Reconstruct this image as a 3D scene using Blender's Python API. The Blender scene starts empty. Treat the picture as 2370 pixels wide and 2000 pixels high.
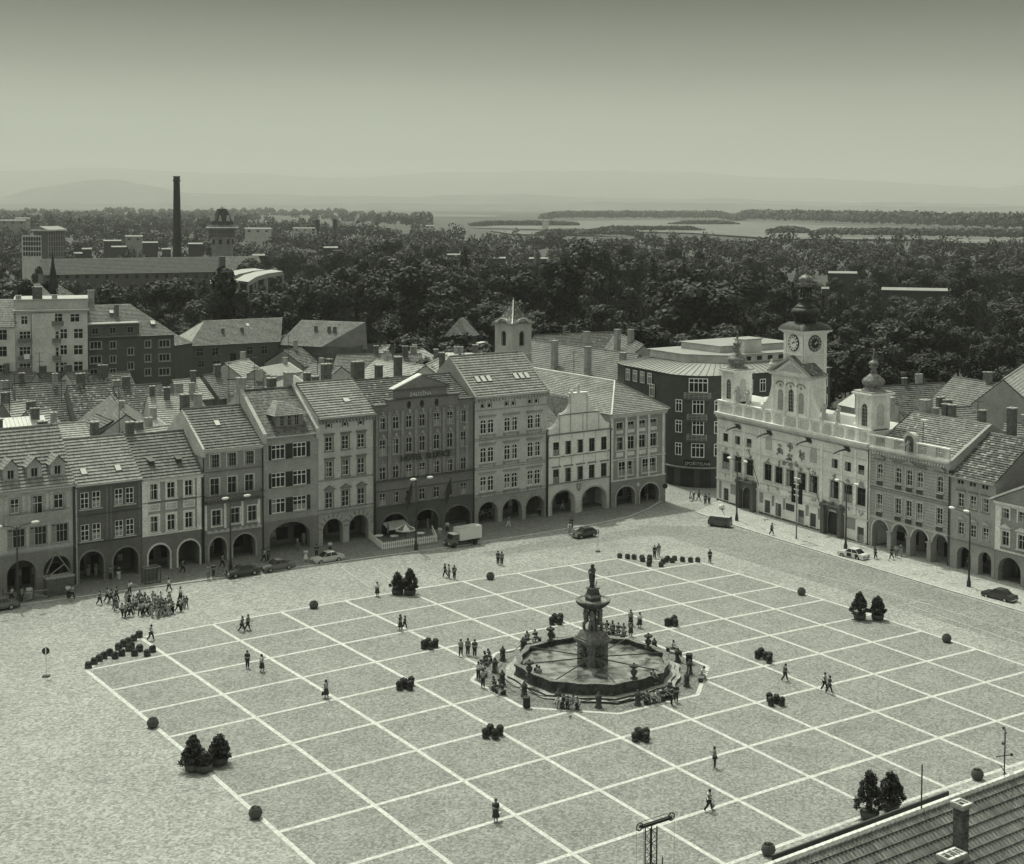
import bpy, bmesh, math, random
import numpy as np
from mathutils import Vector, Matrix
R = math.radians
sc = bpy.context.scene
COL = sc.collection
random.seed(7)

# ------------------------------------------------------------------ camera
cam_d = bpy.data.cameras.new("camera")
cam = bpy.data.objects.new("camera", cam_d); COL.objects.link(cam); sc.camera = cam
FPX, YAW, PITCH, ROLL = 3299.29, -0.63209, R(-3.0), R(0.3)
CAM = Vector((-83.097, -109.617, 45.851))
cy_, sy_, cp_, sp_ = math.cos(YAW), math.sin(YAW), math.cos(PITCH), math.sin(PITCH)
F_ = Vector((-sy_*cp_, cy_*cp_, sp_)); r0 = Vector((cy_, sy_, 0)); u0 = r0.cross(F_)
R_ = r0*math.cos(ROLL) + u0*math.sin(ROLL); U_ = -r0*math.sin(ROLL) + u0*math.cos(ROLL)
cam.matrix_world = Matrix(((R_.x, U_.x, -F_.x, CAM.x), (R_.y, U_.y, -F_.y, CAM.y), (R_.z, U_.z, -F_.z, CAM.z), (0, 0, 0, 1)))
cam_d.sensor_width = 36; cam_d.lens = 36*FPX/2370
cam_d.shift_x = -137.4/2370; cam_d.shift_y = -354.17/2370
cam_d.clip_start = 1; cam_d.clip_end = 60000

# ------------------------------------------------------------------ light
SUN_EL, SUN_AZ = R(62.5), R(8)          # azimuth measured from +Y towards +X
TINT = (0.935, 1.0, 0.80)
w = bpy.data.worlds.new("World"); sc.world = w; w.use_nodes = True
nt = w.node_tree; nt.nodes.clear()
out = nt.nodes.new("ShaderNodeOutputWorld"); bg = nt.nodes.new("ShaderNodeBackground")
sky = nt.nodes.new("ShaderNodeTexSky"); sky.sky_type = 'NISHITA'; sky.sun_disc = False
sky.sun_elevation = SUN_EL; sky.sun_rotation = SUN_AZ; sky.dust_density = 3.0; sky.air_density = 1.2
bw = nt.nodes.new("ShaderNodeRGBToBW"); mul = nt.nodes.new("ShaderNodeMix"); mul.data_type = 'RGBA'; mul.blend_type = 'MULTIPLY'
mul.inputs[0].default_value = 1.0; mul.inputs[7].default_value = (*TINT, 1)
tc = nt.nodes.new("ShaderNodeTexCoord"); sp = nt.nodes.new("ShaderNodeSeparateXYZ"); rp = nt.nodes.new("ShaderNodeValToRGB")
mr = nt.nodes.new("ShaderNodeMapRange"); mr.inputs[1].default_value = 0.0; mr.inputs[2].default_value = 0.4
els = rp.color_ramp.elements      # the haze near the horizon is bright, the sky above it darker
els[0].position = 0.0; els[0].color = (.9, .9, .9, 1)
els[1].position = 1.0; els[1].color = (1.3, 1.3, 1.3, 1)
for p_, v_ in ((0.06, .78), (0.14, .55), (.24, .22), (.36, .0), (.55, .25)):
    e = els.new(p_); e.color = (v_, v_, v_, 1)
m2 = nt.nodes.new("ShaderNodeMath"); m2.operation = 'MULTIPLY'
L = nt.links
L.new(tc.outputs['Generated'], sp.inputs[0]); L.new(sp.outputs['Z'], mr.inputs[0]); L.new(mr.outputs[0], rp.inputs[0])
L.new(sky.outputs[0], bw.inputs[0]); L.new(bw.outputs[0], m2.inputs[0]); L.new(rp.outputs[0], m2.inputs[1])
wn_ = nt.nodes.new('ShaderNodeTexNoise'); wn_.inputs['Scale'].default_value = 7; wn_.inputs['Detail'].default_value = 7; wm0 = nt.nodes.new('ShaderNodeMapping'); wm0.inputs['Scale'].default_value = (1, 1, 5)
wr_ = nt.nodes.new('ShaderNodeMapRange'); wr_.inputs[3].default_value = .9; wr_.inputs[4].default_value = 1.1; m4 = nt.nodes.new('ShaderNodeMath'); m4.operation = 'MULTIPLY'
L.new(tc.outputs['Generated'], wm0.inputs[0]); L.new(wm0.outputs[0], wn_.inputs['Vector']); L.new(wn_.outputs['Fac'], wr_.inputs[0]); L.new(wr_.outputs[0], m4.inputs[1]); L.new(m2.outputs[0], m4.inputs[0])
L.new(m4.outputs[0], mul.inputs[6]); L.new(mul.outputs[2], bg.inputs[0]); L.new(bg.outputs[0], out.inputs[0])
bg.inputs[1].default_value = 0.15
sl = bpy.data.lights.new("sun", 'SUN'); so = bpy.data.objects.new("sun", sl); COL.objects.link(so)
sl.energy = 2.45; sl.angle = R(0.6); sl.color = (0.955, 1.0, 0.82)
sd = Vector((math.sin(SUN_AZ)*math.cos(SUN_EL), math.cos(SUN_AZ)*math.cos(SUN_EL), math.sin(SUN_EL)))
so.rotation_euler = sd.to_track_quat('Z', 'Y').to_euler(); so.location = (0, 0, 200)
vs = sc.view_settings; vs.view_transform = 'Standard'; vs.look = 'None'; vs.exposure = 0.12; vs.gamma = 1.0
sc.cycles.volume_bounces = 0; sc.cycles.max_bounces = 6; sc.cycles.diffuse_bounces = 3
sc.cycles.transparent_max_bounces = 8; sc.cycles.caustics_reflective = False; sc.cycles.caustics_refractive = False

# ------------------------------------------------------------------ terrain height and picture rays (used to set things on the ground)
def sat(u):
    u2 = np.minimum(u*u, 1.6); return u2*(1.25-u2*0.390625)
def gz(x, y):
    return float(-0.52298*sat(x/40)-0.58906*sat(y/40)-0.0168*70*np.tanh((x*0.8066-y*0.5911)/70))
def ray(px, py):
    return R_*((px-1185-137.4)/FPX) + U_*(-(py-1000+354.17)/FPX) + F_
def G(px, py, h=0.0):
    """ground point seen at photo pixel px,py"""
    d = ray(px, py); t = -CAM.z/d.z
    for _ in range(30):
        p = CAM+d*t; t = (gz(p.x, p.y)+h-CAM.z)/d.z
    return CAM+d*t
def P(px, py, z):
    d = ray(px, py); return CAM+d*((z-CAM.z)/d.z)
def PD(px, py, D):
    d = ray(px, py); return CAM+d*(D/math.hypot(d.x, d.y))

# ------------------------------------------------------------------ materials
MATS = {}
def mat(name, v, amp=.15, scale=3.0, rough=.85, bump=0.0, spec=.3, fine=0.0, metal=0.0, coord='Object', bdist=.03):
    """grey procedural material: base value v, mottled by noise"""
    if name in MATS: return MATS[name]
    m = bpy.data.materials.new(name); m.use_nodes = True; n = m.node_tree; b = n.nodes['Principled BSDF']
    b.inputs['Roughness'].default_value = rough; b.inputs['Specular IOR Level'].default_value = spec
    b.inputs['Metallic'].default_value = metal
    t = n.nodes.new('ShaderNodeTexCoord'); no = n.nodes.new('ShaderNodeTexNoise')
    no.inputs['Scale'].default_value = 1/scale; no.inputs['Detail'].default_value = 6; no.inputs['Roughness'].default_value = .65
    n.links.new(t.outputs[coord], no.inputs['Vector'])
    r = n.nodes.new('ShaderNodeValToRGB'); r.color_ramp.elements[0].position = .3; r.color_ramp.elements[1].position = .7
    a, c = v*(1-amp), min(1, v*(1+amp))
    r.color_ramp.elements[0].color = (a, a, a, 1); r.color_ramp.elements[1].color = (c, c, c, 1)
    n.links.new(no.outputs['Fac'], r.inputs[0]); src = r.outputs[0]
    if fine:
        n2 = n.nodes.new('ShaderNodeTexNoise'); n2.inputs['Scale'].default_value = 4.5; n2.inputs['Detail'].default_value = 2
        n.links.new(t.outputs[coord], n2.inputs['Vector'])
        mp = n.nodes.new('ShaderNodeMapRange'); mp.inputs[1].default_value = .3; mp.inputs[2].default_value = .7
        mp.inputs[3].default_value = 1-fine; mp.inputs[4].default_value = 1+fine
        mx = n.nodes.new('ShaderNodeMix'); mx.data_type = 'RGBA'; mx.blend_type = 'MULTIPLY'; mx.inputs[0].default_value = 1
        n.links.new(n2.outputs['Fac'], mp.inputs[0]); n.links.new(src, mx.inputs[6]); n.links.new(mp.outputs[0], mx.inputs[7]); src = mx.outputs[2]
    n.links.new(src, b.inputs['Base Color'])
    if bump:
        bp = n.nodes.new('ShaderNodeBump'); bp.inputs['Strength'].default_value = bump; bp.inputs['Distance'].default_value = bdist
        n3 = n.nodes.new('ShaderNodeTexNoise'); n3.inputs['Scale'].default_value = 6; n3.inputs['Detail'].default_value = 4
        n.links.new(t.outputs[coord], n3.inputs['Vector']); n.links.new(n3.outputs['Fac'], bp.inputs['Height']); n.links.new(bp.outputs[0], b.inputs['Normal'])
    MATS[name] = m; return m

def tile_mat(name, v, var=.35, old=0.0, w=.22, h=.36):
    """roof tiles: UV in metres, tone varies tile by tile"""
    if name in MATS: return MATS[name]
    m = bpy.data.materials.new(name); m.use_nodes = True; n = m.node_tree; b = n.nodes['Principled BSDF']
    b.inputs['Roughness'].default_value = .8; b.inputs['Specular IOR Level'].default_value = .35
    t = n.nodes.new('ShaderNodeTexCoord'); br = n.nodes.new('ShaderNodeTexBrick')
    br.inputs['Scale'].default_value = 1; br.inputs['Brick Width'].default_value = w; br.inputs['Row Height'].default_value = h
    br.inputs['Mortar Size'].default_value = .012; br.inputs['Bias'].default_value = 0.0
    lo, hi = v*(1-var), v*(1+var)
    br.inputs['Color1'].default_value = (lo, lo, lo, 1); br.inputs['Color2'].default_value = (hi, hi, hi, 1); br.inputs['Mortar'].default_value = (v*.45,)*3+(1,)
    n.links.new(t.outputs['UV'], br.inputs['Vector'])
    no = n.nodes.new('ShaderNodeTexNoise'); no.inputs['Scale'].default_value = .35; no.inputs['Detail'].default_value = 6; no.inputs['Roughness'].default_value = .7
    n.links.new(t.outputs['UV'], no.inputs['Vector'])
    mp = n.nodes.new('ShaderNodeMapRange'); mp.inputs[1].default_value = .3; mp.inputs[2].default_value = .7; mp.inputs[3].default_value = .72; mp.inputs[4].default_value = 1.28
    n.links.new(no.outputs['Fac'], mp.inputs[0])
    mx = n.nodes.new('ShaderNodeMix'); mx.data_type = 'RGBA'; mx.blend_type = 'MULTIPLY'; mx.inputs[0].default_value = 1
    n.links.new(br.outputs['Color'], mx.inputs[6]); n.links.new(mp.outputs[0], mx.inputs[7]); src = mx.outputs[2]
    if old:      # single replaced tiles that stand out pale
        wn = n.nodes.new('ShaderNodeTexWhiteNoise'); wn.noise_dimensions = '2D'
        sn = n.nodes.new('ShaderNodeVectorMath'); sn.operation = 'SNAP'; sn.inputs[1].default_value = (w*1.6, h, 1)
        n.links.new(t.outputs['UV'], sn.inputs[0]); n.links.new(sn.outputs[0], wn.inputs['Vector'])
        gt = n.nodes.new('ShaderNodeMath'); gt.operation = 'GREATER_THAN'; gt.inputs[1].default_value = 1-old; n.links.new(wn.outputs['Value'], gt.inputs[0])
        m3 = n.nodes.new('ShaderNodeMix'); m3.data_type = 'RGBA'; n.links.new(gt.outputs[0], m3.inputs[0]); n.links.new(src, m3.inputs[6]); m3.inputs[7].default_value = (v*1.4+.14,)*3+(1,); src = m3.outputs[2]
    n.links.new(src, b.inputs['Base Color']); MATS[name] = m; return m

def cobble_mat(name, v, cell=.16, var=.35, patch=.12, pscale=9.0):
    m = bpy.data.materials.new(name); m.use_nodes = True; n = m.node_tree; b = n.nodes['Principled BSDF']
    b.inputs['Roughness'].default_value = .75; b.inputs['Specular IOR Level'].default_value = .4
    t = n.nodes.new('ShaderNodeTexCoord'); vo = n.nodes.new('ShaderNodeTexVoronoi'); vo.inputs['Scale'].default_value = 1/cell
    n.links.new(t.outputs['Object'], vo.inputs['Vector'])
    s = n.nodes.new('ShaderNodeSeparateColor'); n.links.new(vo.outputs['Color'], s.inputs[0])
    mp = n.nodes.new('ShaderNodeMapRange'); mp.inputs[3].default_value = v*(1-var); mp.inputs[4].default_value = v*(1+var); n.links.new(s.outputs[0], mp.inputs[0])
    val = mp.outputs[0]
    for sc_, a_ in ((1/pscale, patch), (.55, .05), (3.6, .26)):
        no = n.nodes.new('ShaderNodeTexNoise'); no.inputs['Scale'].default_value = sc_; no.inputs['Detail'].default_value = 5; no.inputs['Roughness'].default_value = .7
        n.links.new(t.outputs['Object'], no.inputs['Vector'])
        q = n.nodes.new('ShaderNodeMapRange'); q.inputs[1].default_value = .3; q.inputs[2].default_value = .7; q.inputs[3].default_value = 1-a_; q.inputs[4].default_value = 1+a_
        n.links.new(no.outputs['Fac'], q.inputs[0]); k = n.nodes.new('ShaderNodeMath'); k.operation = 'MULTIPLY'; n.links.new(val, k.inputs[0]); n.links.new(q.outputs[0], k.inputs[1]); val = k.outputs[0]
    n.links.new(val, b.inputs['Base Color'])
    ve = n.nodes.new('ShaderNodeTexVoronoi'); ve.feature = 'DISTANCE_TO_EDGE'; ve.inputs['Scale'].default_value = 1/cell; n.links.new(t.outputs['Object'], ve.inputs['Vector'])
    bp = n.nodes.new('ShaderNodeBump'); bp.inputs['Strength'].default_value = .6; bp.inputs['Distance'].default_value = .02
    n.links.new(ve.outputs['Distance'], bp.inputs['Height']); n.links.new(bp.outputs[0], b.inputs['Normal'])
    MATS[name] = m; return m

M = lambda v, amp=.2, **k: mat('plaster_%03d' % int(v*1000), min(.85, v*(.85+1.1*v)), amp, scale=2.6, fine=.17, bump=.35, **k)
DARKM = mat('dark_iron', .035, .2, rough=.5, spec=.5)
GLASS = mat('window_glass', .02, .6, scale=.7, rough=.15, spec=.2)
WHITE = mat('white_paint', .9, .06, rough=.5)
WOODD = mat('dark_wood', .07, .3)
STONE = mat('grey_stone', .2, .3, scale=1.2, fine=.25, bump=.5)
DSTONE = mat('weathered_stone', .085, .45, scale=.7, fine=.3, bump=.6)
ZINC = mat('zinc_sheet', .5, .18, rough=.4, spec=.5)
BRICK = mat('chimney_brick', .13, .35, scale=.5, fine=.3)
PLCH = mat('plastered_chimney', .36, .3, scale=.8, fine=.2)
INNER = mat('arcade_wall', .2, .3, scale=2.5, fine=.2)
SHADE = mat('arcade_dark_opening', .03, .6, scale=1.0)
CURT = mat('curtain', .3, .35, scale=.25)

# ------------------------------------------------------------------ object helpers
def tag(o, label=None, cat=None, group=None, kind=None):
    if label: o['label'] = label
    if cat: o['category'] = cat
    if group: o['group'] = group
    if kind: o['kind'] = kind
    return o
def empty(name, loc=(0, 0, 0), rz=0.0, label=None, cat=None, group=None):
    o = bpy.data.objects.new(name, None); COL.objects.link(o); o.location = loc; o.rotation_euler = (0, 0, rz)
    o.empty_display_size = .3
    return tag(o, label, cat, group)
def copy_tree(o, parent=None):
    c = o.copy(); COL.objects.link(c); c.parent = parent
    for ch in o.children: copy_tree(ch, c)
    return c
class MB:
    """collects faces; build() links them as one mesh object"""
    def __init__(s): s.v = []; s.f = []; s.m = []; s.uv = {}; s.mats = []; s.sm = set(); s.T = None
    def mi(s, m):
        if m is None: return 0
        if m not in s.mats: s.mats.append(m)
        return s.mats.index(m)
    def add(s, vs, fs, m=None, uvs=None, smooth=False):
        k = len(s.v); i = s.mi(m)
        for p in vs:
            p = Vector(p); s.v.append(tuple(s.T @ p) if s.T else tuple(p))
        for n, f in enumerate(fs):
            if uvs: s.uv[len(s.f)] = uvs[n]
            if smooth: s.sm.add(len(s.f))
            s.f.append(tuple(k+a for a in f)); s.m.append(i)
        return s
    def box(s, x0, x1, y0, y1, z0, z1, m=None):
        return s.add([(x0, y0, z0), (x1, y0, z0), (x1, y1, z0), (x0, y1, z0), (x0, y0, z1), (x1, y0, z1), (x1, y1, z1), (x0, y1, z1)],
                     [(0, 3, 2, 1), (4, 5, 6, 7), (0, 1, 5, 4), (1, 2, 6, 5), (2, 3, 7, 6), (3, 0, 4, 7)], m)
    def taper(s, cx, cy, z0, z1, a0, b0, a1, b1, m=None):
        return s.add([(cx-a0, cy-b0, z0), (cx+a0, cy-b0, z0), (cx+a0, cy+b0, z0), (cx-a0, cy+b0, z0), (cx-a1, cy-b1, z1), (cx+a1, cy-b1, z1), (cx+a1, cy+b1, z1), (cx-a1, cy+b1, z1)],
                     [(0, 3, 2, 1), (4, 5, 6, 7), (0, 1, 5, 4), (1, 2, 6, 5), (2, 3, 7, 6), (3, 0, 4, 7)], m)
    def quad(s, a, b, c, d, m=None): return s.add([a, b, c, d], [(0, 1, 2, 3)], m)
    def prism_y(s, pts, y0, y1, m=None):
        """polygon pts (x,z) extruded along y"""
        n = len(pts)
        return s.add([(x, y0, z) for x, z in pts]+[(x, y1, z) for x, z in pts],
                     [tuple(range(n)), tuple(range(2*n-1, n-1, -1))]+[(i, i+n, (i+1) % n+n, (i+1) % n) for i in range(n)], m)
    def prism_x(s, pts, x0, x1, m=None):
        """polygon pts (y,z) extruded along x"""
        n = len(pts)
        return s.add([(x0, y, z) for y, z in pts]+[(x1, y, z) for y, z in pts],
                     [tuple(range(n-1, -1, -1)), tuple(range(n, 2*n))]+[(i, (i+1) % n, (i+1) % n+n, i+n) for i in range(n)], m)
    def prism_z(s, pts, z0, z1, m=None):
        n = len(pts)
        return s.add([(x, y, z0) for x, y in pts]+[(x, y, z1) for x, y in pts],
                     [tuple(range(n-1, -1, -1)), tuple(range(n, 2*n))]+[(i, (i+1) % n, (i+1) % n+n, i+n) for i in range(n)], m)
    def lathe(s, prof, cx=0, cy=0, n=16, m=None, smooth=True, sq=0.0, rot=0.0):
        """prof = [(r,z)...]; sq>0 squares the plan"""
        vs = []
        for r_, z_ in prof:
            for k in range(n):
                a = rot+2*math.pi*k/n; q = r_
                if sq: q = r_/max(abs(math.cos(a-rot)), abs(math.sin(a-rot)))*sq+r_*(1-sq)
                vs.append((cx+q*math.cos(a), cy+q*math.sin(a), z_))
        fs = []
        for j in range(len(prof)-1):
            for k in range(n): fs.append((j*n+k, j*n+(k+1) % n, (j+1)*n+(k+1) % n, (j+1)*n+k))
        s.add(vs, fs, m, smooth=smooth)
        k0 = len(s.v)-n; s.add([], [], m)
        s.f.append(tuple(k0+i for i in range(n))); s.m.append(s.mi(m))
        return s
    def tube(s, pts, r, m=None, n=6, r1=None):
        pts = [Vector(p) for p in pts]; vs = []
        for i, p in enumerate(pts):
            d = (pts[min(i+1, len(pts)-1)]-pts[max(i-1, 0)]).normalized()
            a = d.cross(Vector((0, 0, 1))); a = a.normalized() if a.length > 1e-3 else Vector((1, 0, 0)); b = d.cross(a)
            rr = r if r1 is None else r+(r1-r)*i/(len(pts)-1)
            for k in range(n): vs.append(p+a*math.cos(2*math.pi*k/n)*rr+b*math.sin(2*math.pi*k/n)*rr)
        fs = [(i*n+k, i*n+(k+1) % n, (i+1)*n+(k+1) % n, (i+1)*n+k) for i in range(len(pts)-1) for k in range(n)]
        fs += [tuple(range(n-1, -1, -1)), tuple((len(pts)-1)*n+k for k in range(n))]
        return s.add(vs, fs, m, smooth=False)
    def ball(s, c, r, m=None, n=10, k=6, sz=1.0):
        prof = [(max(.001, r*math.sin(math.pi*j/k)), c[2]-r*sz*math.cos(math.pi*j/k)) for j in range(k+1)]
        return s.lathe(prof, c[0], c[1], n, m)
    def slope(s, a, b, c, d, m, row=.36, lip=.05):
        """tiled roof slope: eave a->b, ridge d->c (above a, b); real steps row by row"""
        a, b, c, d = map(Vector, (a, b, c, d))
        ln = max((d-a).length, (c-b).length); n = max(2, int(ln/row)); nrm = (b-a).cross(d-a).normalized()
        if nrm.z < 0: nrm = -nrm
        ux = (b-a).normalized()
        for i in range(n):
            t0, t1 = i/n, (i+1)/n
            p0, q0, p1, q1 = a.lerp(d, t0)+nrm*lip, b.lerp(c, t0)+nrm*lip, a.lerp(d, t1), b.lerp(c, t1)
            e0, g0 = a.lerp(d, t0), b.lerp(c, t0)
            U = lambda p, t: ((p-a).dot(ux), t*ln)
            s.add([p0, q0, q1, p1], [(0, 1, 2, 3)], m, [[U(p0, t0), U(q0, t0), U(q1, t1-.001), U(p1, t1-.001)]])
            s.add([e0, g0, q0, p0], [(0, 1, 2, 3)], m, [[U(e0, t0), U(g0, t0), U(q0, t0+.001), U(p0, t0+.001)]])
        return s
    def mesh(s, name='mesh'):
        me = bpy.data.meshes.new(name); me.from_pydata(s.v, [], s.f)
        for m in s.mats: me.materials.append(m)
        if len(s.mats) > 1: me.polygons.foreach_set('material_index', s.m)
        if s.uv:
            l = me.uv_layers.new(name='UVMap')
            for fi, uvs in s.uv.items():
                for k, li in enumerate(me.polygons[fi].loop_indices): l.data[li].uv = uvs[k]
        if s.sm:
            fl = [i in s.sm for i in range(len(s.f))]; me.polygons.foreach_set('use_smooth', fl)
        me.update(); return me
    def build(s, name, parent=None, loc=(0, 0, 0), rz=0.0, m=None):
        if m is not None and not s.mats: s.mats = [m]
        o = bpy.data.objects.new(name, s.mesh(name)); COL.objects.link(o); o.parent = parent; o.location = loc; o.rotation_euler = (0, 0, rz)
        return o
def link_mesh(name, me, parent=None, loc=(0, 0, 0), rz=0.0):
    o = bpy.data.objects.new(name, me); COL.objects.link(o); o.parent = parent; o.location = loc; o.rotation_euler = (0, 0, rz); return o
def text(body, size, mt, parent, loc, rot=(R(90), 0, 0), ext=.05, align='CENTER', name='lettering', bold=0.0):
    c = bpy.data.curves.new(name, 'FONT'); c.body = body; c.size = size; c.extrude = ext; c.align_x = align; c.offset = bold
    tmp = bpy.data.objects.new('tmp', c); COL.objects.link(tmp); bpy.context.view_layer.update()
    me = bpy.data.meshes.new_from_object(tmp.evaluated_get(bpy.context.evaluated_depsgraph_get())); bpy.data.objects.remove(tmp)
    me.materials.clear(); me.materials.append(mt); o = bpy.data.objects.new(name, me); COL.objects.link(o); o.parent = parent; o.location = loc; o.rotation_euler = rot
    return o
def boxes(parent, name, lst, m):
    """each box a part of its own"""
    for b in lst: q = MB(); q.box(*b, m); q.build(name, parent)
# ------------------------------------------------------------------ ground, square, pavements
CW, CH = 8.0, 7.36
def NL(s, y=0.0):                      # north front line: s metres along it, y behind it
    a = math.atan2(1.07, 60); return (s*math.cos(a)-y*math.sin(a), 62.1+s*math.sin(a)+y*math.cos(a))
NROT = math.atan2(1.07, 60)
def resample(pts, step=2.0):
    o = []
    for (x0, y0), (x1, y1) in zip(pts[:-1], pts[1:]):
        n = max(1, int(math.hypot(x1-x0, y1-y0)/step))
        o += [(x0+(x1-x0)*i/n, y0+(y1-y0)*i/n) for i in range(n)]
    return o+[pts[-1]]
def along(pts, n):
    d = [0.0]
    for (x0, y0), (x1, y1) in zip(pts[:-1], pts[1:]): d.append(d[-1]+math.hypot(x1-x0, y1-y0))
    o = []
    for k in range(n+1):
        t = d[-1]*k/n; i = 0
        while i < len(d)-2 and d[i+1] < t: i += 1
        f = (t-d[i])/max(1e-6, d[i+1]-d[i]); o.append((pts[i][0]+(pts[i+1][0]-pts[i][0])*f, pts[i][1]+(pts[i+1][1]-pts[i][1])*f))
    return o
def loft(mb, A, B, n, k, off, m=None):
    """sheet between polylines A and B, following the ground"""
    A, B = along(A, n), along(B, n); vs = []
    for a, b in zip(A, B):
        for j in range(k+1):
            x, y = a[0]+(b[0]-a[0])*j/k, a[1]+(b[1]-a[1])*j/k; vs.append((x, y, gz(x, y)+off))
    return mb.add(vs, [(i*(k+1)+j, i*(k+1)+j+1, (i+1)*(k+1)+j+1, (i+1)*(k+1)+j) for i in range(n) for j in range(k)], m)
xs = np.concatenate([[-30000, -12000, -5000, -2500, -1200, -600, -300, -150], np.arange(-110, 111, 4), [150, 300, 600, 1200, 2500, 5000, 12000, 30000]])
GM = mat('earth_and_grass', .055, .5, scale=60, fine=.3)
mb = MB(); n = len(xs)
mb.add([(x, y, gz(x, y)-.02) for x in xs for y in xs], [(i*n+j, (i+1)*n+j, (i+1)*n+j+1, i*n+j+1) for i in range(n-1) for j in range(n-1)], GM)
tag(mb.build('ground'), kind='structure')
ROADM = cobble_mat('road_cobbles', .275, .2, .38, .16, 14)
ROADD = cobble_mat('road_dark_setts', .21, .2, .4, .14, 12)
CELLM = cobble_mat('square_setts', .215, .17, .38, .14, 5)
LINEM = mat('white_stone_band', .52, .2, scale=.5, rough=.7, fine=.2)
PAVEM = cobble_mat('pavement_setts', .2, .14, .4, .12, 3)
PAVEL = cobble_mat('pale_pavement_mosaic', .38, .14, .35, .12, 3)
KERBM = mat('kerb_stone', .5, .2, scale=1.0)
mb = MB()
loft(mb, [(-82, -75), (90, -75)], [(-82, 84), (90, 84)], 86, 80, 0.0, ROADM)
tag(mb.build('road'), kind='structure')
# darker carriageway along the town hall, with faint old markings
mb = MB(); loft(mb, [(58.6, 44), (56.6, 16), (55.6, 2), (55, -60)], [(47, 52), (45.5, 16), (45, 2), (45, -60)], 50, 6, .005, ROADD)
tag(mb.build('road_carriageway'), kind='structure')
mb = MB(); loft(mb, [(18, 48.5), (32, 50.5), (47, 50), (56, 43)], [(18, 46), (31, 46), (44, 46), (49, 42)], 24, 4, .0065, ROADD)
tag(mb.build('road_dark_curve'), kind='structure')
mb = MB()
def cellpt(i, j): return (CW*(i-5), -CH*(j-5))
def sheet_tri(mb, pts, off, m, k=4):
    a, b, c = pts; loft(mb, [a, b], [a, c], k, k, off, m)
for i in range(10):
    for j in range(10):
        a, b, c, d = cellpt(i, j), cellpt(i+1, j), cellpt(i+1, j+1), cellpt(i, j+1)
        if (i, j) == (0, 0): loft(mb, [d, b], [d, c], 4, 4, .006, CELLM)
        elif (i, j) == (9, 0): loft(mb, [a, c], [a, d], 4, 4, .006, CELLM)
        elif (i, j) == (0, 9): loft(mb, [a, b], [a, c], 4, 4, .006, CELLM)
        elif (i, j) == (9, 9): loft(mb, [b, a], [b, d], 4, 4, .006, CELLM)
        else: loft(mb, [a, b], [d, c], 4, 4, .006, CELLM)
tag(mb.build('square_paving'), kind='structure')
OCT = [(11.1, 4.6), (4.6, 10.3), (-4.6, 10.3), (-11.1, 4.6), (-11.1, -4.2), (-4.7, -10.2), (4.6, -10.3), (11.0, -4.6)]
def strip(mb, a, b, wd, off, m):
    d = Vector((b[0]-a[0], b[1]-a[1])).normalized(); nx, ny = -d.y*wd/2, d.x*wd/2
    loft(mb, [(a[0]+nx, a[1]+ny), (b[0]+nx, b[1]+ny)], [(a[0]-nx, a[1]-ny), (b[0]-nx, b[1]-ny)], max(1, int(math.hypot(b[0]-a[0], b[1]-a[1])/2)), 1, off, m)
def inoct(x, y):
    return max(abs(x)*.93, abs(y), (abs(x)+abs(y))/1.52) < 10.25
mb = MB()
def cutline(a, b, off):
    # the bands stop at the octagon round the fountain
    n = 160; cur = None
    pts = [(a[0]+(b[0]-a[0])*k/n, a[1]+(b[1]-a[1])*k/n) for k in range(n+1)]
    for p in pts+[None]:
        ok = p is not None and not inoct(*p)
        if ok:
            if cur is None: cur = [p, p]
            cur[1] = p
        elif cur is not None:
            if cur[0] != cur[1]: strip(mb, cur[0], cur[1], .38, off, LINEM)
            cur = None
for i in range(11):
    j0, j1 = (1, 9) if i in (0, 10) else (0, 10)
    cutline(cellpt(i, j0), cellpt(i, j1), .012)
for j in range(11):
    i0, i1 = (1, 9) if j in (0, 10) else (0, 10)
    cutline(cellpt(i0, j), cellpt(i1, j), .016)
for a, b in ((cellpt(0, 1), cellpt(1, 0)), (cellpt(9, 0), cellpt(10, 1)), (cellpt(0, 9), cellpt(1, 10)), (cellpt(9, 10), cellpt(10, 9))): strip(mb, a, b, .38, .020, LINEM)
for k in range(8): strip(mb, OCT[k], OCT[(k+1) % 8], .4, .022+.003*(k % 2), LINEM)
tag(mb.build('square_white_bands'), kind='structure')
mb = MB(); ang = [R(22.5+45*k) for k in range(9)]
FCOB = cobble_mat('fountain_cobbles', .15, .13, .6, .25, 1.2)
cent = [(0.0, 0.0)]*2
for k in range(8):
    a, b = OCT[k], OCT[(k+1) % 8]; loft(mb, [(a[0]*.985, a[1]*.985), (b[0]*.985, b[1]*.985)], [(a[0]*.5, a[1]*.5), (b[0]*.5, b[1]*.5)], 5, 4, .013, FCOB)
tag(mb.build('fountain_cobble_ring'), kind='structure')
# faint old parking marks on the road
mb = MB(); OLD = mat('worn_white_mark', .42, .25, scale=.5)
for q in (((1520, 1262), (1370, 1238)),):
    pass
for a, b in (((275, 1428), (312, 1449)), ((790, 1313), (855, 1358)), ((862, 1310), (908, 1345)), ((1060, 1310), (1082, 1323)), ((2062, 1405), (2125, 1392)), ((1830, 1316), (2125, 1392)), ((2125, 1392), (2370, 1468)), ((1945, 1338), (2075, 1376)), ((2100, 1400), (2370, 1492)), ((60, 1478), (110, 1455)), ((2278, 1393), (2345, 1411))):
    A, B = G(*a), G(*b); strip(mb, (A.x, A.y), (B.x, B.y), .13, .011, OLD)
tag(mb.build('road_old_marks'), kind='structure')
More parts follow.
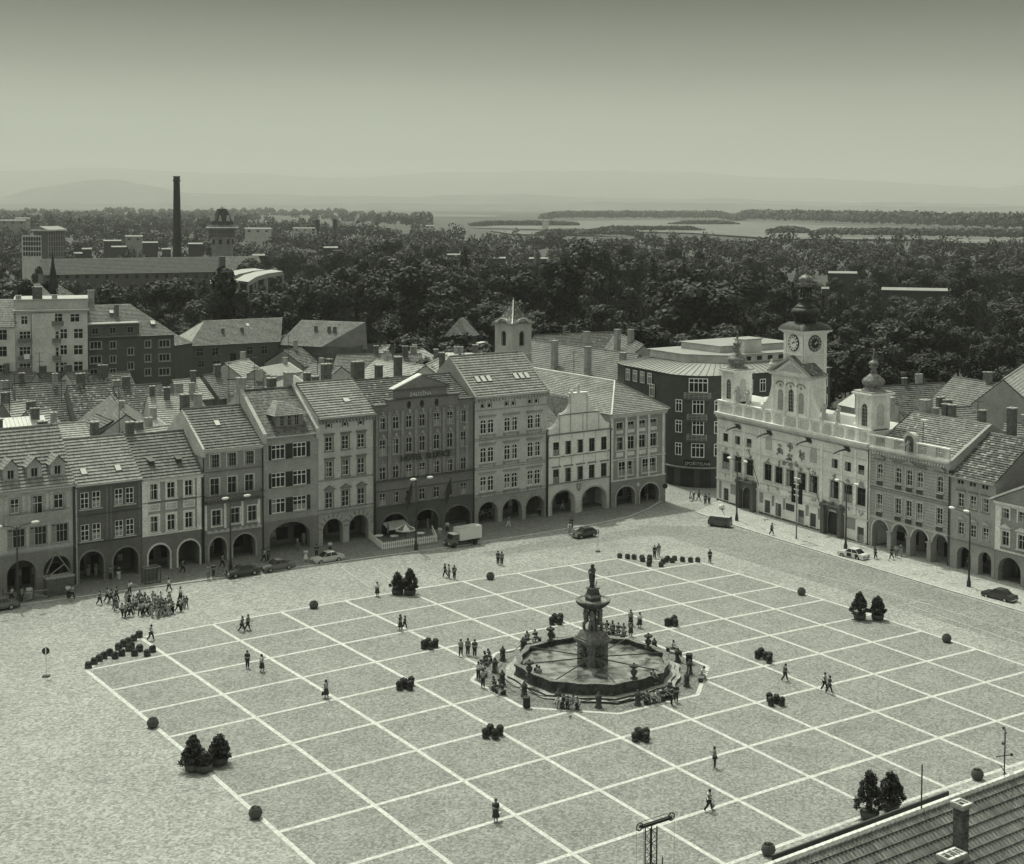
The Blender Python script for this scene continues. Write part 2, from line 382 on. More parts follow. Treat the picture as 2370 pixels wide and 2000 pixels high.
# pavements: raised, with a pale kerb
NK = [(-75, 59), (-39, 56.6), (-17.7, 54.3), (-3, 53.2), (12.9, 52.7), (30, 53.8), (43, 55.3), (50, 56.7), (56, 59.6), (61.6, 63.2)]
NF = [NL(-75, 4.5), NL(61.9, 4.5)]
NF = [(x, y) for x, y in NF]
KH = .13
mb = MB(); loft(mb, along(NK, 120), [(x, 62.1+x*.0178+4.3) for x, y in along(NK, 120)], 120, 6, KH, PAVEM)
tag(mb.build('pavement_north'), kind='structure')
EK = [(61.5, 62.0), (60.6, 54), (59.7, 46.1), (58.8, 37.8), (57.9, 27), (56.8, 16.3), (56.1, 4.6), (56.0, -3), (55.6, -60)]
EF = [(74, 61), (71.5, 45), (70.2, 30), (69.4, 14), (68.5, -5), (66, -60)]
mb = MB(); loft(mb, along(EK[1:], 110), along(EF, 110), 110, 6, KH, PAVEL)
tag(mb.build('pavement_east'), kind='structure')
def kerb(pts, side, name):
    pts = along(pts, 110); mb = MB()
    inn = []
    for i, p in enumerate(pts):
        q0, q1 = pts[max(0, i-1)], pts[min(len(pts)-1, i+1)]; d = Vector((q1[0]-q0[0], q1[1]-q0[1])).normalized()
        inn.append((p[0]-d.y*side, p[1]+d.x*side))
    n = len(pts); vs = []
    for p, q in zip(pts, inn): g = gz(*p); vs += [(p[0], p[1], g-.05), (p[0], p[1], g+KH+.006), (q[0], q[1], gz(*q)+KH+.006)]
    mb.add(vs, [(i*3+k, (i+1)*3+k, (i+1)*3+k+1, i*3+k+1) for i in range(n-1) for k in (0, 1)], KERBM)
    tag(mb.build(name), kind='structure')
kerb(NK, .28, 'kerb_north'); kerb(EK[1:], .28, 'kerb_east')
# darker repairs and gratings in the pale pavement
mb = MB(); rr = random.Random(3)
for k in range(26):
    t = rr.random(); y = 46-t*60; x0 = 58.6-(46-y)*.045+1.5+rr.random()*6
    a = rr.random()*3.1; l = .5+rr.random()*.9
    strip(mb, (x0, y), (x0+math.cos(a)*l, y+math.sin(a)*l), .16, KH+.006+k*.0008, DSTONE)
tag(mb.build('pavement_patches'), kind='structure')
# fields and far clearings
FIELD = mat('pale_field', .13, .5, scale=60); FIELD2 = mat('meadow', .12, .3, scale=90)
def patch(name, pix, m, off):
    mb = MB(); q = [P(x, y, off) for x, y in pix]; mb.add([(p.x, p.y, off) for p in q], [tuple(range(len(q)))], m)
    tag(mb.build(name), kind='structure')
patch('field', [(1090, 527), (1600, 539), (1800, 552), (2370, 556), (2370, 536), (2100, 524), (1800, 512), (1500, 509), (1270, 513)], FIELD, .5)
patch('field_meadow', [(1190, 542), (1450, 545), (1300, 536), (1130, 533)], FIELD2, .8)
patch('field_far_strip', [(560, 497), (1150, 503), (1150, 498), (700, 491)], FIELD, .6)
patch('field_far_strip', [(2150, 560), (2370, 566), (2370, 548), (2250, 548)], FIELD, .7)
# ------------------------------------------------------------------ houses
def arch_pts(a, b, zt, rise=None, n=12):
    r = (b-a)/2; k = rise if rise else r
    return [(a+r-r*math.cos(math.pi*i/n), zt-k+k*math.sin(math.pi*i/n)) for i in range(n+1)]
def wall_holes(mb, x0, x1, z0, z1, holes, m, y=0.0, rev=.25, rm=None):
    """front face (normal -y) with openings: (a,b,za,zb,arch) ; reveals rev deep"""
    X = sorted({x0, x1, *[h[0] for h in holes], *[h[1] for h in holes]}); Z = sorted({z0, z1, *[h[2] for h in holes], *[h[3] for h in holes]})
    X = [x for x in X if x0 <= x <= x1]; Z = [q for q in Z if z0 <= q <= z1]
    for a, b in zip(X[:-1], X[1:]):
        for c, d in zip(Z[:-1], Z[1:]):
            xm, zm = (a+b)/2, (c+d)/2
            if any(h[0] < xm < h[1] and h[2] < zm < h[3] for h in holes): continue
            mb.quad((a, y, c), (b, y, c), (b, y, d), (a, y, d), m)
    rm = rm or m
    for h in holes:
        a, b, c, d = h[:4]; rise = h[4] if len(h) > 4 else 0
        if rise:
            ap = arch_pts(a, b, d, rise); zs = d-rise
            for (xa, za), (xb, zb) in zip(ap[:-1], ap[1:]):
                mb.quad((xa, y, za), (xb, y, zb), (xb, y, d), (xa, y, d), m)
                mb.quad((xa, y, za), (xa, y+rev, za), (xb, y+rev, zb), (xb, y, zb), rm)
        else:
            zs = d; mb.quad((a, y, d), (a, y+rev, d), (b, y+rev, d), (b, y, d), rm)
        mb.quad((a, y, c), (a, y+rev, c), (a, y+rev, zs), (a, y, zs), rm)
        mb.quad((b, y+rev, c), (b, y, c), (b, y, zs), (b, y+rev, zs), rm)
        if c > z0: mb.quad((a, y, c), (b, y, c), (b, y+rev, c), (a, y+rev, c), rm)
WCACHE = {}
def window(parent, x, z, wd, h, y=0.0, bars=(2, 1), tr=.62, frame=WHITE, arch=0.0, sur=None, sw=.14, hood=None, hm=None, sill=True, glass=GLASS, fw=.07, rz=0.0, bw=None, curtain=0, name='window'):
    """window frame (part) with pane, surround, hood as sub-parts; x,z = lower left corner of the opening"""
    key = (round(wd, 2), round(h, 2), bars, tr, frame.name, arch, sur.name if sur else 0, sw, hood, hm.name if hm else 0, sill, glass.name, fw, bw, curtain, name)
    if key not in WCACHE:
        f = MB(); yy = .12; b_ = bw or fw*.75
        if arch:
            ap = arch_pts(0, wd, h, arch, 8); ai = arch_pts(fw, wd-fw, h-fw, max(.02, arch-fw*.3), 8)
            for (a, b, c, d) in zip(ap[:-1], ap[1:], ai[1:], ai[:-1]): f.quad((a[0], yy, a[1]), (b[0], yy, b[1]), (c[0], yy, c[1]), (d[0], yy, d[1]), frame)
            top = h-arch
        else: top = h-fw; f.box(0, wd, yy, yy+.06, h-fw, h, frame)
        f.box(0, fw, yy, yy+.06, 0, top, frame); f.box(wd-fw, wd, yy, yy+.06, 0, top, frame); f.box(fw, wd-fw, yy, yy+.06, 0, fw, frame)
        for k in range(1, bars[0]): c = fw+(wd-2*fw)*k/bars[0]; f.box(c-b_/2, c+b_/2, yy-.004, yy+.056, fw, h-fw-(arch*.15 if arch else 0), frame)
        if bars[1] >= 1: f.box(fw, wd-fw, yy-.008, yy+.052, h*tr-b_*.6, h*tr+b_*.6, frame)
        for k in range(1, bars[1]): c = h*tr*k/bars[1]; f.box(fw, wd-fw, yy+.012, yy+.05, c-b_*.3, c+b_*.3, frame)
        g = MB(); g.box(fw*.5, wd-fw*.5, yy+.035, yy+.045, fw*.5, h-fw*.5-(arch*.5 if arch else 0), glass)
        if arch: g.prism_y([(p[0], p[1]-.01) for p in arch_pts(fw*.5, wd-fw*.5, h-.02, arch, 8)], yy+.036, yy+.046, glass)
        if curtain: g.box(fw*.6, wd*(.32 if curtain == 1 else .94), yy+.030, yy+.034, fw, h*(.9 if curtain == 1 else .45), CURT)
        s = None
        if sur or hood or sill:
            s = MB(); q = sur or frame; o = -.06
            if sur:
                s.box(-sw, 0, o, .02, -sw*.6, h+sw, q); s.box(wd, wd+sw, o, .02, -sw*.6, h+sw, q)
                if arch:
                    ap = arch_pts(0, wd, h, arch, 8); ao = arch_pts(-.003, wd+.003, h+sw+.003, arch+sw, 8)
                    for (a, b, c, d) in zip(ap[:-1], ap[1:], ao[1:], ao[:-1]): s.quad((a[0], o, a[1]), (b[0], o, b[1]), (c[0], o, c[1]), (d[0], o, d[1]), q)
                else: s.box(0, wd, o+.004, .02, h, h+sw, q)
            if sill: s.box(-sw-.06, wd+sw+.06, -.2, .05, -.14-(.0), -.03, hm or sur or ZINC)
            if hood == 'flat': s.box(-sw-.12, wd+sw+.12, -.28, 0, h+sw+.18, h+sw+.32, hm); s.box(-sw-.02, wd+sw+.02, -.1, 0, h+sw+.002, h+sw+.18, sur or hm)
            if hood == 'ped':
                z_ = h+sw+.15; s.box(-sw-.15, wd+sw+.15, -.26, 0, z_, z_+.12, hm)
                s.prism_y([(-sw-.17, z_+.121), (wd+sw+.17, z_+.121), (wd/2, z_+.62)], -.26, 0, hm); s.prism_y([(.05, z_+.17), (wd-.05, z_+.17), (wd/2, z_+.47)], -.262, -.2, sur or hm)
            if hood == 'orn':
                for (dx, dz, r) in ((0, .28, .22), (-.3, .12, .15), (.3, .12, .15), (0, .62, .12)): s.ball((wd/2+dx, -.02, h+sw+dz), r, sur or hm, 8, 5)
        WCACHE[key] = (f.mesh('window'), g.mesh('pane'), s.mesh('surround') if s else None)
    a, b, c = WCACHE[key]
    o = link_mesh(name, a, parent, (x, y, z), rz); link_mesh('pane', b, o)
    if c: link_mesh('surround', c, o)
    return o
def chimney(parent, x, y, z0, z1, a=.5, b=.5, m=BRICK, pots=0):
    mb = MB(); mb.box(x-a, x+a, y-b, y+b, z0, z1, m); mb.box(x-a-.09, x+a+.09, y-b-.09, y+b+.09, z1, z1+.14, PLCH)
    k = max(1, int(a/.3))
    for i in range(k):
        cx = x-a+(2*a)*(i+.5)/k; mb.box(cx-.13, cx+.13, y-.2, y+.2, z1+.141, z1+.16, SHADE)
    for i in range(pots): mb.lathe([(.13, z1+.14), (.1, z1+.7)], x-a*.5+i*a, y, 8, m)
    return mb.build('chimney', parent)
def skylight(parent, x, y, z, slope, wd=.8, ln=1.1, lit=True, nx=1):
    mb = MB(); c, s_ = math.cos(slope), math.sin(slope)
    mb.T = Matrix.Translation((x, y, z)) @ Matrix.Rotation(slope, 4, 'X')
    mb.box(0, wd, 0, ln, .02, .16, DARKM); mb.box(.07, wd-.07, .07, ln-.07, .161, .18, mat('sky_glare_glass', .6 if lit else .05, .1, rough=.15, spec=.8))  # pane: bright sky glare painted into the glass as a pale base colour
    return mb.build('skylight', parent)
def antenna(x, y, z0, z1, label, group='rooftop aerials', n=2, rz=0.6):
    t = empty('roof_aerial', (x, y, z0), rz, label, 'aerial', group)
    mb = MB(); mb.tube([(0, 0, 0), (0, 0, z1-z0)], .05, DARKM); mb.build('pole', t)
    mb = MB()
    for k in range(n):
        z_ = (z1-z0)*(1-.22*k)-.15; mb.tube([(-.8, 0, z_), (.8, 0, z_)], .035, DARKM)
        for j in range(5): mb.tube([(-.7+.35*j, -.4, z_), (-.7+.35*j, .4, z_)], .02, DARKM, 4)
    mb.build('aerial_arms', t); return t

class House:
    def __init__(s, label, O, rot, W, ze, wall, name='town_house', cat='house', group=None):
        s.root = empty(name, (O[0], O[1], 0), rot, label, cat, group); s.W = W; s.ze = ze; s.wall = wall; s.holes = []; s.rot = rot; s.O = O
        s.name = name
    def front(s, z0, z1, holes, m=None, y=0.0, name='front_wall'):
        mb = MB(); wall_holes(mb, 0, s.W, z0, z1, holes, m or s.wall, y); return mb.build(name, s.root)
    def row(s, zs, h, xs, wd, **k):
        s.holes += [(x, x+wd, zs, zs+h, k.get('arch', 0)) for x in xs]
        for i, x in enumerate(xs):
            window(s.root, x, zs, wd, h, curtain=(i*7+int(zs*3)+int(x*2)) % 4 % 3, **k)
    def arcade(s, zb, arches, m=None, dep=.9, inner=3.8, rim=None, rise=None, fl=None):
        """arches (a,b,ztop) open to the ground; passage behind"""
        m = m or s.wall; mb = MB(); hol = [(a, b, -3.0, t, rise or (b-a)/2) for a, b, t in arches]
        wall_holes(mb, 0, s.W, -3.0, zb, hol, m, 0.0, dep)
        o = mb.build('arcade', s.root)
        if rim:
            r = MB()
            for a, b, t in arches:
                k = rise or (b-a)/2
                ap = arch_pts(a, b, t, k, 14); ao = arch_pts(a-.22, b+.22, t+.22, k+.22, 14)
                for (p, q, u, v) in zip(ap[:-1], ap[1:], ao[1:], ao[:-1]):
                    r.quad((p[0], -.05, p[1]), (q[0], -.05, q[1]), (u[0], -.05, u[1]), (v[0], -.05, v[1]), rim); r.quad((v[0], -.05, v[1]), (u[0], -.05, u[1]), (u[0], 0, u[1]), (v[0], 0, v[1]), rim)
                r.box(a-.22, a, -.05, 0, -3, t-k, rim); r.box(b, b+.22, -.05, 0, -3, t-k, rim)
            r.build('arch_rim', o)
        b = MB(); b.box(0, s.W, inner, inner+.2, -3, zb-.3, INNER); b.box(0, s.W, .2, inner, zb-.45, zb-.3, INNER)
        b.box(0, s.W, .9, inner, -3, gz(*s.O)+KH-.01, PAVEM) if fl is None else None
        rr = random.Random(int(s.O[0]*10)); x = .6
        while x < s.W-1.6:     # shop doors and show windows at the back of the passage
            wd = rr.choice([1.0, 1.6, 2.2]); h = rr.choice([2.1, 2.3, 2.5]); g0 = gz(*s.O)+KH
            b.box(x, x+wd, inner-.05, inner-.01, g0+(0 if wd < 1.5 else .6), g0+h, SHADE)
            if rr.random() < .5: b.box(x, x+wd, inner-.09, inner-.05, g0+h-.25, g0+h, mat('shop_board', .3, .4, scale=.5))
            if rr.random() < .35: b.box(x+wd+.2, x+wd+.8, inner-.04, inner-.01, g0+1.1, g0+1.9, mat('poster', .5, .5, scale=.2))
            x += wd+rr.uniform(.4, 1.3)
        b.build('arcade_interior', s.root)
        return o
    def body(s, D, zr, m=None, left=True, right=True, flat=False, hidden=.35):
        """side, back walls; front is a shell built apart"""
        m = m or s.wall; mb = MB(); e = s.ze; y0 = .0
        pr = [(y0, -3), (2*D, -3), (2*D, e-.1), (D, zr-.12), (y0, e-.1)] if not flat else [(y0, -3), (2*D, -3), (2*D, e), (y0, e)]
        # side walls start behind the arcade below, so keep them thin shells
        for x in (.0, s.W): mb.add([(x, a, b) for a, b in pr], [tuple(range(len(pr)))], m)
        mb.quad((0, 2*D, -3), (s.W, 2*D, -3), (s.W, 2*D, e), (0, 2*D, e), m)
        return mb.build('side_walls', s.root)
    def gable_roof(s, D, zr, tm, ov=.45, row=.5, lip=.12, x0=-.05, x1=None, hip=0.0, wood=True):
        x1 = s.W+.05 if x1 is None else x1; k = (zr-s.ze)/D; mb = MB(); zf = s.ze-ov*k+.05
        mb.slope((x0, -ov, zf), (x1, -ov, zf), (x1, D, zr+.05), (x0, D, zr+.05), tm, row, lip)
        mb.slope((x1, 2*D+ov, zf), (x0, 2*D+ov, zf), (x0, D, zr+.05), (x1, D, zr+.05), tm, row*1.5, lip)
        mb.tube([(x0, D, zr+.1), (x1, D, zr+.1)], .16, tm, 6)
        o = mb.build('roof', s.root); g = MB(); g.box(x0, x1, -ov-.14, -ov+.02, zf-.1, zf+.03, ZINC); g.build('gutter', o)
        s.roof = o; s.k = k; s.D = D; s.zr = zr; return o
    def rz_(s, y): return s.ze+.05+y*s.k
    def cornice(s, z=None, h=.45, d=.42, m=None, dent=False, z0=None):
        m = m or s.wall; z = z or s.ze-.12; mb = MB(); mb.box(-.01, s.W+.01, -d*.55, .02, z-h, z-h*.5, m); mb.box(-.02, s.W+.02, -d, .02, z-h*.5, z, m)
        if dent:
            n = int(s.W/.5)
            for i in range(n): x = (i+.3)*s.W/n; mb.box(x, x+.2, -d*.9, 0, z-h-.35, z-h-.002, m)
        return mb.build('cornice', s.root)
    def band(s, z, h=.16, d=.1, m=None, name='string_course'):
        mb = MB(); mb.box(-.01, s.W+.01, -d, .01, z-h/2, z+h/2, m or s.wall); return mb.build(name, s.root)
    def finish(s, zb, m=None): return s.front(zb, s.ze, s.holes, m)
    def dormer_vent(s, x, y, m=DARKM):
        z = s.rz_(y); mb = MB(); mb.box(x-.3, x+.3, y-.2, y+.5, z-.1, z+.45, m); mb.prism_x([(y-.35, z+.45), (y+.9, z+.75), (y+.9, z+.8), (y-.35, z+.52)], x-.4, x+.4, m); return mb.build('roof_vent', s.roof)
    def coping(s, x, D, zr, up=.5, wd=.4, m=None):
        """firewall standing above the roof edge"""
        m = m or s.wall; mb = MB(); pts = [(-.5, s.ze-1.0), (-.5, s.ze+up-.2), (D, zr+up), (2*D, s.ze+up), (2*D, s.ze-1)]
        mb.prism_x(pts, x-wd/2, x+wd/2, m); return mb.build('firewall', s.root)

def NO(s): return NL(s)
DT = tile_mat('roof_tiles_grey', .19, .3, w=.24, h=.46); DT2 = tile_mat('roof_tiles_dark', .13, .4, .03); DT3 = tile_mat('roof_tiles_pale', .29, .25, h=.46); DT4 = tile_mat('roof_tiles_patched', .12, .5, .16)
SL = tile_mat('slate_shingles', .16, .45, w=.4, h=.3)
def dpipe(h, x, z1, z0=-2.0, m=DARKM):
    mb = MB(); mb.tube([(x, -.12, z0), (x, -.12, z1)], .09, m); mb.tube([(x, -.12, z1), (x, -.45, z1+.35)], .09, m); return mb.build('downpipe', h.root)

# --- 1 pale house with three dormers
h = House('pale four-bay house with three gabled dormers in its roof', NO(-41.6), NROT, 10.4, 12.5, M(.40)); h.o = -41.6
X = lambda s: s+41.6
h.row(9.5, 1.7, [X(-38.6)], 1.0, bars=(2, 1), sur=M(.3)); h.row(8.9, 2.4, [X(-36.1)], 1.2, bars=(2, 1), frame=WHITE, sur=M(.3)); h.row(9.5, 1.7, [X(-33.6)], 1.1, bars=(2, 1), sur=M(.3))
h.row(5.4, 2.2, [X(-38.9), X(-36.4), X(-33.9)], 1.9, bars=(4, 1), frame=M(.36), sur=M(.28), sw=.1)
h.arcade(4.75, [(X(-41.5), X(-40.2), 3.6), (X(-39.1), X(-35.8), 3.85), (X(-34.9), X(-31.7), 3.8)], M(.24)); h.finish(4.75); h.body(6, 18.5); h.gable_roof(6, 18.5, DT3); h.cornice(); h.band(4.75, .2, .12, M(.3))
boxes(h.root, 'pilaster', [(x, x+.35, -.1, 0, 9.5, 11.6) for x in (X(-39.3), X(-37.3), X(-36.7), X(-34.6), X(-34.1), X(-32.2))], h.wall)
mb = MB(); mb.box(X(-39.5), X(-31.9), -.75, 0, 8.3, 8.5, M(.3)); mb.box(X(-39.5), X(-31.9), -.75, -.65, 8.5, 9.4, M(.3)); mb.build('balcony', h.root)
for sx in (-39.2, -36.5, -33.8):      # dormers: right-hand ones higher on the page, all on one line of the roof
    x = X(sx)+.9; d = MB(); y0 = .7; z0 = h.rz_(y0)-.2; W2 = .85; zt = z0+1.7
    wall_holes(d, x-W2, x+W2, z0, zt, [(x-.4, x+.4, z0+.35, z0+1.45)], M(.33), y0)
    d.add([(x-W2, y0, z0), (x-W2, y0, zt), (x-W2, y0+2, zt)], [(0, 1, 2)], M(.33)); d.add([(x+W2, y0, z0), (x+W2, y0, zt), (x+W2, y0+2, zt)], [(0, 1, 2)], M(.33))
    d.add([(x-W2, y0, zt), (x+W2, y0, zt), (x, y0, zt+.95)], [(0, 1, 2)], M(.33))
    d.slope((x-W2-.2, y0+2.4, zt-.1), (x-W2-.2, y0-.3, zt-.1), (x, y0-.3, zt+1.02), (x, y0+3.2, zt+1.02), DT3, .4, .04)
    d.slope((x+W2+.2, y0-.3, zt-.1), (x+W2+.2, y0+2.4, zt-.1), (x, y0+3.2, zt+1.02), (x, y0-.3, zt+1.02), DT3, .4, .04)
    o = d.build('dormer', h.roof); window(o, x-.4, z0+.35, .8, 1.1, y0, bars=(2, 0), frame=M(.4), sill=False)
dpipe(h, 10.25, 12.0)
chimney(h.roof, 3.4, 7.2, 16, 19.6, .75, .5); chimney(h.roof, 8.9, 7, 16, 18.9, .5, .4)
# --- 2 dark house
h = House('dark painted house with four pairs of white windows', NO(-31.15), NROT, 8.1, 12.2, M(.13), group=None); X = lambda s: s+31.15
for z_ in (9.0, 5.1): h.row(z_, 2.0, [X(-30.5), X(-29.1), X(-26.35), X(-25.0)], 1.05, bars=(2, 2), frame=WHITE, fw=.1)
h.arcade(4.8, [(X(-30.7), X(-27.8), 3.75), (X(-26.6), X(-23.5), 3.65)], M(.15), rim=M(.22)); h.finish(4.8); h.body(6, 16.5); h.gable_roof(6, 16.5, DT3); h.cornice(12.05, .5, .4, M(.15))
for z_ in (8.2, 4.8): h.band(z_, .14, .1, M(.09))
boxes(h.root, 'pilaster', [(x, x+.25, -.06, 0, 4.9, 11.5) for x in (.1, 3.7, 4.2, 7.7)], M(.17)); dpipe(h, .1, 12, m=M(.4)); mb = MB()
skylight(h.roof, 1.1, .9, h.rz_(.9), math.atan(h.k)); skylight(h.roof, 5.3, .9, h.rz_(.9), math.atan(h.k))
# --- 3 ornate light trim
h = House('grey house with pale ornamental panels between two window rows', NO(-23.0), NROT, 7.85, 11.95, M(.29)); X = lambda s: s+23.0
LT = M(.55)
for z_ in (9.05, 5.0): h.row(z_, 2.0, [X(-21.95), X(-19.75), X(-17.45)], 1.0, bars=(2, 1), sur=LT, sw=.26)
mb = MB()
for sx in (-21.95, -19.75, -17.45):
    x = X(sx); mb.box(x-.25, x+1.25, -.09, 0, 7.65, 8.55, LT); mb.box(x-.12, x+1.12, -.11, -.09, 7.78, 8.42, M(.38))
    for k in range(5): mb.ball((x+.1+.2*k, -.1, 8.1+.1*(k % 2)), .1, LT, 6, 4)
mb.build('ornament_panel', h.root)
boxes(h.root, 'pilaster', [(.05, .75, -.08, 0, 4.75, 11.4), (7.1, 7.75, -.08, 0, 4.75, 11.4)], LT)
h.arcade(4.7, [(X(-22.2), X(-19.5), 3.4), (X(-18.4), X(-15.6), 3.4)], M(.2), rim=M(.5)); h.finish(4.7); h.body(6, 16.3); h.gable_roof(6, 16.3, DT, ov=.45); h.cornice(11.8, .55, .45, LT); h.band(4.7, .18, .14, LT); h.band(8.75, .1, .1, M(.18))
h.dormer_vent(1.9, 1.6); h.dormer_vent(5.4, 1.5); dpipe(h, 7.75, 11.7)
chimney(h.roof, 1.0, 6.6, 15, 17.9, .45, .4); chimney(h.roof, -3.2, 7.4, 15, 18.2, .4, .5)
# --- 4 balcony house
h = House('grey house with a long balustraded balcony under tall windows', NO(-15.05), NROT, 8.05, 14.75, M(.25)); X = lambda s: s+15.05
FR = M(.48)
h.row(12.2, 1.7, [X(-14.15), X(-11.85), X(-9.45)], 1.3, bars=(4, 2), frame=M(.3), sur=FR, sw=.1, sill=False, fw=.06)
h.row(8.7, 2.15, [X(-14.1), X(-11.75), X(-9.4)], 1.2, bars=(2, 1), frame=M(.34), sur=FR, sw=.1, sill=False)
h.row(4.75, 2.0, [X(-13.9), X(-11.35), X(-9.0)], 1.2, bars=(2, 1), frame=M(.45), sur=LT, sw=.15)
mb = MB(); mb.box(.1, 7.9, -1.0, 0, 7.75, 7.95, M(.1)); mb.box(.1, 7.9, -1.0, -.9, 8.65, 8.75, M(.12))
for i in range(28): mb.lathe([(.05, 7.95), (.09, 8.15), (.04, 8.4), (.06, 8.65)], .25+i*.278, -.95, 6, M(.16))
mb.box(.1, .2, -1, 0, 8.6, 8.75, M(.12)); mb.box(7.8, 7.9, -1, 0, 8.6, 8.75, M(.12)); mb.build('balcony', h.root)
mb = MB()
for x in (.15, 2.75, 5.1, 7.4): mb.box(x, x+.3, -.08, 0, 4.3, 7.5, LT)
for i in range(9): mb.prism_y(arch_pts(.3+i*.84, .3+i*.84+.84, 4.25, .4, 8)[::-1], -.35, 0, M(.4))
mb.build('corbel_frieze', h.root)
h.arcade(4.1, [(X(-14.3), X(-11.95), 3.2), (X(-11.1), X(-8.0), 3.2)], M(.24), rim=M(.34), rise=1.5); h.finish(4.1); h.body(6.5, 18.9, M(.36)); h.gable_roof(6.5, 18.9, DT); h.cornice(14.6, .5, .4, M(.42)); h.band(11.7, .1, .08, M(.15))
skylight(h.roof, 3.1, 3.3, h.rz_(3.3), math.atan(h.k)); dpipe(h, 0.0, 14.4); chimney(h.roof, 1.1, 8.5, 15, 20.6, .5, .5); chimney(h.roof, 3.2, 9.2, 15, 20.4, .35, .6, PLCH); h.coping(0, 6.5, 18.9, .1, .3, M(.42))
# --- 5 house with shutters
h = House('house with shuttered white windows and one wide arch', NO(-6.95), NROT, 7.95, 15.7, M(.3)); X = lambda s: s+6.95
SH = mat('dark_shutter', .035, .25)
for z_ in (12.35, 8.65, 5.25):
    h.row(z_, 1.95, [X(-5.7), X(-2.65)], 2.0, bars=(3, 1), tr=.7, frame=WHITE, fw=.11, sill=False); mb = MB()
    for x0_, x1_ in ((-6.15, -5.72), (-3.68, -2.67), (-.63, -.15)): mb.box(X(x0_), X(x1_), -.07, 0, z_, z_+1.95, SH)
    mb.box(X(-6.25), X(-.1), -.12, 0, z_-.2, z_-.08, M(.3)); mb.box(X(-6.28), X(-6.17), -.1, 0, z_-.08, z_+2.05, M(.4)); mb.build('shutter', h.root)
h.arcade(4.3, [(X(-6.0), X(-.2), 3.9)], M(.22), rise=2.1); h.finish(4.3); h.body(6.8, 20.7, M(.33)); h.gable_roof(6.8, 20.7, SL, row=.5, lip=.035); h.cornice(15.55, .22, .25, M(.25))
d = MB(); y0 = .9; z0 = h.rz_(y0)-.1; xa, xb = 2.4, 6.3; zt = z0+1.75
wall_holes(d, xa, xb, z0, zt, [(xa+.6+i*1.05, xa+1.15+i*1.05, z0+.2, z0+1.55) for i in range(3)], M(.24), y0)
for x in (xa, xb): d.add([(x, y0, z0), (x, y0, zt), (x, y0+2.1, zt)], [(0, 1, 2)], M(.22))
d.slope((xa-.5, y0-.6, zt-.1), (xb+.5, y0-.6, zt-.1), (xb-1.3, y0+2.2, zt+1.5), (xa+1.3, y0+2.2, zt+1.5), DT, .4, .04)
d.slope((xa-.5, y0+2.2, zt-.1), (xa-.5, y0-.6, zt-.1), (xa+1.3, y0+2.2, zt+1.5), (xa+1.3, y0+3.6, zt+1.5), DT3, .4, .04)
d.slope((xb+.5, y0-.6, zt-.1), (xb+.5, y0+2.2, zt-.1), (xb-1.3, y0+3.6, zt+1.5), (xb-1.3, y0+2.2, zt+1.5), DT2, .4, .04)
o = d.build('dormer', h.roof)
for i in range(3): window(o, xa+.6+i*1.05, z0+.2, .55, 1.35, y0, bars=(2, 2), frame=M(.4), sill=False, fw=.05)
h.coping(0.15, 6.8, 20.7, .45, .5, M(.38)); h.coping(7.8, 6.8, 20.7, .5, .6, M(.4)); dpipe(h, 0.0, 15.2)
chimney(h.roof, .3, 7.2, 18, 22.4, .5, .5, PLCH); chimney(h.roof, 5.3, 8.4, 18, 21.9, .55, .4); chimney(h.roof, 7.4, 7.6, 18, 22.6, .45, .6, PLCH)
# --- 6 two arches, pediments over first floor
h = House('pale house with pedimented lower windows and small attic openings', NO(1.05), NROT, 8.5, 17.45, M(.41)); X = lambda s: s-1.05
DK = M(.17); xs_ = [X(2.15), X(4.6), X(7.0)]
h.row(15.85, .55, [x+.15 for x in xs_], .65, bars=(1, 0), sur=DK, sw=.16, sill=False)
h.row(12.75, 1.85, xs_, 1.05, bars=(2, 2), frame=WHITE, sur=M(.22), sw=.16, hood='flat', hm=DK); h.row(9.2, 2.1, xs_, 1.05, bars=(2, 2), frame=WHITE, sur=M(.22), sw=.16, hood='flat', hm=DK); h.row(4.95, 2.2, xs_, 1.05, bars=(2, 2), frame=WHITE, sur=M(.22), sw=.16, hood='ped', hm=DK)
h.arcade(4.6, [(X(1.7), X(4.75), 3.5), (X(5.65), X(8.65), 3.5)], M(.34)); h.finish(4.6); h.body(6.3, 21.2); h.gable_roof(6.3, 21.2, DT3); h.cornice(17.3, .5, .45, M(.25), dent=True)
h.band(8.8, .2, .12, M(.25)); h.band(4.85, .2, .12, M(.25)); h.band(4.3, .1, .08, M(.25)); mb = MB()
for a, b in ((X(1.7), X(4.75)), (X(5.65), X(8.65))):      # rusticated voussoirs
    c = (a+b)/2; r = (b-a)/2
    for k in range(9):
        an = math.pi*(k+.5)/9; mb.tube([(c-math.cos(an)*(r+.12), -.02, 2.0+math.sin(an)*(r+.12)), (c-math.cos(an)*(r+.75), -.02, 2.0+math.sin(an)*(r+.75))], .05, DK, 4)
mb.build('voussoir', h.root); skylight(h.roof, 5.0, 2.0, h.rz_(2.0), math.atan(h.k), 1.0, .9, lit=False); dpipe(h, 8.4, 17)
chimney(h.roof, 3.5, 7.6, 19, 21.8, .4, .4)
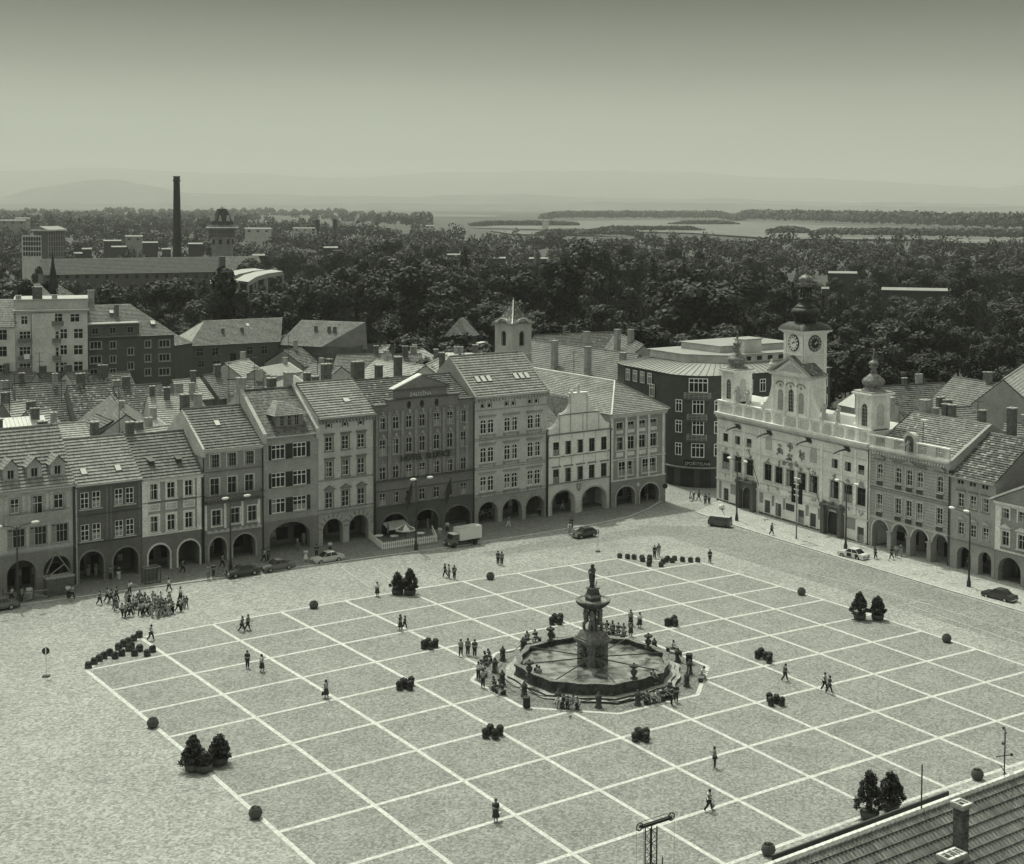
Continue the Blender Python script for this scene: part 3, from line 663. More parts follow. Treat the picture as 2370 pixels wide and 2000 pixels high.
# --- 7 hotel with stepped gable
h = House('dark ornate hotel with a stepped gable and roof lettering', NO(9.6), NROT, 16.2, 17.6, M(.19), name='hotel_building', cat='hotel'); X = lambda s: s-9.6
cols = [10.35, 12.45, 14.55, 16.7, 19.05, 21.25, 23.55]; OR = M(.3)
for z_, hh in ((14.75, 1.7), (11.3, 2.1), (7.85, 1.8)): h.row(z_, hh, [X(c) for c in cols], 1.0, bars=(2, 1), frame=M(.5), sur=OR, sw=.1, hood='orn')
h.row(4.4, 1.6, [X(c) for c in cols], 1.0, bars=(2, 1), frame=M(.5), sur=M(.22), sw=.12)
boxes(h.root, 'pilaster', [(X(c)-.85, X(c)-.35, -.16, 0, 7.7, 17.2) for c in cols+[25.1]], M(.235))
st = MB(); prf = [(0, 17.6), (0, 18.1), (2.0, 18.1), (2.0, 18.7), (3.2, 18.7), (3.2, 20.0), (11.6, 20.0), (11.6, 18.8), (13.6, 18.8), (13.6, 18.0), (16.2, 18.0), (16.2, 17.6)]
st.prism_y([(x, q) for x, q in prf][::-1], 0, .6, M(.2)); st.prism_y([(3.0, 20.2), (11.8, 20.2), (7.4, 21.9)], -.1, .9, M(.21))
for a, b, q in ((-.1, 2.1, 18.1), (1.9, 3.2, 18.7), (3.0, 11.8, 20.0), (11.6, 13.7, 18.8), (13.5, 16.3, 18.0)): st.box(a, b, -.3, .7, q, q+.2, M(.12))
st.box(3.1, 11.7, -.2, 0, 18.75, 18.95, M(.1)); st.build('stepped_gable', h.root)
mb = MB(); mb.prism_y([(2.9, 20.2), (7.4, 21.95), (7.4, 22.12), (2.75, 20.3)], -.2, 1.0, M(.45)); mb.prism_y([(11.9, 20.2), (12.05, 20.3), (7.4, 22.12), (7.4, 21.95)], -.2, 1.0, M(.2)); mb.build('gable_coping', h.root)
for sx in (5.4, 7.5, 9.9):
    mb = MB(); mb.lathe([(.3, 0), (.3, .05)], 0, 0, 12, SHADE); me = mb.mesh('oval'); o = link_mesh('oval_window', me, h.root, (sx, -.03, 17.95)); o.rotation_euler = (R(90), 0, 0); o.scale = (1, 1.7, 1)
h.arcade(4.0, [(X(10.6), X(14.7), 2.95), (X(15.85), X(19.8), 2.85), (X(20.8), X(25.2), 2.8)], M(.12), rim=M(.17), rise=1.7)
# wall between arcade and eaves
h.front(4.0, 17.6, h.holes); h.body(6.4, 20.9); h.gable_roof(6.4, 20.9, DT2, ov=-.55); h.band(7.75, .25, .3, M(.09)); h.band(6.3, .12, .1, M(.12)); h.band(4.1, .15, .12, M(.12))
text('HOTEL  SLUNCE', 1.12, DARKM, h.root, (8.0, -.35, 10.2), ext=.07, bold=.02)
text('ZALOŽNA', .75, M(.5), h.root, (7.2, -.1, 19.1), ext=.03)
mb = MB()
for c in cols: mb.ball((X(c)+.5, -.08, 13.9), .28, OR, 8, 5); mb.ball((X(c)+.5, -.08, 17.1), .24, OR, 8, 5)
mb.build('stucco_ornament', h.root)
for x in (4.8, 11.2):         # flags
    fl = empty('facade_flag', (h.O[0], h.O[1], 0), NROT, 'dark drooping flag on a slanted pole of the hotel', 'flag', 'hotel flags'); mb = MB(); mb.tube([(x, 0, 4.6), (x+.25, -1.5, 7.4)], .05, DARKM); mb.build('pole', fl)
    mb = MB(); mb.add([(x+.25, -1.5, 7.3), (x+.05, -.5, 5.3), (x-.35, -.6, 3.9), (x-.15, -.9, 3.4), (x+.1, -1.1, 4.4), (x+.35, -1.3, 5.6)], [(0, 1, 2, 3, 4, 5)], mat('flag_cloth', .08, .3)); mb.build('cloth', fl)
dpipe(h, .05, 17); dpipe(h, 16.15, 17.3)
aw = MB(); aw.add([(1.3, 0.4, 1.9), (4.8, .4, 1.9), (4.8, -1.3, 1.25), (1.3, -1.3, 1.25)], [(0, 1, 2, 3)], M(.3)); aw.box(1.3, 4.8, -1.33, -1.28, 1.08, 1.25, M(.5)); aw.build('awning', h.root)
for x, y, q, a in ((2.6, 9.5, 23.2, .85), (5.4, 8.4, 22.6, .4), (-2.5, 9.3, 23.2, .6), (-5.6, 9, 22.2, .35), (9.5, 10, 23.4, .45)): chimney(h.roof, x, y, 17, q, a, .5)
# --- 8 tall pale house
h = House('tall pale house with twin arched windows and three roof skylights on each side', NO(25.85), NROT, 12.9, 18.35, M(.42)); X = lambda s: s-25.85
for c in (26.9, 31.1, 35.25):
    for z_, hh in ((12.65, 2.15), (8.45, 2.3), (4.25, 2.3)): h.row(z_, hh, [X(c), X(c)+1.3], 1.12, bars=(2, 2), tr=.72, frame=WHITE, fw=.11, arch=.3, sill=False)
    h.row(16.4, .65, [X(c)+.1, X(c)+1.3], .62, bars=(1, 0), sur=M(.3), sw=.1, sill=False)
mb = MB(); GX = M(.27)
for c in (26.9, 31.1, 35.25):
    for z_ in (14.95, 10.9, 6.7):
        mb.box(X(c)-.25, X(c)+2.7, -.22, 0, z_+.25, z_+.4, GX); mb.box(X(c)-.15, X(c)+2.6, -.08, 0, z_+.02, z_+.24, M(.34))
    for z_ in (12.5, 8.3, 4.1): mb.box(X(c)-.25, X(c)+2.7, -.18, 0, z_-.14, z_, GX); mb.box(X(c)-.1, X(c)+.1, -.14, 0, z_-.5, z_-.14, GX); mb.box(X(c)+2.35, X(c)+2.55, -.14, 0, z_-.5, z_-.14, GX)
mb.build('hood_moulding', h.root)
for z_ in (12.0, 11.75, 7.8, 7.5, 3.85, 3.5, 16.1): h.band(z_, .09, .1, GX)
h.arcade(3.45, [(X(26.6), X(30.0), 2.65), (X(30.8), X(34.3), 2.6), (X(35.0), X(38.4), 2.55)], M(.3)); mb = MB()
for a in (26.6, 30.8, 35.0):
    for k in range(11): an = math.pi*(k+.5)/11; c = X(a)+1.7; mb.tube([(c-math.cos(an)*1.78, -.02, .9+math.sin(an)*1.78), (c-math.cos(an)*2.15, -.02, .9+math.sin(an)*2.15)], .045, GX, 4)
mb.build('voussoir', h.root)
h.finish(3.45); h.body(6.5, 23.35, M(.3)); h.gable_roof(6.5, 23.35, DT3); h.cornice(18.2, .5, .5, M(.38), dent=True)
for x in (1.7, 2.7, 3.7, 8.5, 9.5, 10.5): skylight(h.roof, x, 1.9, h.rz_(1.9), math.atan(h.k), .8, 1.3)
h.coping(.0, 6.5, 23.35, .1, .3, M(.3)); h.coping(12.9, 6.5, 23.35, .1, .3, M(.25)); dpipe(h, 12.85, 12)
chimney(h.roof, .2, 9.0, 20, 23.7, .3, .4)
# --- 9 white gabled house
h = House('white house with a curved baroque gable and dark windows', NO(38.85), NROT, 12.1, 11.4, M(.6)); X = lambda s: s-38.85
xs_ = [X(39.95), X(42.2), X(44.5), X(46.75), X(49.1)]; DK = M(.2)
for z_, hh in ((8.15, 2.05), (4.0, 2.1)): h.row(z_, hh, xs_, 1.15, bars=(2, 1), frame=M(.12), sur=M(.7), sw=.14, **(dict(hood='flat', hm=DK) if z_ < 5 else {}))
g = MB(); W9 = 12.1
out_ = [(0.3, 11.4), (.3, 12.2), (1.0, 12.4), (1.7, 12.9), (2.2, 13.6), (2.35, 14.3), (3.0, 14.4), (3.8, 14.9), (4.3, 15.7), (4.4, 16.7), (4.4, 17.2), (7.5, 17.2), (7.5, 16.2), (7.7, 15.4), (8.3, 14.7), (9.1, 14.35), (9.9, 14.3), (10.0, 13.6), (10.5, 12.9), (11.2, 12.4), (11.9, 12.2), (11.9, 11.4)]
g.prism_y(out_[::-1], 0, .5, M(.6)); o9 = g.build('curved_gable', h.root); g = MB()
for a, b in zip(out_[1:-1], out_[2:-1]): g.tube([(a[0], .25, a[1]), (b[0], .25, b[1])], .16, M(.45), 6)
g.box(4.2, 7.7, -.2, .7, 17.2, 17.4, M(.5)); g.lathe([(.3, 17.4), (.15, 17.7), (.35, 18.1), (.05, 18.9)], 5.95, .25, 8, M(.4)); g.ball((4.7, .25, 17.65), .3, M(.5)); g.build('gable_coping', o9)
g = MB()
for x in (2.3, 4.35, 6.7, 7.5, 9.8): g.box(x-.07, x+.07, -.06, 0, 11.5, 14.1 if x in (2.3, 9.8) else 16.9 if x in (4.35, 7.5) else 14.1, M(.38))
for x in (.25, 2.3, 4.6, 6.9, 9.2, 11.6): g.box(x-.06, x+.06, -.05, 0, 4.1, 11.2, M(.42))
g.box(2.3, 9.9, -.12, 0, 14.15, 14.3, DK); g.build('lesene', h.root)
for z_, t in ((11.35, .2), (7.95, .14), (3.9, .14)): h.band(z_, t, .14, DK)
h.arcade(3.9, [(X(39.8), X(44.0), 2.75), (X(45.5), X(50.1), 2.65)], M(.48), rim=M(.36), rise=1.75); h.finish(3.9); h.body(3.4, 14.2, hidden=0)
mb = MB(); mb.slope((4.5, 12, 12.0), (4.5, .4, 12.0), (6, .4, 16.4), (6, 12, 16.4), DT); mb.slope((7.5, .4, 12), (7.5, 12, 12), (6, 12, 16.4), (6, .4, 16.4), DT); mb.slope((0, .5, 11.3), (W9, .5, 11.3), (W9, 9, 15.5), (0, 9, 15.5), DT); h.roof = mb.build('roof', h.root)
sh = MB(); sh.prism_y([(-.42, .55), (.42, .55), (.4, -.1), (0, -.6), (-.4, -.1)][::-1], -.06, 0, M(.1)); sh.prism_y([(-.28, .42), (.28, .42), (.26, -.05), (0, -.4), (-.26, -.05)][::-1], -.09, -.06, M(.5)); sh.prism_y([(-.1, .3), (.1, .3), (.06, -.3), (-.06, -.3)][::-1], -.11, -.09, M(.08)); sh.build('coat_of_arms', h.root, (6.0, 0, 2.9))
for x in (.7, 1.3): skylight(h.roof, x, 3.0, 12.7, .45, .45, 1.6)
dpipe(h, .05, 11); dpipe(h, 12.05, 11)
# --- 10 corner house with hipped roof
h = House('corner house with grey panels between pale pilasters and hipped roof', NO(51.0), NROT, 11.2, 13.7, M(.27)); X = lambda s: s-51.0; LT = M(.5)
xs_ = [X(52.1), X(54.4), X(56.7), X(59.0)]
h.row(11.1, 1.0, xs_, 1.3, bars=(2, 0), frame=M(.35), sur=LT, sw=.1, sill=False); h.row(7.75, 2.05, xs_, 1.35, bars=(2, 1), frame=M(.45), sur=LT, sw=.12); h.row(3.7, 2.2, [X(52.6), X(57.4)], 2.8, bars=(4, 1), frame=M(.5), sur=LT, sw=.15)
boxes(h.root, 'pilaster', [(x, x+.42, -.1, 0, 3.1, 13.0) for x in (.05, 2.85, 5.2, 7.5, 10.5)], LT)
boxes(h.root, 'panel', [(x, x+1.35, -.07, 0, 10.35, 10.85) for x in xs_]+[(x, x+1.35, -.07, 0, 6.75, 7.4) for x in xs_], LT)
h.arcade(3.0, [(X(52.2), X(56.0), 1.95), (X(57.0), X(60.9), 1.9)], M(.25), rim=M(.38), rise=1.6); h.finish(3.0); h.cornice(13.55, .7, .55, M(.42)); h.band(3.05, .18, .16, LT); h.band(6.3, .12, .1, LT)
mb = MB(); g = MB(); g.prism_y([(-.3, 0), (0, .4), (.3, 0), (0, -.4)][::-1], -.1, 0, M(.5)); g.build('diamond_plaque', h.root, (5.55, 0, 2.0))
wm = M(.27); mb = MB(); D = 5.5; LB = 34      # long wing running back along the side street
mb.quad((11.2, 0, -3), (11.2, LB, -3), (11.2, LB, 13.7), (11.2, 0, 13.7), wm); mb.quad((0, LB, -3), (11.2, LB, -3), (11.2, LB, 13.7), (0, LB, 13.7), wm); mb.quad((0, 0, -3), (0, LB, -3), (0, LB, 13.7), (0, 0, 13.7), wm); mb.build('side_walls', h.root)
mb = MB(); zf = 13.45
mb.slope((-.3, -.6, zf), (11.7, -.6, zf), (5.6, 6.0, 17.6), (5.6, 6.0, 17.6), DT3, .5, .11); mb.slope((-.3, LB, zf), (-.3, -.6, zf), (5.6, 6.0, 17.6), (5.6, LB, 17.6), DT3, .5, .11); mb.slope((11.7, -.6, zf), (11.7, LB, zf), (5.6, LB, 17.6), (5.6, 6.0, 17.6), DT, .5, .11)
mb.tube([(-.3, -.6, zf+.1), (5.6, 6, 17.7), (5.6, LB, 17.7)], .15, M(.5)); mb.tube([(11.7, -.6, zf+.1), (5.6, 6, 17.7)], .15, DT3); h.roof = mb.build('roof', h.root)
# --- end house off the left edge
h = House('pale house cut by the left edge beside the dormer house', NO(-52), NROT, 10.3, 12.5, M(.38)); h.arcade(4.7, [(1, 4.2, 3.8), (5.4, 8.8, 3.8)], M(.3)); h.row(5.6, 2, [1, 4, 7], 1.2); h.row(9.2, 2, [1, 4, 7], 1.2); h.finish(4.7); h.body(6, 18.6); h.gable_roof(6, 18.6, DT3); h.cornice()
# ------------------------------------------------------------------ east side
TO, TD = (69.7, 59.3), (66.1, 23.5); TROT = math.atan2(TD[1]-TO[1], TD[0]-TO[0])
EO, ED = (66.2, 23.8), (65.0, 0.0); EROT = math.atan2(ED[1]-EO[1], ED[0]-EO[0])
def EP(s, y=0): return (EO[0]+s*math.cos(EROT)-y*math.sin(EROT), EO[1]+s*math.sin(EROT)+y*math.cos(EROT))
TW = M(.55); TG = M(.38); TT = M(.74)
h = House('white baroque town hall with clock tower and two onion-domed turrets', TO, TROT, 35.6, 12.7, TW, name='town_hall', cat='town hall')
DKG = mat('town_hall_glass', .03, .5, scale=.6, rough=.15, spec=.6); FB = M(.1)
w3 = [1.5, 4.65, 7.65, 12.15, 14.8, 17.5, 20.15, 22.8, 27.4, 30.25, 33.0]
h.row(8.35, 1.35, [1.6, 4.7, 7.65, 27.6, 30.4, 33.15], 1.35, bars=(3, 3), tr=.99, frame=FB, sur=TT, sw=.16, sill=False, fw=.05)
h.row(3.95, 2.55, w3, 1.8, bars=(2, 1), tr=.68, frame=FB, sur=TG, sw=.2, fw=.07, hm=TG)
h.row(-1.05, 2.0, [1.85, 12.35, 15.0, 20.3, 23.0, 33.2], 1.4, bars=(1, 1), tr=.5, frame=M(.14), glass=mat('dark_board', .09, .3), sur=TT, sw=.24, sill=False)
dh = [(6.6, 9.7, -3, 2.2, 1.4), (26.7, 29.9, -3, 2.5, 1.4)]
h.front(-3, 12.7, h.holes+dh)
h.body(6, 15.5, TW, flat=True)
for a, b in ((0, 6.2), (11.0, 26.0), (30.7, 35.6)):     # pale plinth, dark foot
    mb = MB(); q = 1.95
    hol = [(x, x+1.4, -1.05, .95) for x in (1.85, 12.35, 15.0, 20.3, 23.0, 33.2) if a < x < b]
    mb.box(a, b, -.035, 0, -3, -1.1, M(.12)); mb.build('plinth', h.root)
for a, b in ((6.0, 10.3), (26.1, 30.5)):          # portals
    c = (a+b)/2; mb = MB()
    for x in (a, b-.75): mb.box(x, x+.75, -.75, 0, -3, 2.6, M(.13)); mb.box(x-.1, x+.85, -.9, 0, 2.6, 2.9, M(.13)); mb.lathe([(.25, 2.9), (.32, 3.2), (.12, 3.5)], x+.38, -.45, 8, M(.14))
    ap = arch_pts(c-1.55, c+1.55, 2.2 if a < 10 else 2.5, 1.4); q = 2.95
    for (x0_, z0_), (x1_, z1_) in zip(ap[:-1], ap[1:]): mb.quad((x0_, -.4, z0_), (x1_, -.4, z1_), (x1_, -.4, q), (x0_, -.4, q), M(.15)); mb.quad((x0_, -.4, z0_), (x0_, 0, z0_), (x1_, 0, z1_), (x1_, -.4, z1_), M(.15))
    mb.box(a, b, -.95, 0, 2.95, 3.15, M(.16)); mb.ball((c, -.5, 3.3), .35, M(.16)); o = mb.build('portal', h.root)
    mb = MB(); mb.box(c-1.56, c+1.56, .3, .4, -3, 2.6, mat('oak_door', .06, .4, scale=.4)); mb.box(c-.03, c+.03, .27, .3, -3, 1.2, DARKM); mb.box(c-1.5, c+1.5, .26, .3, 1.15, 1.25, DARKM); mb.build('door', o)
boxes(h.root, 'wall_plaque', [(17.5, 19.4, -.06, 0, .35, 1.35)], M(.07))
h.cornice(12.95, .8, .7, M(.5)); h.band(11.9, .12, .15, TG); h.band(7.75, .22, .16, M(.5)); h.band(2.2, .28, .2, M(.45)); h.band(10.5, .08, .08, TG); h.band(3.3, .1, .08, TG)
boxes(h.root, 'wall_panel', [(a, b, -.03, 0, c, d) for a, b, c, d in ((.7, 1.3, -.9, 1.9), (3.7, 6.0, .3, 1.9), (11.1, 12.0, .3, 1.9), (13.9+.2, 14.7, .3, 1.9), (16.8, 17.3, .3, 1.9), (22.0, 22.7, .3, 1.9), (24.8, 26.0, .3, 1.9), (31.0, 32.8, .3, 1.9))], M(.27))
boxes(h.root, 'pilaster', [(x, x+.5, -.12, 0, 2.4, 11.7) for x in (.1, 3.75, 6.8, 10.7, 25.2, 29.5, 32.4, 35.0)], M(.68))
# painted and stucco decoration between the rows
rr = random.Random(5)
def stucco(cx, cz, r, n, m, name='stucco_ornament'):
    mb = MB()
    for k in range(n):
        a = rr.random()*6.28; q = r*math.sqrt(rr.random()); mb.ball((cx+q*math.cos(a)*.9, -.05, cz+q*math.sin(a)), rr.uniform(.08, .22), m, 6, 4)
    return mb.build(name, h.root)
for cx, cz in ((13.2, 9.3), (23.6, 9.0)):
    mb = MB(); ap = arch_pts(cx-.75, cx+.75, cz+1.6, .75, 8); mb.prism_y(([(cx-.75, cz-.6)]+ap+[(cx+.75, cz-.6)])[::-1], -.06, 0, TG); mb.build('blind_niche', h.root)
for cx, cz, r, m in ((15.8, 9.0, .9, M(.12)), (20.9, 9.0, .9, M(.12)), (18.3, 9.9, .6, M(.16)), (18.3, 7.9, .95, M(.11)), (17.0, 7.4, .5, M(.2)), (19.8, 7.4, .5, M(.2))):
    mb = MB(); mb.lathe([(r*.5, 0), (r*.52, .06)], 0, 0, 10, m); o = mb.build('coat_of_arms', h.root, (cx, -.02, cz)); o.rotation_euler = (R(90), 0, 0); stucco(cx, cz, r, 16, M(.26), 'coat_of_arms')
for x in w3: stucco(x+.9, 6.95, .5, 8, M(.3))
for x in w3: stucco(x+.9, 3.0, .45, 4, M(.34))
for x, z_ in ((5.9, 11.1), (13.7, 11.2), (22.9, 11.4), (31.2, 11.4)):      # dragon gargoyles
    mb = MB(); mb.tube([(0, 0, 0), (-.5, -.7, .1), (-1.1, -1.5, -.15), (-1.6, -2.2, -.6)], .26, M(.07), 8, .12)
    mb.tube([(-1.6, -2.2, -.6), (-1.9, -2.55, -.95)], .17, M(.09), 6, .1); mb.tube([(-1.55, -2.1, -.5), (-1.75, -2.35, -.3)], .08, M(.09), 5, .02)
    mb.add([(0, 0, .1), (-.6, -.7, .5), (-1.0, -.9, .9), (-.3, -.1, .75)], [(0, 1, 2, 3)], M(.07)); mb.add([(.1, 0, 0), (.2, -.8, .2), (-.1, -1.3, .6), (.3, -.2, .8)], [(0, 1, 2, 3)], M(.07)); mb.ball((.1, -.1, 0), .42, M(.08)); mb.build('gargoyle', h.root, (x, 0, z_)).scale = (.68, .68, .68)
# parapet with panels
mb = MB(); mb.box(0, 35.6, 0.0, .35, 12.7, 14.65, TT); mb.box(-.1, 35.7, -.15, .5, 14.65, 14.82, M(.7)); mb.box(-.03, .35, .35, 11, 12.7, 14.6, TT); mb.box(35.25, 35.63, .35, 11, 12.7, 14.6, TT); pr = mb.build('parapet', h.root)
xs_ = [0.1, 4.1, 6.6, 9.2, 11.8, 13.8, 16.5, 19.7, 22.6, 25.0, 27.6, 30.2, 32.5, 35.0]
boxes(pr, 'parapet_pier', [(x, x+.5, -.12, 0, 12.75, 14.64) for x in xs_], M(.68))
for a, b in zip(xs_[:-1], xs_[1:]):
    mb = MB(); c = (a+b+.5)/2; wd = (b-a-.5)/2-.2; mb.prism_y([(c-wd, 13.25), (c-wd*.7, 12.98), (c+wd*.7, 12.98), (c+wd, 13.25), (c+wd, 14.1), (c+wd*.7, 14.4), (c-wd*.7, 14.4), (c-wd, 14.1)], -.04, 0, M(.42)); mb.build('parapet_panel', pr)
# turrets
COP = mat('weathered_copper', .2, .8, scale=.45, rough=.55, spec=.3, bump=.3); COPD = mat('dark_copper', .03, .9, scale=.6, rough=.55, spec=.3, bump=.3)
def onion(par, cx, cy, z, k, mt, name='onion_dome'):
    p = [(1.72, 0), (1.75, .1), (1.25, .32), (1.0, .55), (1.1, .68), (1.52, .95), (1.62, 1.3), (1.4, 1.7), (1.0, 1.98), (.98, 2.06), (.62, 2.3), (.42, 2.5), (.4, 2.62), (.55, 2.68), (.4, 2.74), (.36, 3.15), (.62, 3.3), (.6, 3.4), (.4, 3.5), (.62, 3.66), (.72, 3.85), (.6, 4.08), (.3, 4.22), (.12, 4.4), (.1, 4.7), (.24, 4.85), (.1, 5.0), (.05, 5.3), (.05, 5.55), (.16, 5.7), (.05, 5.85)]
    mb = MB(); mb.lathe([(r*k, z+q*k) for r, q in p], cx, cy, 16, mt); return mb.build(name, par)
def turret(x0, x1, dp, z1, k):
    o = MB(); c = (x0+x1)/2; t = MB(); wall_holes(t, x0, x1, 14.82, z1, [(c-.62, c+.62, 15.1, 18.3, .62)], TW, .45, .3)
    t.quad((x1, .45, 14.82), (x1, .45+dp, 14.82), (x1, .45+dp, z1), (x1, .45, z1), TW); t.quad((x0, .45+dp, 14.82), (x0, .45, 14.82), (x0, .45, z1), (x0, .45+dp, z1), TW); t.quad((x1, .45+dp, 12.8), (x0, .45+dp, 12.8), (x0, .45+dp, z1), (x1, .45+dp, z1), TW)
    for x in (x0-.08, x1-.42): t.box(x, x+.5, .3, .8, 14.82, z1-.3, TT)
    t.box(x1-.42, x1+.08, .45+dp-.5, .45+dp+.08, 14.82, z1-.3, TT)
    for xx in (x1+.02,): t.prism_x(([(.45+dp/2-.6, 15.3)]+[(y, q) for y, q in arch_pts(.45+dp/2-.6, .45+dp/2+.6, 18.4, .6, 8)]+[(.45+dp/2+.6, 15.3)]), xx, xx+.05, M(.42))
    t.box(x0-.3, x1+.3, .15, .75+dp, z1-.3, z1-.12, TT); t.box(x0-.55, x1+.55, -.1, 1+dp, z1-.12, z1+.1, TT); t.box(x0-.35, x1+.35, .1, .8+dp, z1+.1, z1+.32, M(.3))
    p = t.build('turret', h.root); window(p, c-.62, 15.1, 1.24, 3.2, .45, bars=(3, 5), tr=.8, frame=M(.45), arch=.62, sill=False, fw=.06)
    onion(p, c, .45+dp/2, z1+.3, k, COP); return p
turret(.65, 3.85, 3.3, 19.7, 1.0); turret(32.2, 35.3, 3.2, 19.7, 1.0)
# centre gable
g = MB(); gx0, gx1 = 13.9, 22.7; yg = -.05
wall_holes(g, gx0, gx1, 14.82, 20.7, [(17.65, 18.95, 15.15, 18.6, .65)], TW, yg, .4)
g.prism_y([(gx0, 20.7), (gx1, 20.7), (18.3, 23.15)][::-1] if False else [(gx0, 20.7), (18.3, 23.15), (gx1, 20.7)], yg+.0, yg+.35, TW)
g.quad((gx1, yg, 14.8), (gx1, 2.6, 14.8), (gx1, 2.6, 20.7), (gx1, yg, 20.7), TW); g.quad((gx0, 2.6, 14.8), (gx0, yg, 14.8), (gx0, yg, 20.7), (gx0, 2.6, 20.7), TW); g.quad((gx1, 2.6, 14.8), (gx0, 2.6, 14.8), (gx0, 2.6, 20.7), (gx1, 2.6, 20.7), TW)
cg = g.build('centre_gable', h.root); window(cg, 17.65, 15.15, 1.3, 3.45, yg, bars=(3, 5), tr=.8, frame=M(.45), arch=.65, sill=False, fw=.06)
mb = MB(); mb.box(13.5, 23.1, -.45, .3, 20.45, 20.72, M(.45)); mb.build('cornice', cg)
for sg in (-1, 1):
    mb = MB(); mb.prism_y([(18.3, 23.2), (18.3+sg*5.1, 20.73), (18.3+sg*5.1, 21.0), (18.3, 23.55)][::sg], -.55, 2.7, M(.3)); mb.build('pediment_coping', cg)
    mb = MB(); mb.slope(*( [(18.3+sg*5.1, 2.7, 21.02), (18.3+sg*5.1, -.5, 21.02), (18.3, -.5, 23.57), (18.3, 2.7, 23.57)] if sg < 0 else [(18.3+sg*5.1, -.5, 21.02), (18.3+sg*5.1, 2.7, 21.02), (18.3, 2.7, 23.57), (18.3, -.5, 23.57)]), DT2, .4, .03); mb.build('roof', cg)
mb = MB(); mb.prism_y([(15.6, 21.1), (21.0, 21.1), (18.3, 22.5)][::-1] if False else [(15.6, 21.1), (18.3, 22.5), (21.0, 21.1)], -.07, -.05, M(.4)); mb.build('pediment_field', cg)
for cx in (15.9, 20.7):
    mb = MB(); mb.prism_y(([(cx-.6, 15.2)]+arch_pts(cx-.6, cx+.6, 18.3, .6, 8)+[(cx+.6, 15.2)])[::-1], yg-.03, yg, M(.3)); mb.build('blind_niche', cg)
for cx in (15.9, 18.3, 20.7):
    mb = MB(); ap = arch_pts(cx-.95, cx+.95, 19.55, .5, 8); mb.tube([(x, yg-.12, z_) for x, z_ in ap], .1, M(.25), 5); mb.ball((cx, yg-.05, 18.95), .22, M(.3)); mb.build('window_hood', cg)
boxes(cg, 'pilaster', [(x, x+.5, yg-.14, yg, 14.85, 20.3) for x in (13.9, 16.75, 19.35, 22.2)], TT)
for sg, x0_ in ((-1, 13.9), (1, 22.7)):      # volutes
    pts = [(0, 14.8), (0, 19.6), (.45, 18.0), (.9, 16.8), (1.6, 16.0), (2.4, 15.7), (2.9, 15.3), (2.9, 14.8)]; mb = MB(); mb.prism_y([(x0_+sg*a, b) for a, b in pts][::1 if sg < 0 else -1], .0, .45, TW)
    mb.ball((x0_+sg*2.35, .1, 15.3), .42, TT); mb.build('volute', cg)
for x in (13.6, 23.0): mb = MB(); mb.lathe([(.22, 20.9), (.1, 21.2), (.2, 21.5), (.38, 21.9), (.3, 22.0), (.1, 22.2), (.18, 22.45), (.03, 22.7)], x, .0, 8, M(.2 if x > 20 else .5)); mb.build('stone_vase', cg)
# clock tower
t = MB(); ta, tb, ty0, ty1 = 16.0, 20.35, .5, 4.85; t.box(ta, tb, ty0, ty1, 13, 27.2, TW)
for x in (ta-.09, tb-.46):
    t.box(x, x+.55, ty0-.09, ty0, 20, 26.9, TT)
for y in (ty0-.09, ty1-.46): t.box(tb, tb+.09, y, y+.55, 14, 26.9, TT)
t.box(ta-.15, tb+.15, ty0-.15, ty1+.15, 23.6, 23.8, TT); t.box(ta-.3, tb+.3, ty0-.3, ty1+.3, 26.9, 27.15, TT); t.box(ta-.65, tb+.65, ty0-.65, ty1+.65, 27.15, 27.4, TT)
tw = t.build('clock_tower', h.root); tcx, tcy = (ta+tb)/2, (ty0+ty1)/2
def clock(par, loc, rot, dark):
    o = empty('clock_face', loc); o.parent = par; o.rotation_euler = rot; f, b = (M(.7), M(.03)) if not dark else (M(.035), M(.28))
    q = MB(); q.lathe([(1.25, 0), (1.25, .06), (1.18, .1)], 0, 0, 32, M(.04) if not dark else M(.12), False); q.build('clock_rim', o)
    q = MB(); q.lathe([(1.14, .1), (1.14, .12)], 0, 0, 32, M(.03) if not dark else M(.1), False); q.lathe([(.72, .12), (.72, .14)], 0, 0, 24, f, False)
    for k in range(12):
        a = 2*math.pi*k/12; c, s_ = math.cos(a), math.sin(a); w_ = .13
        q.add([(c*.74-s_*w_, s_*.74+c*w_, .13), (c*.74+s_*w_, s_*.74-c*w_, .13), (c*1.1+s_*w_*1.25, s_*1.1-c*w_*1.25, .13), (c*1.1-s_*w_*1.25, s_*1.1+c*w_*1.25, .13)], [(0, 1, 2, 3)], M(.72) if not dark else b)
    q.build('clock_dial', o)
    for a, l, w_ in ((R(90-38), .75, .09), (R(90-78), 1.05, .07)):
        q = MB(); c, s_ = math.cos(a), math.sin(a); q.add([(-c*.2-s_*w_, -s_*.2+c*w_, .16), (-c*.2+s_*w_, -s_*.2-c*w_, .16), (c*l, s_*l, .16)], [(0, 1, 2)], M(.02) if not dark else M(.5)); q.build('clock_hand', o)
clock(tw, (tcx, ty0-.01, 25.45), (R(90), 0, 0), False); clock(tw, (tb+.01, tcy, 25.45), (R(90), 0, R(90)), True)
mb = MB(); k = .00966*1.0; Zt = lambda y: 27.42+(1500-y)*k
mb.lathe([(2.95, 27.4), (2.55, Zt(1440)), (2.2, Zt(1420)), (1.75, Zt(1390))], tcx, tcy, 32, COPD, True, sq=1.0, rot=0)
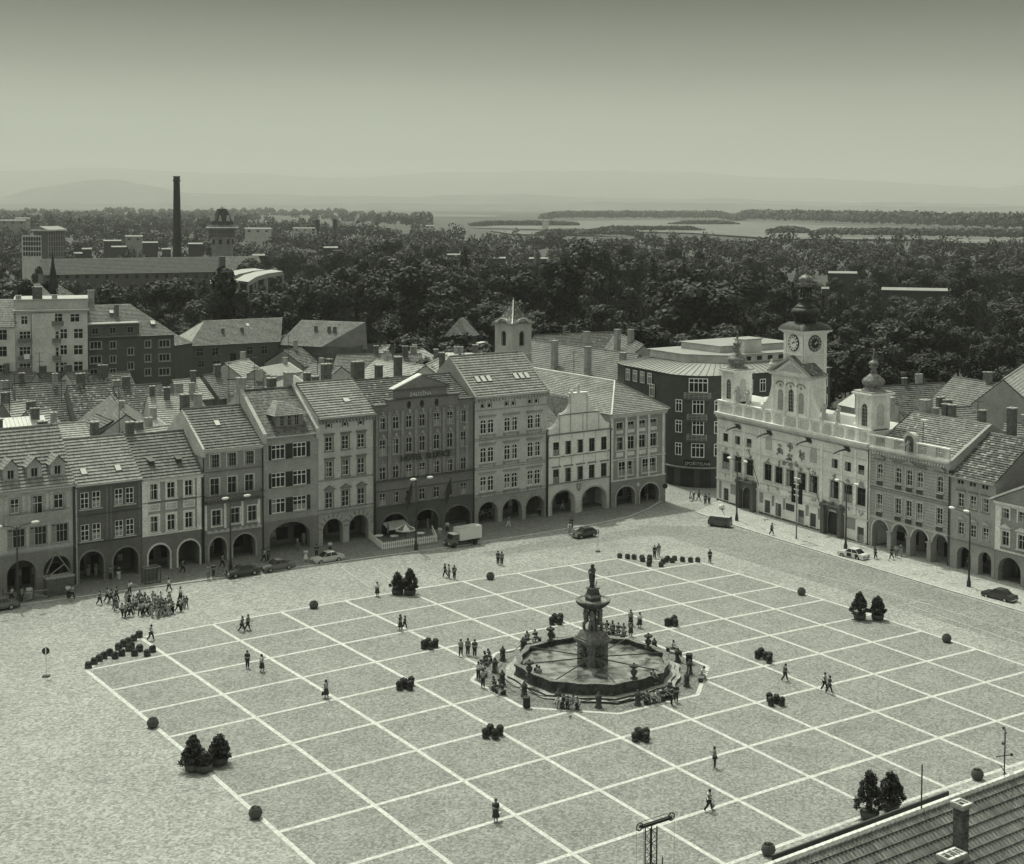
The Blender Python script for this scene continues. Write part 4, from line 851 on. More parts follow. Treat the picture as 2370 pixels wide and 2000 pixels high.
mb.lathe([(1.6, Zt(1392)), (1.65, Zt(1365)), (1.7, Zt(1350)), (1.68, Zt(1325)), (1.8, Zt(1318)), (1.85, Zt(1305)), (2.1, Zt(1270)), (2.2, Zt(1235)), (2.1, Zt(1205)), (1.85, Zt(1178)), (1.6, Zt(1165)), (1.65, Zt(1150)), (1.5, Zt(1140)), (1.15, Zt(1110)), (.95, Zt(1085)), (.95, Zt(1060)), (1.15, Zt(1045)), (1.2, Zt(1030)), (.9, Zt(1022)), (.85, Zt(1010))], tcx, tcy, 16, COPD)
dm = mb.build('copper_dome', tw)
for kk in range(8): a = R(22.5+45*kk); mb = MB(); mb.box(-.09, .09, -.09, .09, Zt(1012), Zt(835), COPD); mb.build('lantern_column', dm, (tcx+.78*math.cos(a), tcy+.78*math.sin(a), 0), a)
mb = MB(); mb.lathe([(.05, Zt(930)), (.3, Zt(925)), (.22, Zt(870)), (.05, Zt(850))], tcx, tcy, 10, DARKM); mb.build('bell', dm)
mb = MB(); mb.lathe([(.85, Zt(850)), (.95, Zt(820)), (1.2, Zt(806)), (1.18, Zt(798)), (.85, Zt(790)), (.95, Zt(770)), (1.13, Zt(735)), (1.1, Zt(712)), (.75, Zt(680)), (.3, Zt(655)), (.15, Zt(640)), (.12, Zt(620)), (.3, Zt(600)), (.3, Zt(585)), (.12, Zt(572)), (.08, Zt(520)), (.05, Zt(480)), (.12, Zt(470)), (.3, Zt(430)), (.22, Zt(400)), (.05, Zt(385)), (.04, Zt(300))], tcx, tcy, 16, COP); mb.build('lantern_cap', dm)
mb = MB(); pts = []
for q in range(11): a = R(90+36*q); r_ = .62 if q % 2 == 0 else .26; pts.append((tcx+r_*math.cos(a), tcy, Zt(215)+r_*math.sin(a)))
mb.tube(pts, .06, DARKM, 5); mb.tube([(tcx+.22*math.cos(a), tcy, Zt(275)+.22*math.sin(a)) for a in [R(30*q) for q in range(13)]], .05, DARKM, 5); o = mb.build('star_finial', dm)
# statues on the parapet
def statue(par, x, y, z, hgt, m, name='statue', seed=1):
    r = random.Random(seed); mb = MB(); k = hgt/1.8
    mb.lathe([(.32*k, z), (.3*k, z+.12*k), (.2*k, z+.2*k), (.24*k, z+.5*k), (.2*k, z+.85*k), (.17*k, z+1.0*k), (.25*k, z+1.35*k), (.2*k, z+1.45*k), (.08*k, z+1.52*k)], x, y, 10, m)
    mb.ball((x, y, z+1.66*k), .12*k, m, 8, 6, 1.2)
    s_ = r.choice([-1, 1])
    mb.tube([(x-.22*k, y, z+1.38*k), (x-.42*k, y-.1*k, z+1.1*k), (x-.25*k, y-.25*k, z+.95*k)], .07*k, m, 6); mb.tube([(x+.22*k, y, z+1.38*k), (x+.4*k, y-.1*k, z+1.4*k+.0*s_), (x+.45*k, y-.15*k, z+1.7*k)], .07*k, m, 6); mb.tube([(x, y+.05*k, z+1.2*k), (x+.3*k*s_, y+.2*k, z+.7*k), (x+.35*k*s_, y+.1*k, z+.15*k)], .12*k, m, 6, .05*k)
    return mb.build(name, par)
for i, x in enumerate((5.0, 7.6, 25.6, 28.6)):
    lb = ['pale stone statue on the town hall parapet beside the left turret', 'pale stone statue on the parapet left of the central gable', 'pale stone statue on the parapet right of the clock tower', 'pale stone statue on the parapet nearest the right turret'][i]
    o = empty('stone_statue', (TO[0]+x*math.cos(TROT)-.2*math.sin(TROT), TO[1]+x*math.sin(TROT)+.2*math.cos(TROT), 14.82), TROT, lb, 'statue', 'statues along the town hall parapet'); statue(o, 0, 0, .0, 2.5 if i else 2.8, M(.36), 'figure', i); mb = MB(); mb.box(-.4, .4, -.3, .3, 0, .15, TT); mb.build('pedestal', o)
# roof behind
mb = MB(); mb.quad((.2, .3, 13.4), (35.4, .3, 13.4), (35.4, 6, 15.3), (.2, 6, 15.3), ZINC); mb.quad((.2, 6, 15.3), (35.4, 6, 15.3), (35.4, 12, 13.4), (.2, 12, 13.4), ZINC)
for k in range(36): mb.box(.3+k, .38+k, .3, .3+1e-3, 13.4, 13.41, ZINC)
h.roof = mb.build('roof', h.root)
for x, y, q in ((24.6, 8, 18.6), (27.3, 7.2, 18.3), (29.5, 9, 18.0)): chimney(h.roof, x, y, 14, q, .5, .7, PLCH)
dpipe(h, 35.4, 12.3, -1.4)
# --- savings house with balustrade
h = House('grey palace-like house with arched windows and a roof balustrade', EO, EROT, 14.3, 12.5, M(.33))
CW_ = [(1.2, .0), (4.65, 0), (6.6, 0), (8.5, 0), (12.0, 0)]; LG = M(.4)
h.row(8.3, 2.2, [1.2, 4.65, 6.6, 8.5, 12.0], 1.1, bars=(2, 2), tr=.7, frame=WHITE, fw=.09, arch=.5, sur=LG, sw=.16, sill=False); h.row(4.1, 2.2, [1.2, 4.65, 6.6, 8.5, 12.0], 1.1, bars=(2, 2), frame=WHITE, fw=.09, sur=LG, sw=.16, sill=False)
for c in (1.75, 12.55):
    mb = MB(); mb.box(c-1.0, c+1.0, -.28, 0, 11.1, 11.22, M(.22)); mb.prism_y([(c-1.05, 11.23), (c+1.05, 11.23), (c, 11.9)], -.28, 0, M(.3)); mb.build('window_pediment', h.root)
mb = MB(); mb.box(4.1, 10.2, -.26, 0, 11.05, 11.2, M(.22)); mb.prism_y([(6.1, 11.21), (8.3, 11.21), (7.2, 11.9)], -.3, 0, M(.3)); mb.build('window_pediment', h.root)
for z_ in (7.6, 3.3):
    for x in (1.2, 4.65, 6.6, 8.5, 12.0):
        mb = MB()
        for k in range(5): mb.lathe([(.06, z_-.1), (.1, z_+.1), (.05, z_+.5)], x+.12+k*.22, -.12, 6, M(.1))
        mb.box(x-.05, x+1.15, -.2, 0, z_+.5, z_+.6, LG); mb.build('balustrade', h.root)
mb = MB()
for k in range(22): z_ = 3.4+k*.42; mb.box(-.005, 14.3, -.012, 0, z_, z_+.05, M(.16))
mb.build('rustication_grooves', h.root)
h.arcade(2.95, [(.45, 3.55, 2.7), (4.2, 7.05, 2.75), (7.7, 10.7, 2.8), (11.4, 14.05, 2.85)], M(.3), rim=M(.42)); h.finish(2.95); h.body(7.5, 16.8, M(.22)); h.cornice(12.65, .5, .55, M(.45), dent=True); h.band(7.0, .25, .14, M(.24)); h.band(2.95, .2, .16, M(.4)); h.band(7.35, .1, .1, LG)
boxes(h.root, 'buttress_pier', [(x-.35, x+.35, -.3, .0, -3, 1.3) for x in (3.87, 7.4, 11.05)]+[(x-.45, x+.45, -.42, 0, 1.3, 1.5) for x in (3.87, 7.4, 11.05)], M(.28))
mb = MB(); mb.box(0, 14.3, -.35, -.05, 12.66, 12.95, TT); mb.box(0, 14.3, -.4, 0, 14.2, 14.4, TT)
for a, b in ((0, 1.2), (2.9, 4.6), (6.3, 6.6), (8.4, 8.9), (10.4, 12.0), (13.6, 14.3)): mb.box(a, b, -.33, -.07, 12.95, 14.2, M(.45))
for a, b in ((1.2, 2.9), (4.6, 6.3), (8.9, 10.4), (12.0, 13.6)):
    n = int((b-a)/.28)
    for k in range(n): mb.lathe([(.07, 12.95), (.12, 13.3), (.05, 13.7), (.09, 14.2)], a+(k+.5)*(b-a)/n, -.2, 6, M(.4))
bl = mb.build('balustrade', h.root)
mb = MB(); mb.prism_y(([(6.5, 12.9)]+arch_pts(6.5, 8.5, 15.6, 1.0, 10)+[(8.5, 12.9)])[::-1], -.5, .35, M(.4)); mb.prism_y(([(6.75, 13.0)]+arch_pts(6.75, 8.25, 15.2, .75, 10)+[(8.25, 13.0)])[::-1], -.53, -.5, M(.1)); statue(bl, 7.5, -.75, 13.0, 1.6, M(.3), 'niche_figure', 9); mb.build('crest_niche', bl)
h.ze = 12.6; h.gable_roof(7.5, 16.8, tile_mat('roof_tiles_mottled', .24, .4, .02), ov=-.2, row=.42, x0=.6); h.coping(14.3, 7.5, 16.8, .2, .5, M(.3)); chimney(h.roof, 1.9, 8.5, 14, 18.6, .6, .6, PLCH); chimney(h.roof, 3.3, 9.0, 14, 17.6, .4, .4, PLCH); chimney(h.roof, 12.0, 8.6, 14, 18.4, .35, .4); chimney(h.roof, 5.2, 9.0, 14, 18.4, .4, .4); chimney(h.roof, 6.3, 9.0, 14, 18.4, .4, .4)
mb = MB(); mb.tube([(7.6, 2, 14), (7.6, 2, 17.0)], .05, DARKM); mb.box(7.3, 8.2, 1.8, 2.2, 16.9, 17.2, M(.5)); mb.build('roof_lamp', h.root); dpipe(h, 14.2, 12, -1)
# --- small windows house
h = House('narrow grey house with patched mottled roof beside the balustraded one', EP(14.4), EROT, 7.3, 11.2, M(.31)); X = lambda s: s-14.4
h.row(7.1, 1.75, [X(15.6), X(17.6), X(19.6)], 1.0, bars=(2, 2), frame=M(.6), hood='flat', hm=M(.2), sur=M(.38)); h.row(3.5, 1.6, [X(15.7), X(17.7), X(19.7)], 1.0, bars=(2, 2), frame=M(.6), hood='ped', hm=M(.3), sur=M(.38))
for c in (15.5, 17.5, 19.5): h.row(10.05, .5, [X(c), X(c)+.55], .42, bars=(1, 0), frame=M(.1), sill=False, fw=.03)
h.arcade(2.6, [(X(15.6), X(17.9), 1.95), (X(19.1), X(21.2), 2.0)], M(.27)); h.finish(2.6); h.body(7, 15.8, M(.2)); h.gable_roof(7, 15.8, DT4, row=.42); h.cornice(11.1, .3, .3, M(.25)); h.band(2.7, .16, .12, M(.2)); chimney(h.roof, 2.0, 9.2, 14, 19.2, .5, .45); chimney(h.roof, 5.5, 9.2, 13, 17.4, .55, .45)
# --- pediment house at the right edge
h = House('house with a triangular pediment cut off by the right edge', EP(21.75), EROT, 9.5, 9.0, M(.26)); X = lambda s: s-21.75
h.row(6.9, 1.3, [X(22.7), X(25.25), X(28)], 1.15, bars=(2, 1), frame=M(.5), sur=M(.55), sw=.2, sill=False); h.row(3.5, 1.8, [X(22.8), X(25.3), X(28)], 1.1, bars=(2, 1), frame=M(.5), sur=M(.5), sw=.2, hood='ped', hm=M(.45))
boxes(h.root, 'pilaster', [(x, x+.8, -.12, 0, 2.9, 8.6) for x in (.05, 8.6)], M(.55))
h.arcade(2.8, [(X(22.3), X(25.8), 2.1), (X(26.8), X(30.2), 2.1)], M(.24)); h.finish(2.8); h.body(6, 11.5, flat=True); h.cornice(8.95, .5, .5, M(.48)); h.band(2.85, .2, .15, M(.5))
mb = MB(); mb.prism_y([(-.3, 9.0), (9.8, 9.0), (4.75, 11.4)], -.2, .3, M(.26)); mb.prism_y([(-.6, 9.0), (4.75, 11.45), (4.75, 11.75), (-.9, 9.1)][::-1], -.5, .4, M(.5)); mb.prism_y([(10.1, 9.0), (10.4, 9.1), (4.75, 11.75), (4.75, 11.45)][::-1], -.5, .4, M(.5)); mb.build('pediment', h.root)
mb = MB(); mb.slope((-.2, 12, 9.1), (-.2, .3, 9.1), (4.75, .3, 11.5), (4.75, 12, 11.5), DT); mb.slope((9.7, .3, 9.1), (9.7, 12, 9.1), (4.75, 12, 11.5), (4.75, .3, 11.5), DT); h.roof = mb.build('roof', h.root)
for k_, (s_, lb) in enumerate(((31.3, 'plain house beyond the pediment house off the right edge'),)):
    h = House(lb, EP(s_), EROT, 12, 11, M(.33)); h.arcade(2.8, [(1, 4.5, 2.1), (6, 9.5, 2.1)], M(.28)); h.row(4, 2, [1, 4, 7, 10], 1.1); h.row(7.5, 2, [1, 4, 7, 10], 1.1); h.finish(2.8); h.body(6, 16); h.gable_roof(6, 16, DT2)

# --- dark rounded corner building behind the street
BD = M(.085); fp = [(73.3, 88.0), (72.7, 81.5), (72.4, 78.5), (71.9, 75.0)]
cxr, cyr, rr_ = 78.6, 73.4, 6.9
arc = [(cxr+rr_*math.cos(R(a)), cyr+rr_*math.sin(R(a))) for a in range(168, 261, 8)]
fp = fp[:-1]+arc+[(81, 66.2), (101, 64.6), (104, 90), (75, 92)]
b = empty('corner_building', (86, 78, 0), 0, 'dark rounded corner building with curved balconies and pale metal roof', 'building')
def wb(mb, pts, z0, z1, m, off=0.0):
    for (x0_, y0_), (x1_, y1_) in zip(pts[:-1], pts[1:]): mb.quad((x0_-86, y0_-78, z0), (x1_-86, y1_-78, z0), (x1_-86, y1_-78, z1), (x0_-86, y0_-78, z1), m)
mb = MB(); wb(mb, fp+[fp[0]], -3, 17.4, BD); mb.build('wall', b)
mb = MB(); cxm, cym = 88, 78
def shrink(p, k, c=(88, 79)): return (c[0]+(p[0]-c[0])*k, c[1]+(p[1]-c[1])*k)
def ring(mb, pa, za, pb, zb, m):
    for i in range(len(pa)): j = (i+1) % len(pa); mb.quad((pa[i][0]-86, pa[i][1]-78, za), (pa[j][0]-86, pa[j][1]-78, za), (pb[j][0]-86, pb[j][1]-78, zb), (pb[i][0]-86, pb[i][1]-78, zb), m)
o1 = [shrink(p, 1.02) for p in fp]; i1 = [shrink(p, .68) for p in fp]
MR = mat('pale_metal_roof', .28, .15, scale=2, rough=.45, spec=.5); ring(mb, fp, 17.2, o1, 17.45, BD); ring(mb, o1, 17.45, i1, 18.7, MR)
for p, q in zip(along(o1+[o1[0]], 90), along(i1+[i1[0]], 90)): mb.tube([(p[0]-86, p[1]-78, 17.5), (q[0]-86, q[1]-78, 18.75)], .05, M(.16), 4)
rf = mb.build('roof', b)
mb = MB(); PW = M(.45); mb.add([(p[0]-86, p[1]-78, 18.7) for p in i1], [tuple(range(len(i1)))], MR)
pa_ = [(-8.2, -1.5), (-3.5, -7.2), (15.5, -8.6), (16.5, 9), (-7.6, 9)]; grow = lambda k: [((x-4)*k+4, y*k) for x, y in pa_]
mb.prism_z(pa_, 18.7, 20.0, PW); mb.prism_z(grow(1.05), 20.0, 20.15, MR); mb.prism_z([(-2, -3.4), (14, -4.6), (14.5, 7), (-2, 7)], 20.15, 21.2, PW); mb.prism_z([(-2.4, -3.8), (14.4, -5), (15, 7.4), (-2.4, 7.4)], 21.2, 21.35, MR); mb.box(1.0, 5.2, -6.2, -3.9, 20.15, 22.4, PW); mb.box(.8, 5.4, -6.4, -3.7, 22.4, 22.55, MR)
for k in range(7): mb.box(-2+k*2.4, -1+k*2.4, -7.45-k*.18, -7.2-k*.18, 19.0, 19.7, M(.05))
ph = mb.build('penthouse', b)
def fwin(par, q, z, n, wd, h_, bars=(3, 1)):
    """windows on a face given by two world points"""
    (ax, ay), (bx, by) = q; a = math.atan2(by-ay, bx-ax); ln = math.hypot(bx-ax, by-ay)
    for k in range(n):
        t_ = ln*(k+.5)/n-wd/2; window(par, ax+math.cos(a)*t_+math.sin(a)*.1-86, ay+math.sin(a)*t_-math.cos(a)*.1-78, wd, h_, 0, bars=bars, frame=WHITE, sur=M(.06), sw=.12, sill=False) if False else None
        o = window(par, 0, 0, wd, h_, -.2, bars=bars, frame=WHITE, sill=False, fw=.13, tr=.7); o.location = (ax+math.cos(a)*t_+math.sin(a)*.34-86, ay+math.sin(a)*t_-math.cos(a)*.34-78, z); o.rotation_euler = (0, 0, a)
for z_ in (12.9, 9.2, 5.6):
    fwin(b, ((72.7, 81.5), (71.95, 76)), z_, 1, 1.6, 2.2); 
fwin(b, ((73.2, 87.5), (72.4, 78.5)), 14.9, 4, 1.3, 2.0)
ap_ = lambda a: (cxr+rr_*math.cos(R(a)), cyr+rr_*math.sin(R(a)))
for z_, cw in ((14.3, 3.2), (10.7, 2.0), (7.2, 2.0), (3.4, 2.2)):
    fwin(b, (ap_(215), ap_(235)), z_+.3, 1, cw, 2.4, (4 if cw > 3 else 3, 1))
    if cw < 3: fwin(b, (ap_(188), ap_(206)), z_+.5, 1, 1.3, 2.1, (2, 1)); fwin(b, (ap_(244), ap_(262)), z_+.5, 1, 1.4, 2.1, (2, 1))
fwin(b, ((81.5, 66.1), (101, 64.6)), 14.2, 7, 1.3, 2.2, (2, 1)); fwin(b, ((81.5, 66.1), (101, 64.6)), 10.6, 7, 1.3, 2.2, (2, 1))
for z_, (a0, a1) in ((13.6, (208, 244)), (10.0, (212, 238)), (6.6, (212, 238))):
    mb = MB(); pa = [(cxr+(rr_+1.1)*math.cos(R(a))-86, cyr+(rr_+1.1)*math.sin(R(a))-78) for a in range(a0, a1, 3)]; pi_ = [(cxr+(rr_-.1)*math.cos(R(a))-86, cyr+(rr_-.1)*math.sin(R(a))-78) for a in range(a0, a1, 3)]
    mb.prism_z(pa+pi_[::-1], z_-.15, z_, M(.12))
    for q in (.25, .5, .75, 1.0): mb.tube([(x, y, z_+q) for x, y in [pi_[0]]+pa+[pi_[-1]]], .035, M(.35), 4)
    for x, y in pa[::2]: mb.tube([(x, y, z_), (x, y, z_+1)], .035, M(.35), 4)
    mb.build('balcony', b)
mb = MB(); pa = [(cxr+(rr_+.5)*math.cos(R(a)), cyr+(rr_+.5)*math.sin(R(a))) for a in range(170, 264, 4)]; pi_ = [(cxr+(rr_-.1)*math.cos(R(a)), cyr+(rr_-.1)*math.sin(R(a))) for a in range(170, 264, 4)]
mb.prism_z([(x-86, y-78) for x, y in pa]+[(x-86, y-78) for x, y in pi_[::-1]], 1.9, 2.05, M(.3)); mb.build('canopy', b)
for z0_, z1_, a0, a1, m in ((2.3, 3.2, 205, 245, M(.03)), (-1.2, 1.6, 176, 192, M(.04)), (-1.2, 1.6, 200, 222, M(.04)), (-1.2, 1.6, 228, 246, M(.05))):
    mb = MB(); pa = [(cxr+(rr_+.06)*math.cos(R(a))-86, cyr+(rr_+.06)*math.sin(R(a))-78) for a in range(a0, a1, 4)]; pi_ = [(cxr+(rr_-.1)*math.cos(R(a))-86, cyr+(rr_-.1)*math.sin(R(a))-78) for a in range(a0, a1, 4)]
    mb.prism_z(pa+pi_[::-1], z0_, z1_, m); mb.build('sign_panel' if z0_ > 0 else 'shop_window', b)
text('SPOŘITELNA', .75, M(.35), b, (ap_(225)[0]-86-.25, ap_(225)[1]-78-.25, 2.45), (R(90), 0, R(-45)), .02)
# ------------------------------------------------------------------ fountain
FS = mat('fountain_stone', .075, .55, scale=.6, fine=.35, bump=.6); FSL = mat('fountain_stone_worn', .17, .5, scale=.5, fine=.35, bump=.6)
fo = empty('fountain', (0, 0, 0), 0, 'large stone fountain with octagonal basin and figures carrying a bowl', 'fountain')
def octa(r, wav=0.0, n=9, rot=22.5):
    pts = []
    for k in range(8):
        a0, a1 = R(rot+45*k), R(rot+45*(k+1)); p, q = (r*math.cos(a0), r*math.sin(a0)), (r*math.cos(a1), r*math.sin(a1)); mx, my = math.cos((a0+a1)/2), math.sin((a0+a1)/2)
        for j in range(n):
            t = j/n; o = wav*(0 if t < .3 else .35 if t < .4 else 1 if .4 <= t <= .6 else .35 if t <= .7 else 0)
            pts.append((p[0]+(q[0]-p[0])*t+mx*o, p[1]+(q[1]-p[1])*t+my*o))
    return pts
def oring(mb, ro, ri, z0, z1, m, wo=.3, top=None):
    a, b = octa(ro, wo), octa(ri, wo); n = len(a)
    for i in range(n):
        j = (i+1) % n
        mb.quad((a[i][0], a[i][1], z0), (a[j][0], a[j][1], z0), (a[j][0], a[j][1], z1), (a[i][0], a[i][1], z1), m)
        mb.quad((b[j][0], b[j][1], z0), (b[i][0], b[i][1], z0), (b[i][0], b[i][1], z1), (b[j][0], b[j][1], z1), m)
        mb.quad((a[i][0], a[i][1], z1), (a[j][0], a[j][1], z1), (b[j][0], b[j][1], z1), (b[i][0], b[i][1], z1), top or m)
mb = MB(); STT = mat('step_stone', .33, .35, scale=.7, fine=.2); oring(mb, 9.0, 8.4, -.3, .16, FS, .3, STT); oring(mb, 8.5, 7.6, -.3, .34, FS, .3, STT); mb.build('step', fo)
mb = MB(); oring(mb, 7.85, 7.3, -.3, .55, FS, .3); oring(mb, 7.7, 7.35, .55, 1.25, FS, .3); oring(mb, 7.85, 7.25, 1.25, 1.42, FS, .3, FSL)
for k in range(8):
    a = R(22.5+45*k); mb.box(0, 0, 0, 0, 0, 0, FS)
mb.build('basin_wall', fo)
wm_ = bpy.data.materials.new('pool_water'); wm_.use_nodes = True; nb = wm_.node_tree; pb = nb.nodes['Principled BSDF']; pb.inputs['Roughness'].default_value = .08; pb.inputs['Specular IOR Level'].default_value = .9
no_ = nb.nodes.new('ShaderNodeTexNoise'); no_.inputs['Scale'].default_value = .8; no_.inputs['Detail'].default_value = 5; cr_ = nb.nodes.new('ShaderNodeValToRGB'); tc_ = nb.nodes.new('ShaderNodeTexCoord'); nb.links.new(tc_.outputs['Object'], no_.inputs['Vector'])
cr_.color_ramp.elements[0].position = .38; cr_.color_ramp.elements[1].position = .6; cr_.color_ramp.elements[0].color = (.06, .06, .06, 1); cr_.color_ramp.elements[1].color = (.27, .27, .27, 1); nb.links.new(no_.outputs['Fac'], cr_.inputs[0]); nb.links.new(cr_.outputs[0], pb.inputs['Base Color'])
n4 = nb.nodes.new('ShaderNodeTexNoise'); n4.inputs['Scale'].default_value = 5; b4 = nb.nodes.new('ShaderNodeBump'); b4.inputs['Strength'].default_value = .15; b4.inputs['Distance'].default_value = .05; nb.links.new(tc_.outputs['Object'], n4.inputs['Vector']); nb.links.new(n4.outputs['Fac'], b4.inputs['Height']); nb.links.new(b4.outputs[0], pb.inputs['Normal'])
mb = MB(); p_ = octa(7.36, .3); mb.add([(x, y, .9) for x, y in p_], [tuple(range(len(p_)))], wm_); mb.build('water', fo)
mb = MB(); mb.box(-1.08, 1.08, -1.08, 1.08, -.3, 3.05, FSL); mb.box(-1.2, 1.2, -1.2, 1.2, 3.05, 3.2, FSL); mb.box(-1.36, 1.36, -1.36, 1.36, 3.2, 3.42, FSL); mb.box(-1.22, 1.22, -1.22, 1.22, 3.42, 3.6, FSL); mb.taper(0, 0, 3.6, 4.25, 1.15, 1.15, .85, .85, FSL)
pl = mb.build('pillar', fo)
for k in range(4):
    a = R(90*k); mb = MB(); mb.ball((1.12, 0, 2.35), .42, FS, 10, 7, 1.3); mb.ball((1.5, 0, 2.3), .16, FS, 8, 5)
    for s_ in (-1, 1): mb.ball((1.2, .3*s_, 2.7), .17, FS, 6, 4); mb.ball((1.22, .4*s_, 2.1), .2, FS, 6, 4)
    mb.build('mask_relief', pl, (0, 0, 0), a)
    mb = MB(); mb.ball((1.1, 0, .95), .5, FS, 10, 5, .8); mb.build('shell_relief', pl, (0, 0, 0), a)
def limb(mb, pts, rs, m): 
    for (a, b), (r0_, r1_) in zip(zip(pts[:-1], pts[1:]), zip(rs[:-1], rs[1:])): mb.tube([a, b], r0_, m, 8, r1_)
    for p, r_ in zip(pts, rs): mb.ball(p, r_*1.02, m, 8, 6)
for k in range(4):        # four bearers with raised arms
    a = R(45+90*k); mb = MB(); m = FSL; z0 = 4.2
    limb(mb, [(.75, .2, z0), (.85, .24, z0+.55), (.62, .14, z0+1.05)], [.1, .13, .17], m); limb(mb, [(.95, -.18, z0+.1), (.95, -.22, z0+.6), (.64, -.14, z0+1.05)], [.1, .13, .17], m)
    limb(mb, [(.62, 0, z0+1.0), (.7, 0, z0+1.35), (.66, 0, z0+1.7)], [.24, .26, .3], m)
    mb.ball((.78, 0, z0+1.98), .17, m, 8, 6, 1.2); limb(mb, [(.66, .3, z0+1.72), (.85, .52, z0+1.85), (.62, .42, z0+2.25)], [.11, .09, .08], m); limb(mb, [(.66, -.3, z0+1.72), (.85, -.52, z0+1.85), (.62, -.42, z0+2.25)], [.11, .09, .08], m)
    mb.build('bearer_figure', fo, (0, 0, 0), a)
mb = MB(); mb.lathe([(.42, 4.2), (.32, 5.2), (.42, 6.3), (.6, 6.5)], 0, 0, 12, FS); mb.build('core_column', fo)
mb = MB(); mb.lathe([(.55, 6.45), (1.0, 6.62), (1.42, 6.9), (1.6, 7.12), (1.7, 7.2), (1.72, 7.32), (1.6, 7.36), (1.5, 7.3), (1.2, 7.1), (.6, 7.0)], 0, 0, 32, FSL)
bo = mb.build('bowl', fo); mb = MB(); mb.lathe([(1.45, 7.22), (.3, 7.22)], 0, 0, 32, wm_); mb.build('water', bo)
for k in range(40): a = 2*math.pi*k/40; mb = MB() if k == 0 else mb; mb.tube([(1.02*math.cos(a), 1.02*math.sin(a), 6.6), (1.45*math.cos(a), 1.45*math.sin(a), 6.9), (1.64*math.cos(a), 1.64*math.sin(a), 7.12)], .06, FS, 4)
mb.build('fluting', bo)
mb = MB(); mb.box(-.55, .55, -.55, .55, 7.0, 7.55, FS); mb.taper(0, 0, 7.55, 7.8, .62, .62, .55, .55, FSL); mb.taper(0, 0, 7.8, 8.35, .5, .5, .38, .38, FS); mb.box(-.48, .48, -.48, .48, 8.35, 8.5, FSL); mb.build('upper_pedestal', fo)
mb = MB(); m = FS; z0 = 8.5       # man wrestling a lion
limb(mb, [(.15, .15, z0), (.25, .2, z0+.5), (.08, .08, z0+1.0)], [.09, .12, .16], m); limb(mb, [(-.2, -.1, z0+.1), (-.1, -.2, z0+.6), (0, 0, z0+1.0)], [.09, .12, .16], m)
limb(mb, [(.04, .04, z0+.95), (0, 0, z0+1.35), (.05, -.02, z0+1.75)], [.2, .2, .25], m); mb.ball((.1, -.08, z0+2.1), .15, m, 8, 6, 1.25); mb.ball((.06, .02, z0+2.14), .16, m, 8, 5)
limb(mb, [(.05, .24, z0+1.75), (.3, .3, z0+1.45), (.42, 0, z0+1.3)], [.1, .09, .07], m); limb(mb, [(.05, -.26, z0+1.75), (.2, -.4, z0+1.5), (.42, -.15, z0+1.45)], [.1, .09, .07], m)
mb.build('hero_statue', fo, (0, 0, 0), R(200))
mb = MB(); limb(mb, [(.1, 0, z0+.2), (.3, 0, z0+.7), (.42, 0, z0+1.15)], [.2, .22, .2], m); mb.ball((.45, -.02, z0+1.38), .2, m, 8, 6); mb.ball((.6, -.02, z0+1.33), .1, m, 8, 6); limb(mb, [(.3, .15, z0+.9), (.15, .25, z0+1.15)], [.07, .05], m); limb(mb, [(.2, -.12, z0+.3), (.35, -.15, z0)], [.1, .07], m); mb.tube([(0, 0, z0+.2), (-.35, .1, z0+.1), (-.4, .15, z0+.5)], .05, m); mb.build('lion_statue', fo, (0, 0, 0), R(200))
for k in range(8):        # long pipes from the pillar to the rim
    a = R(22.5+45*k+2); mb = MB(); mb.tube([(1.0*math.cos(a), 1.0*math.sin(a), 1.55), (7.2*math.cos(a), 7.2*math.sin(a), 1.42)], .06, DARKM, 6); mb.build('water_pipe', fo)
pass
for px, py in ((1225, 1561), (1467, 1573), (1274, 1482), (1500, 1502)):
    g = G(px, py, 1.42); mb = MB(); mb.lathe([(.36, 1.42), (.36, 1.52), (.18, 1.58), (.14, 1.7), (.28, 1.92), (.34, 2.1), (.3, 2.2), (.15, 2.32), (.14, 2.4), (.38, 2.52), (.46, 2.62), (.42, 2.72), (.2, 2.78), (.1, 2.84), (.1, 2.92), (.03, 2.96)], g.x, g.y, 14, FS); mb.build('rim_vase', fo)
# chained bollards
BA = [R(11.25+22.5*k) for k in range(16)]; BR = 9.55
bproto = None
def bpos(a): x, y = BR*math.cos(a), BR*math.sin(a); return Vector((x, y, gz(x, y)))
for k, a in enumerate(BA):
    if bproto is None:
        mb = MB(); mb.lathe([(.36, -.03), (.36, .14), (.27, .2), (.25, .9), (.31, .98), (.31, 1.08), (.2, 1.2), (.1, 1.32), (.12, 1.4), (.02, 1.48)], 0, 0, 12, FS); me = mb.mesh('bollard')
    o = link_mesh('stone_bollard', me, None, bpos(a)); tag(o, 'stone bollard with domed top in the chained ring round the fountain', 'bollard', 'chained bollards round the fountain'); bproto = o
for k in range(16):
    if k in (2, 3, 10): pass
    p, q = bpos(BA[k]), bpos(BA[(k+1) % 16]); mb = MB(); pts = [p.lerp(q, t/8)+Vector((0, 0, 1.0-.55*(1-(t/4-1)**2))) for t in range(9)]
    mb.tube(pts, .045, DARKM, 5); tag(mb.build('iron_chain'), 'black iron chain sagging between two stone bollards by the fountain', 'chain', 'chains round the fountain')
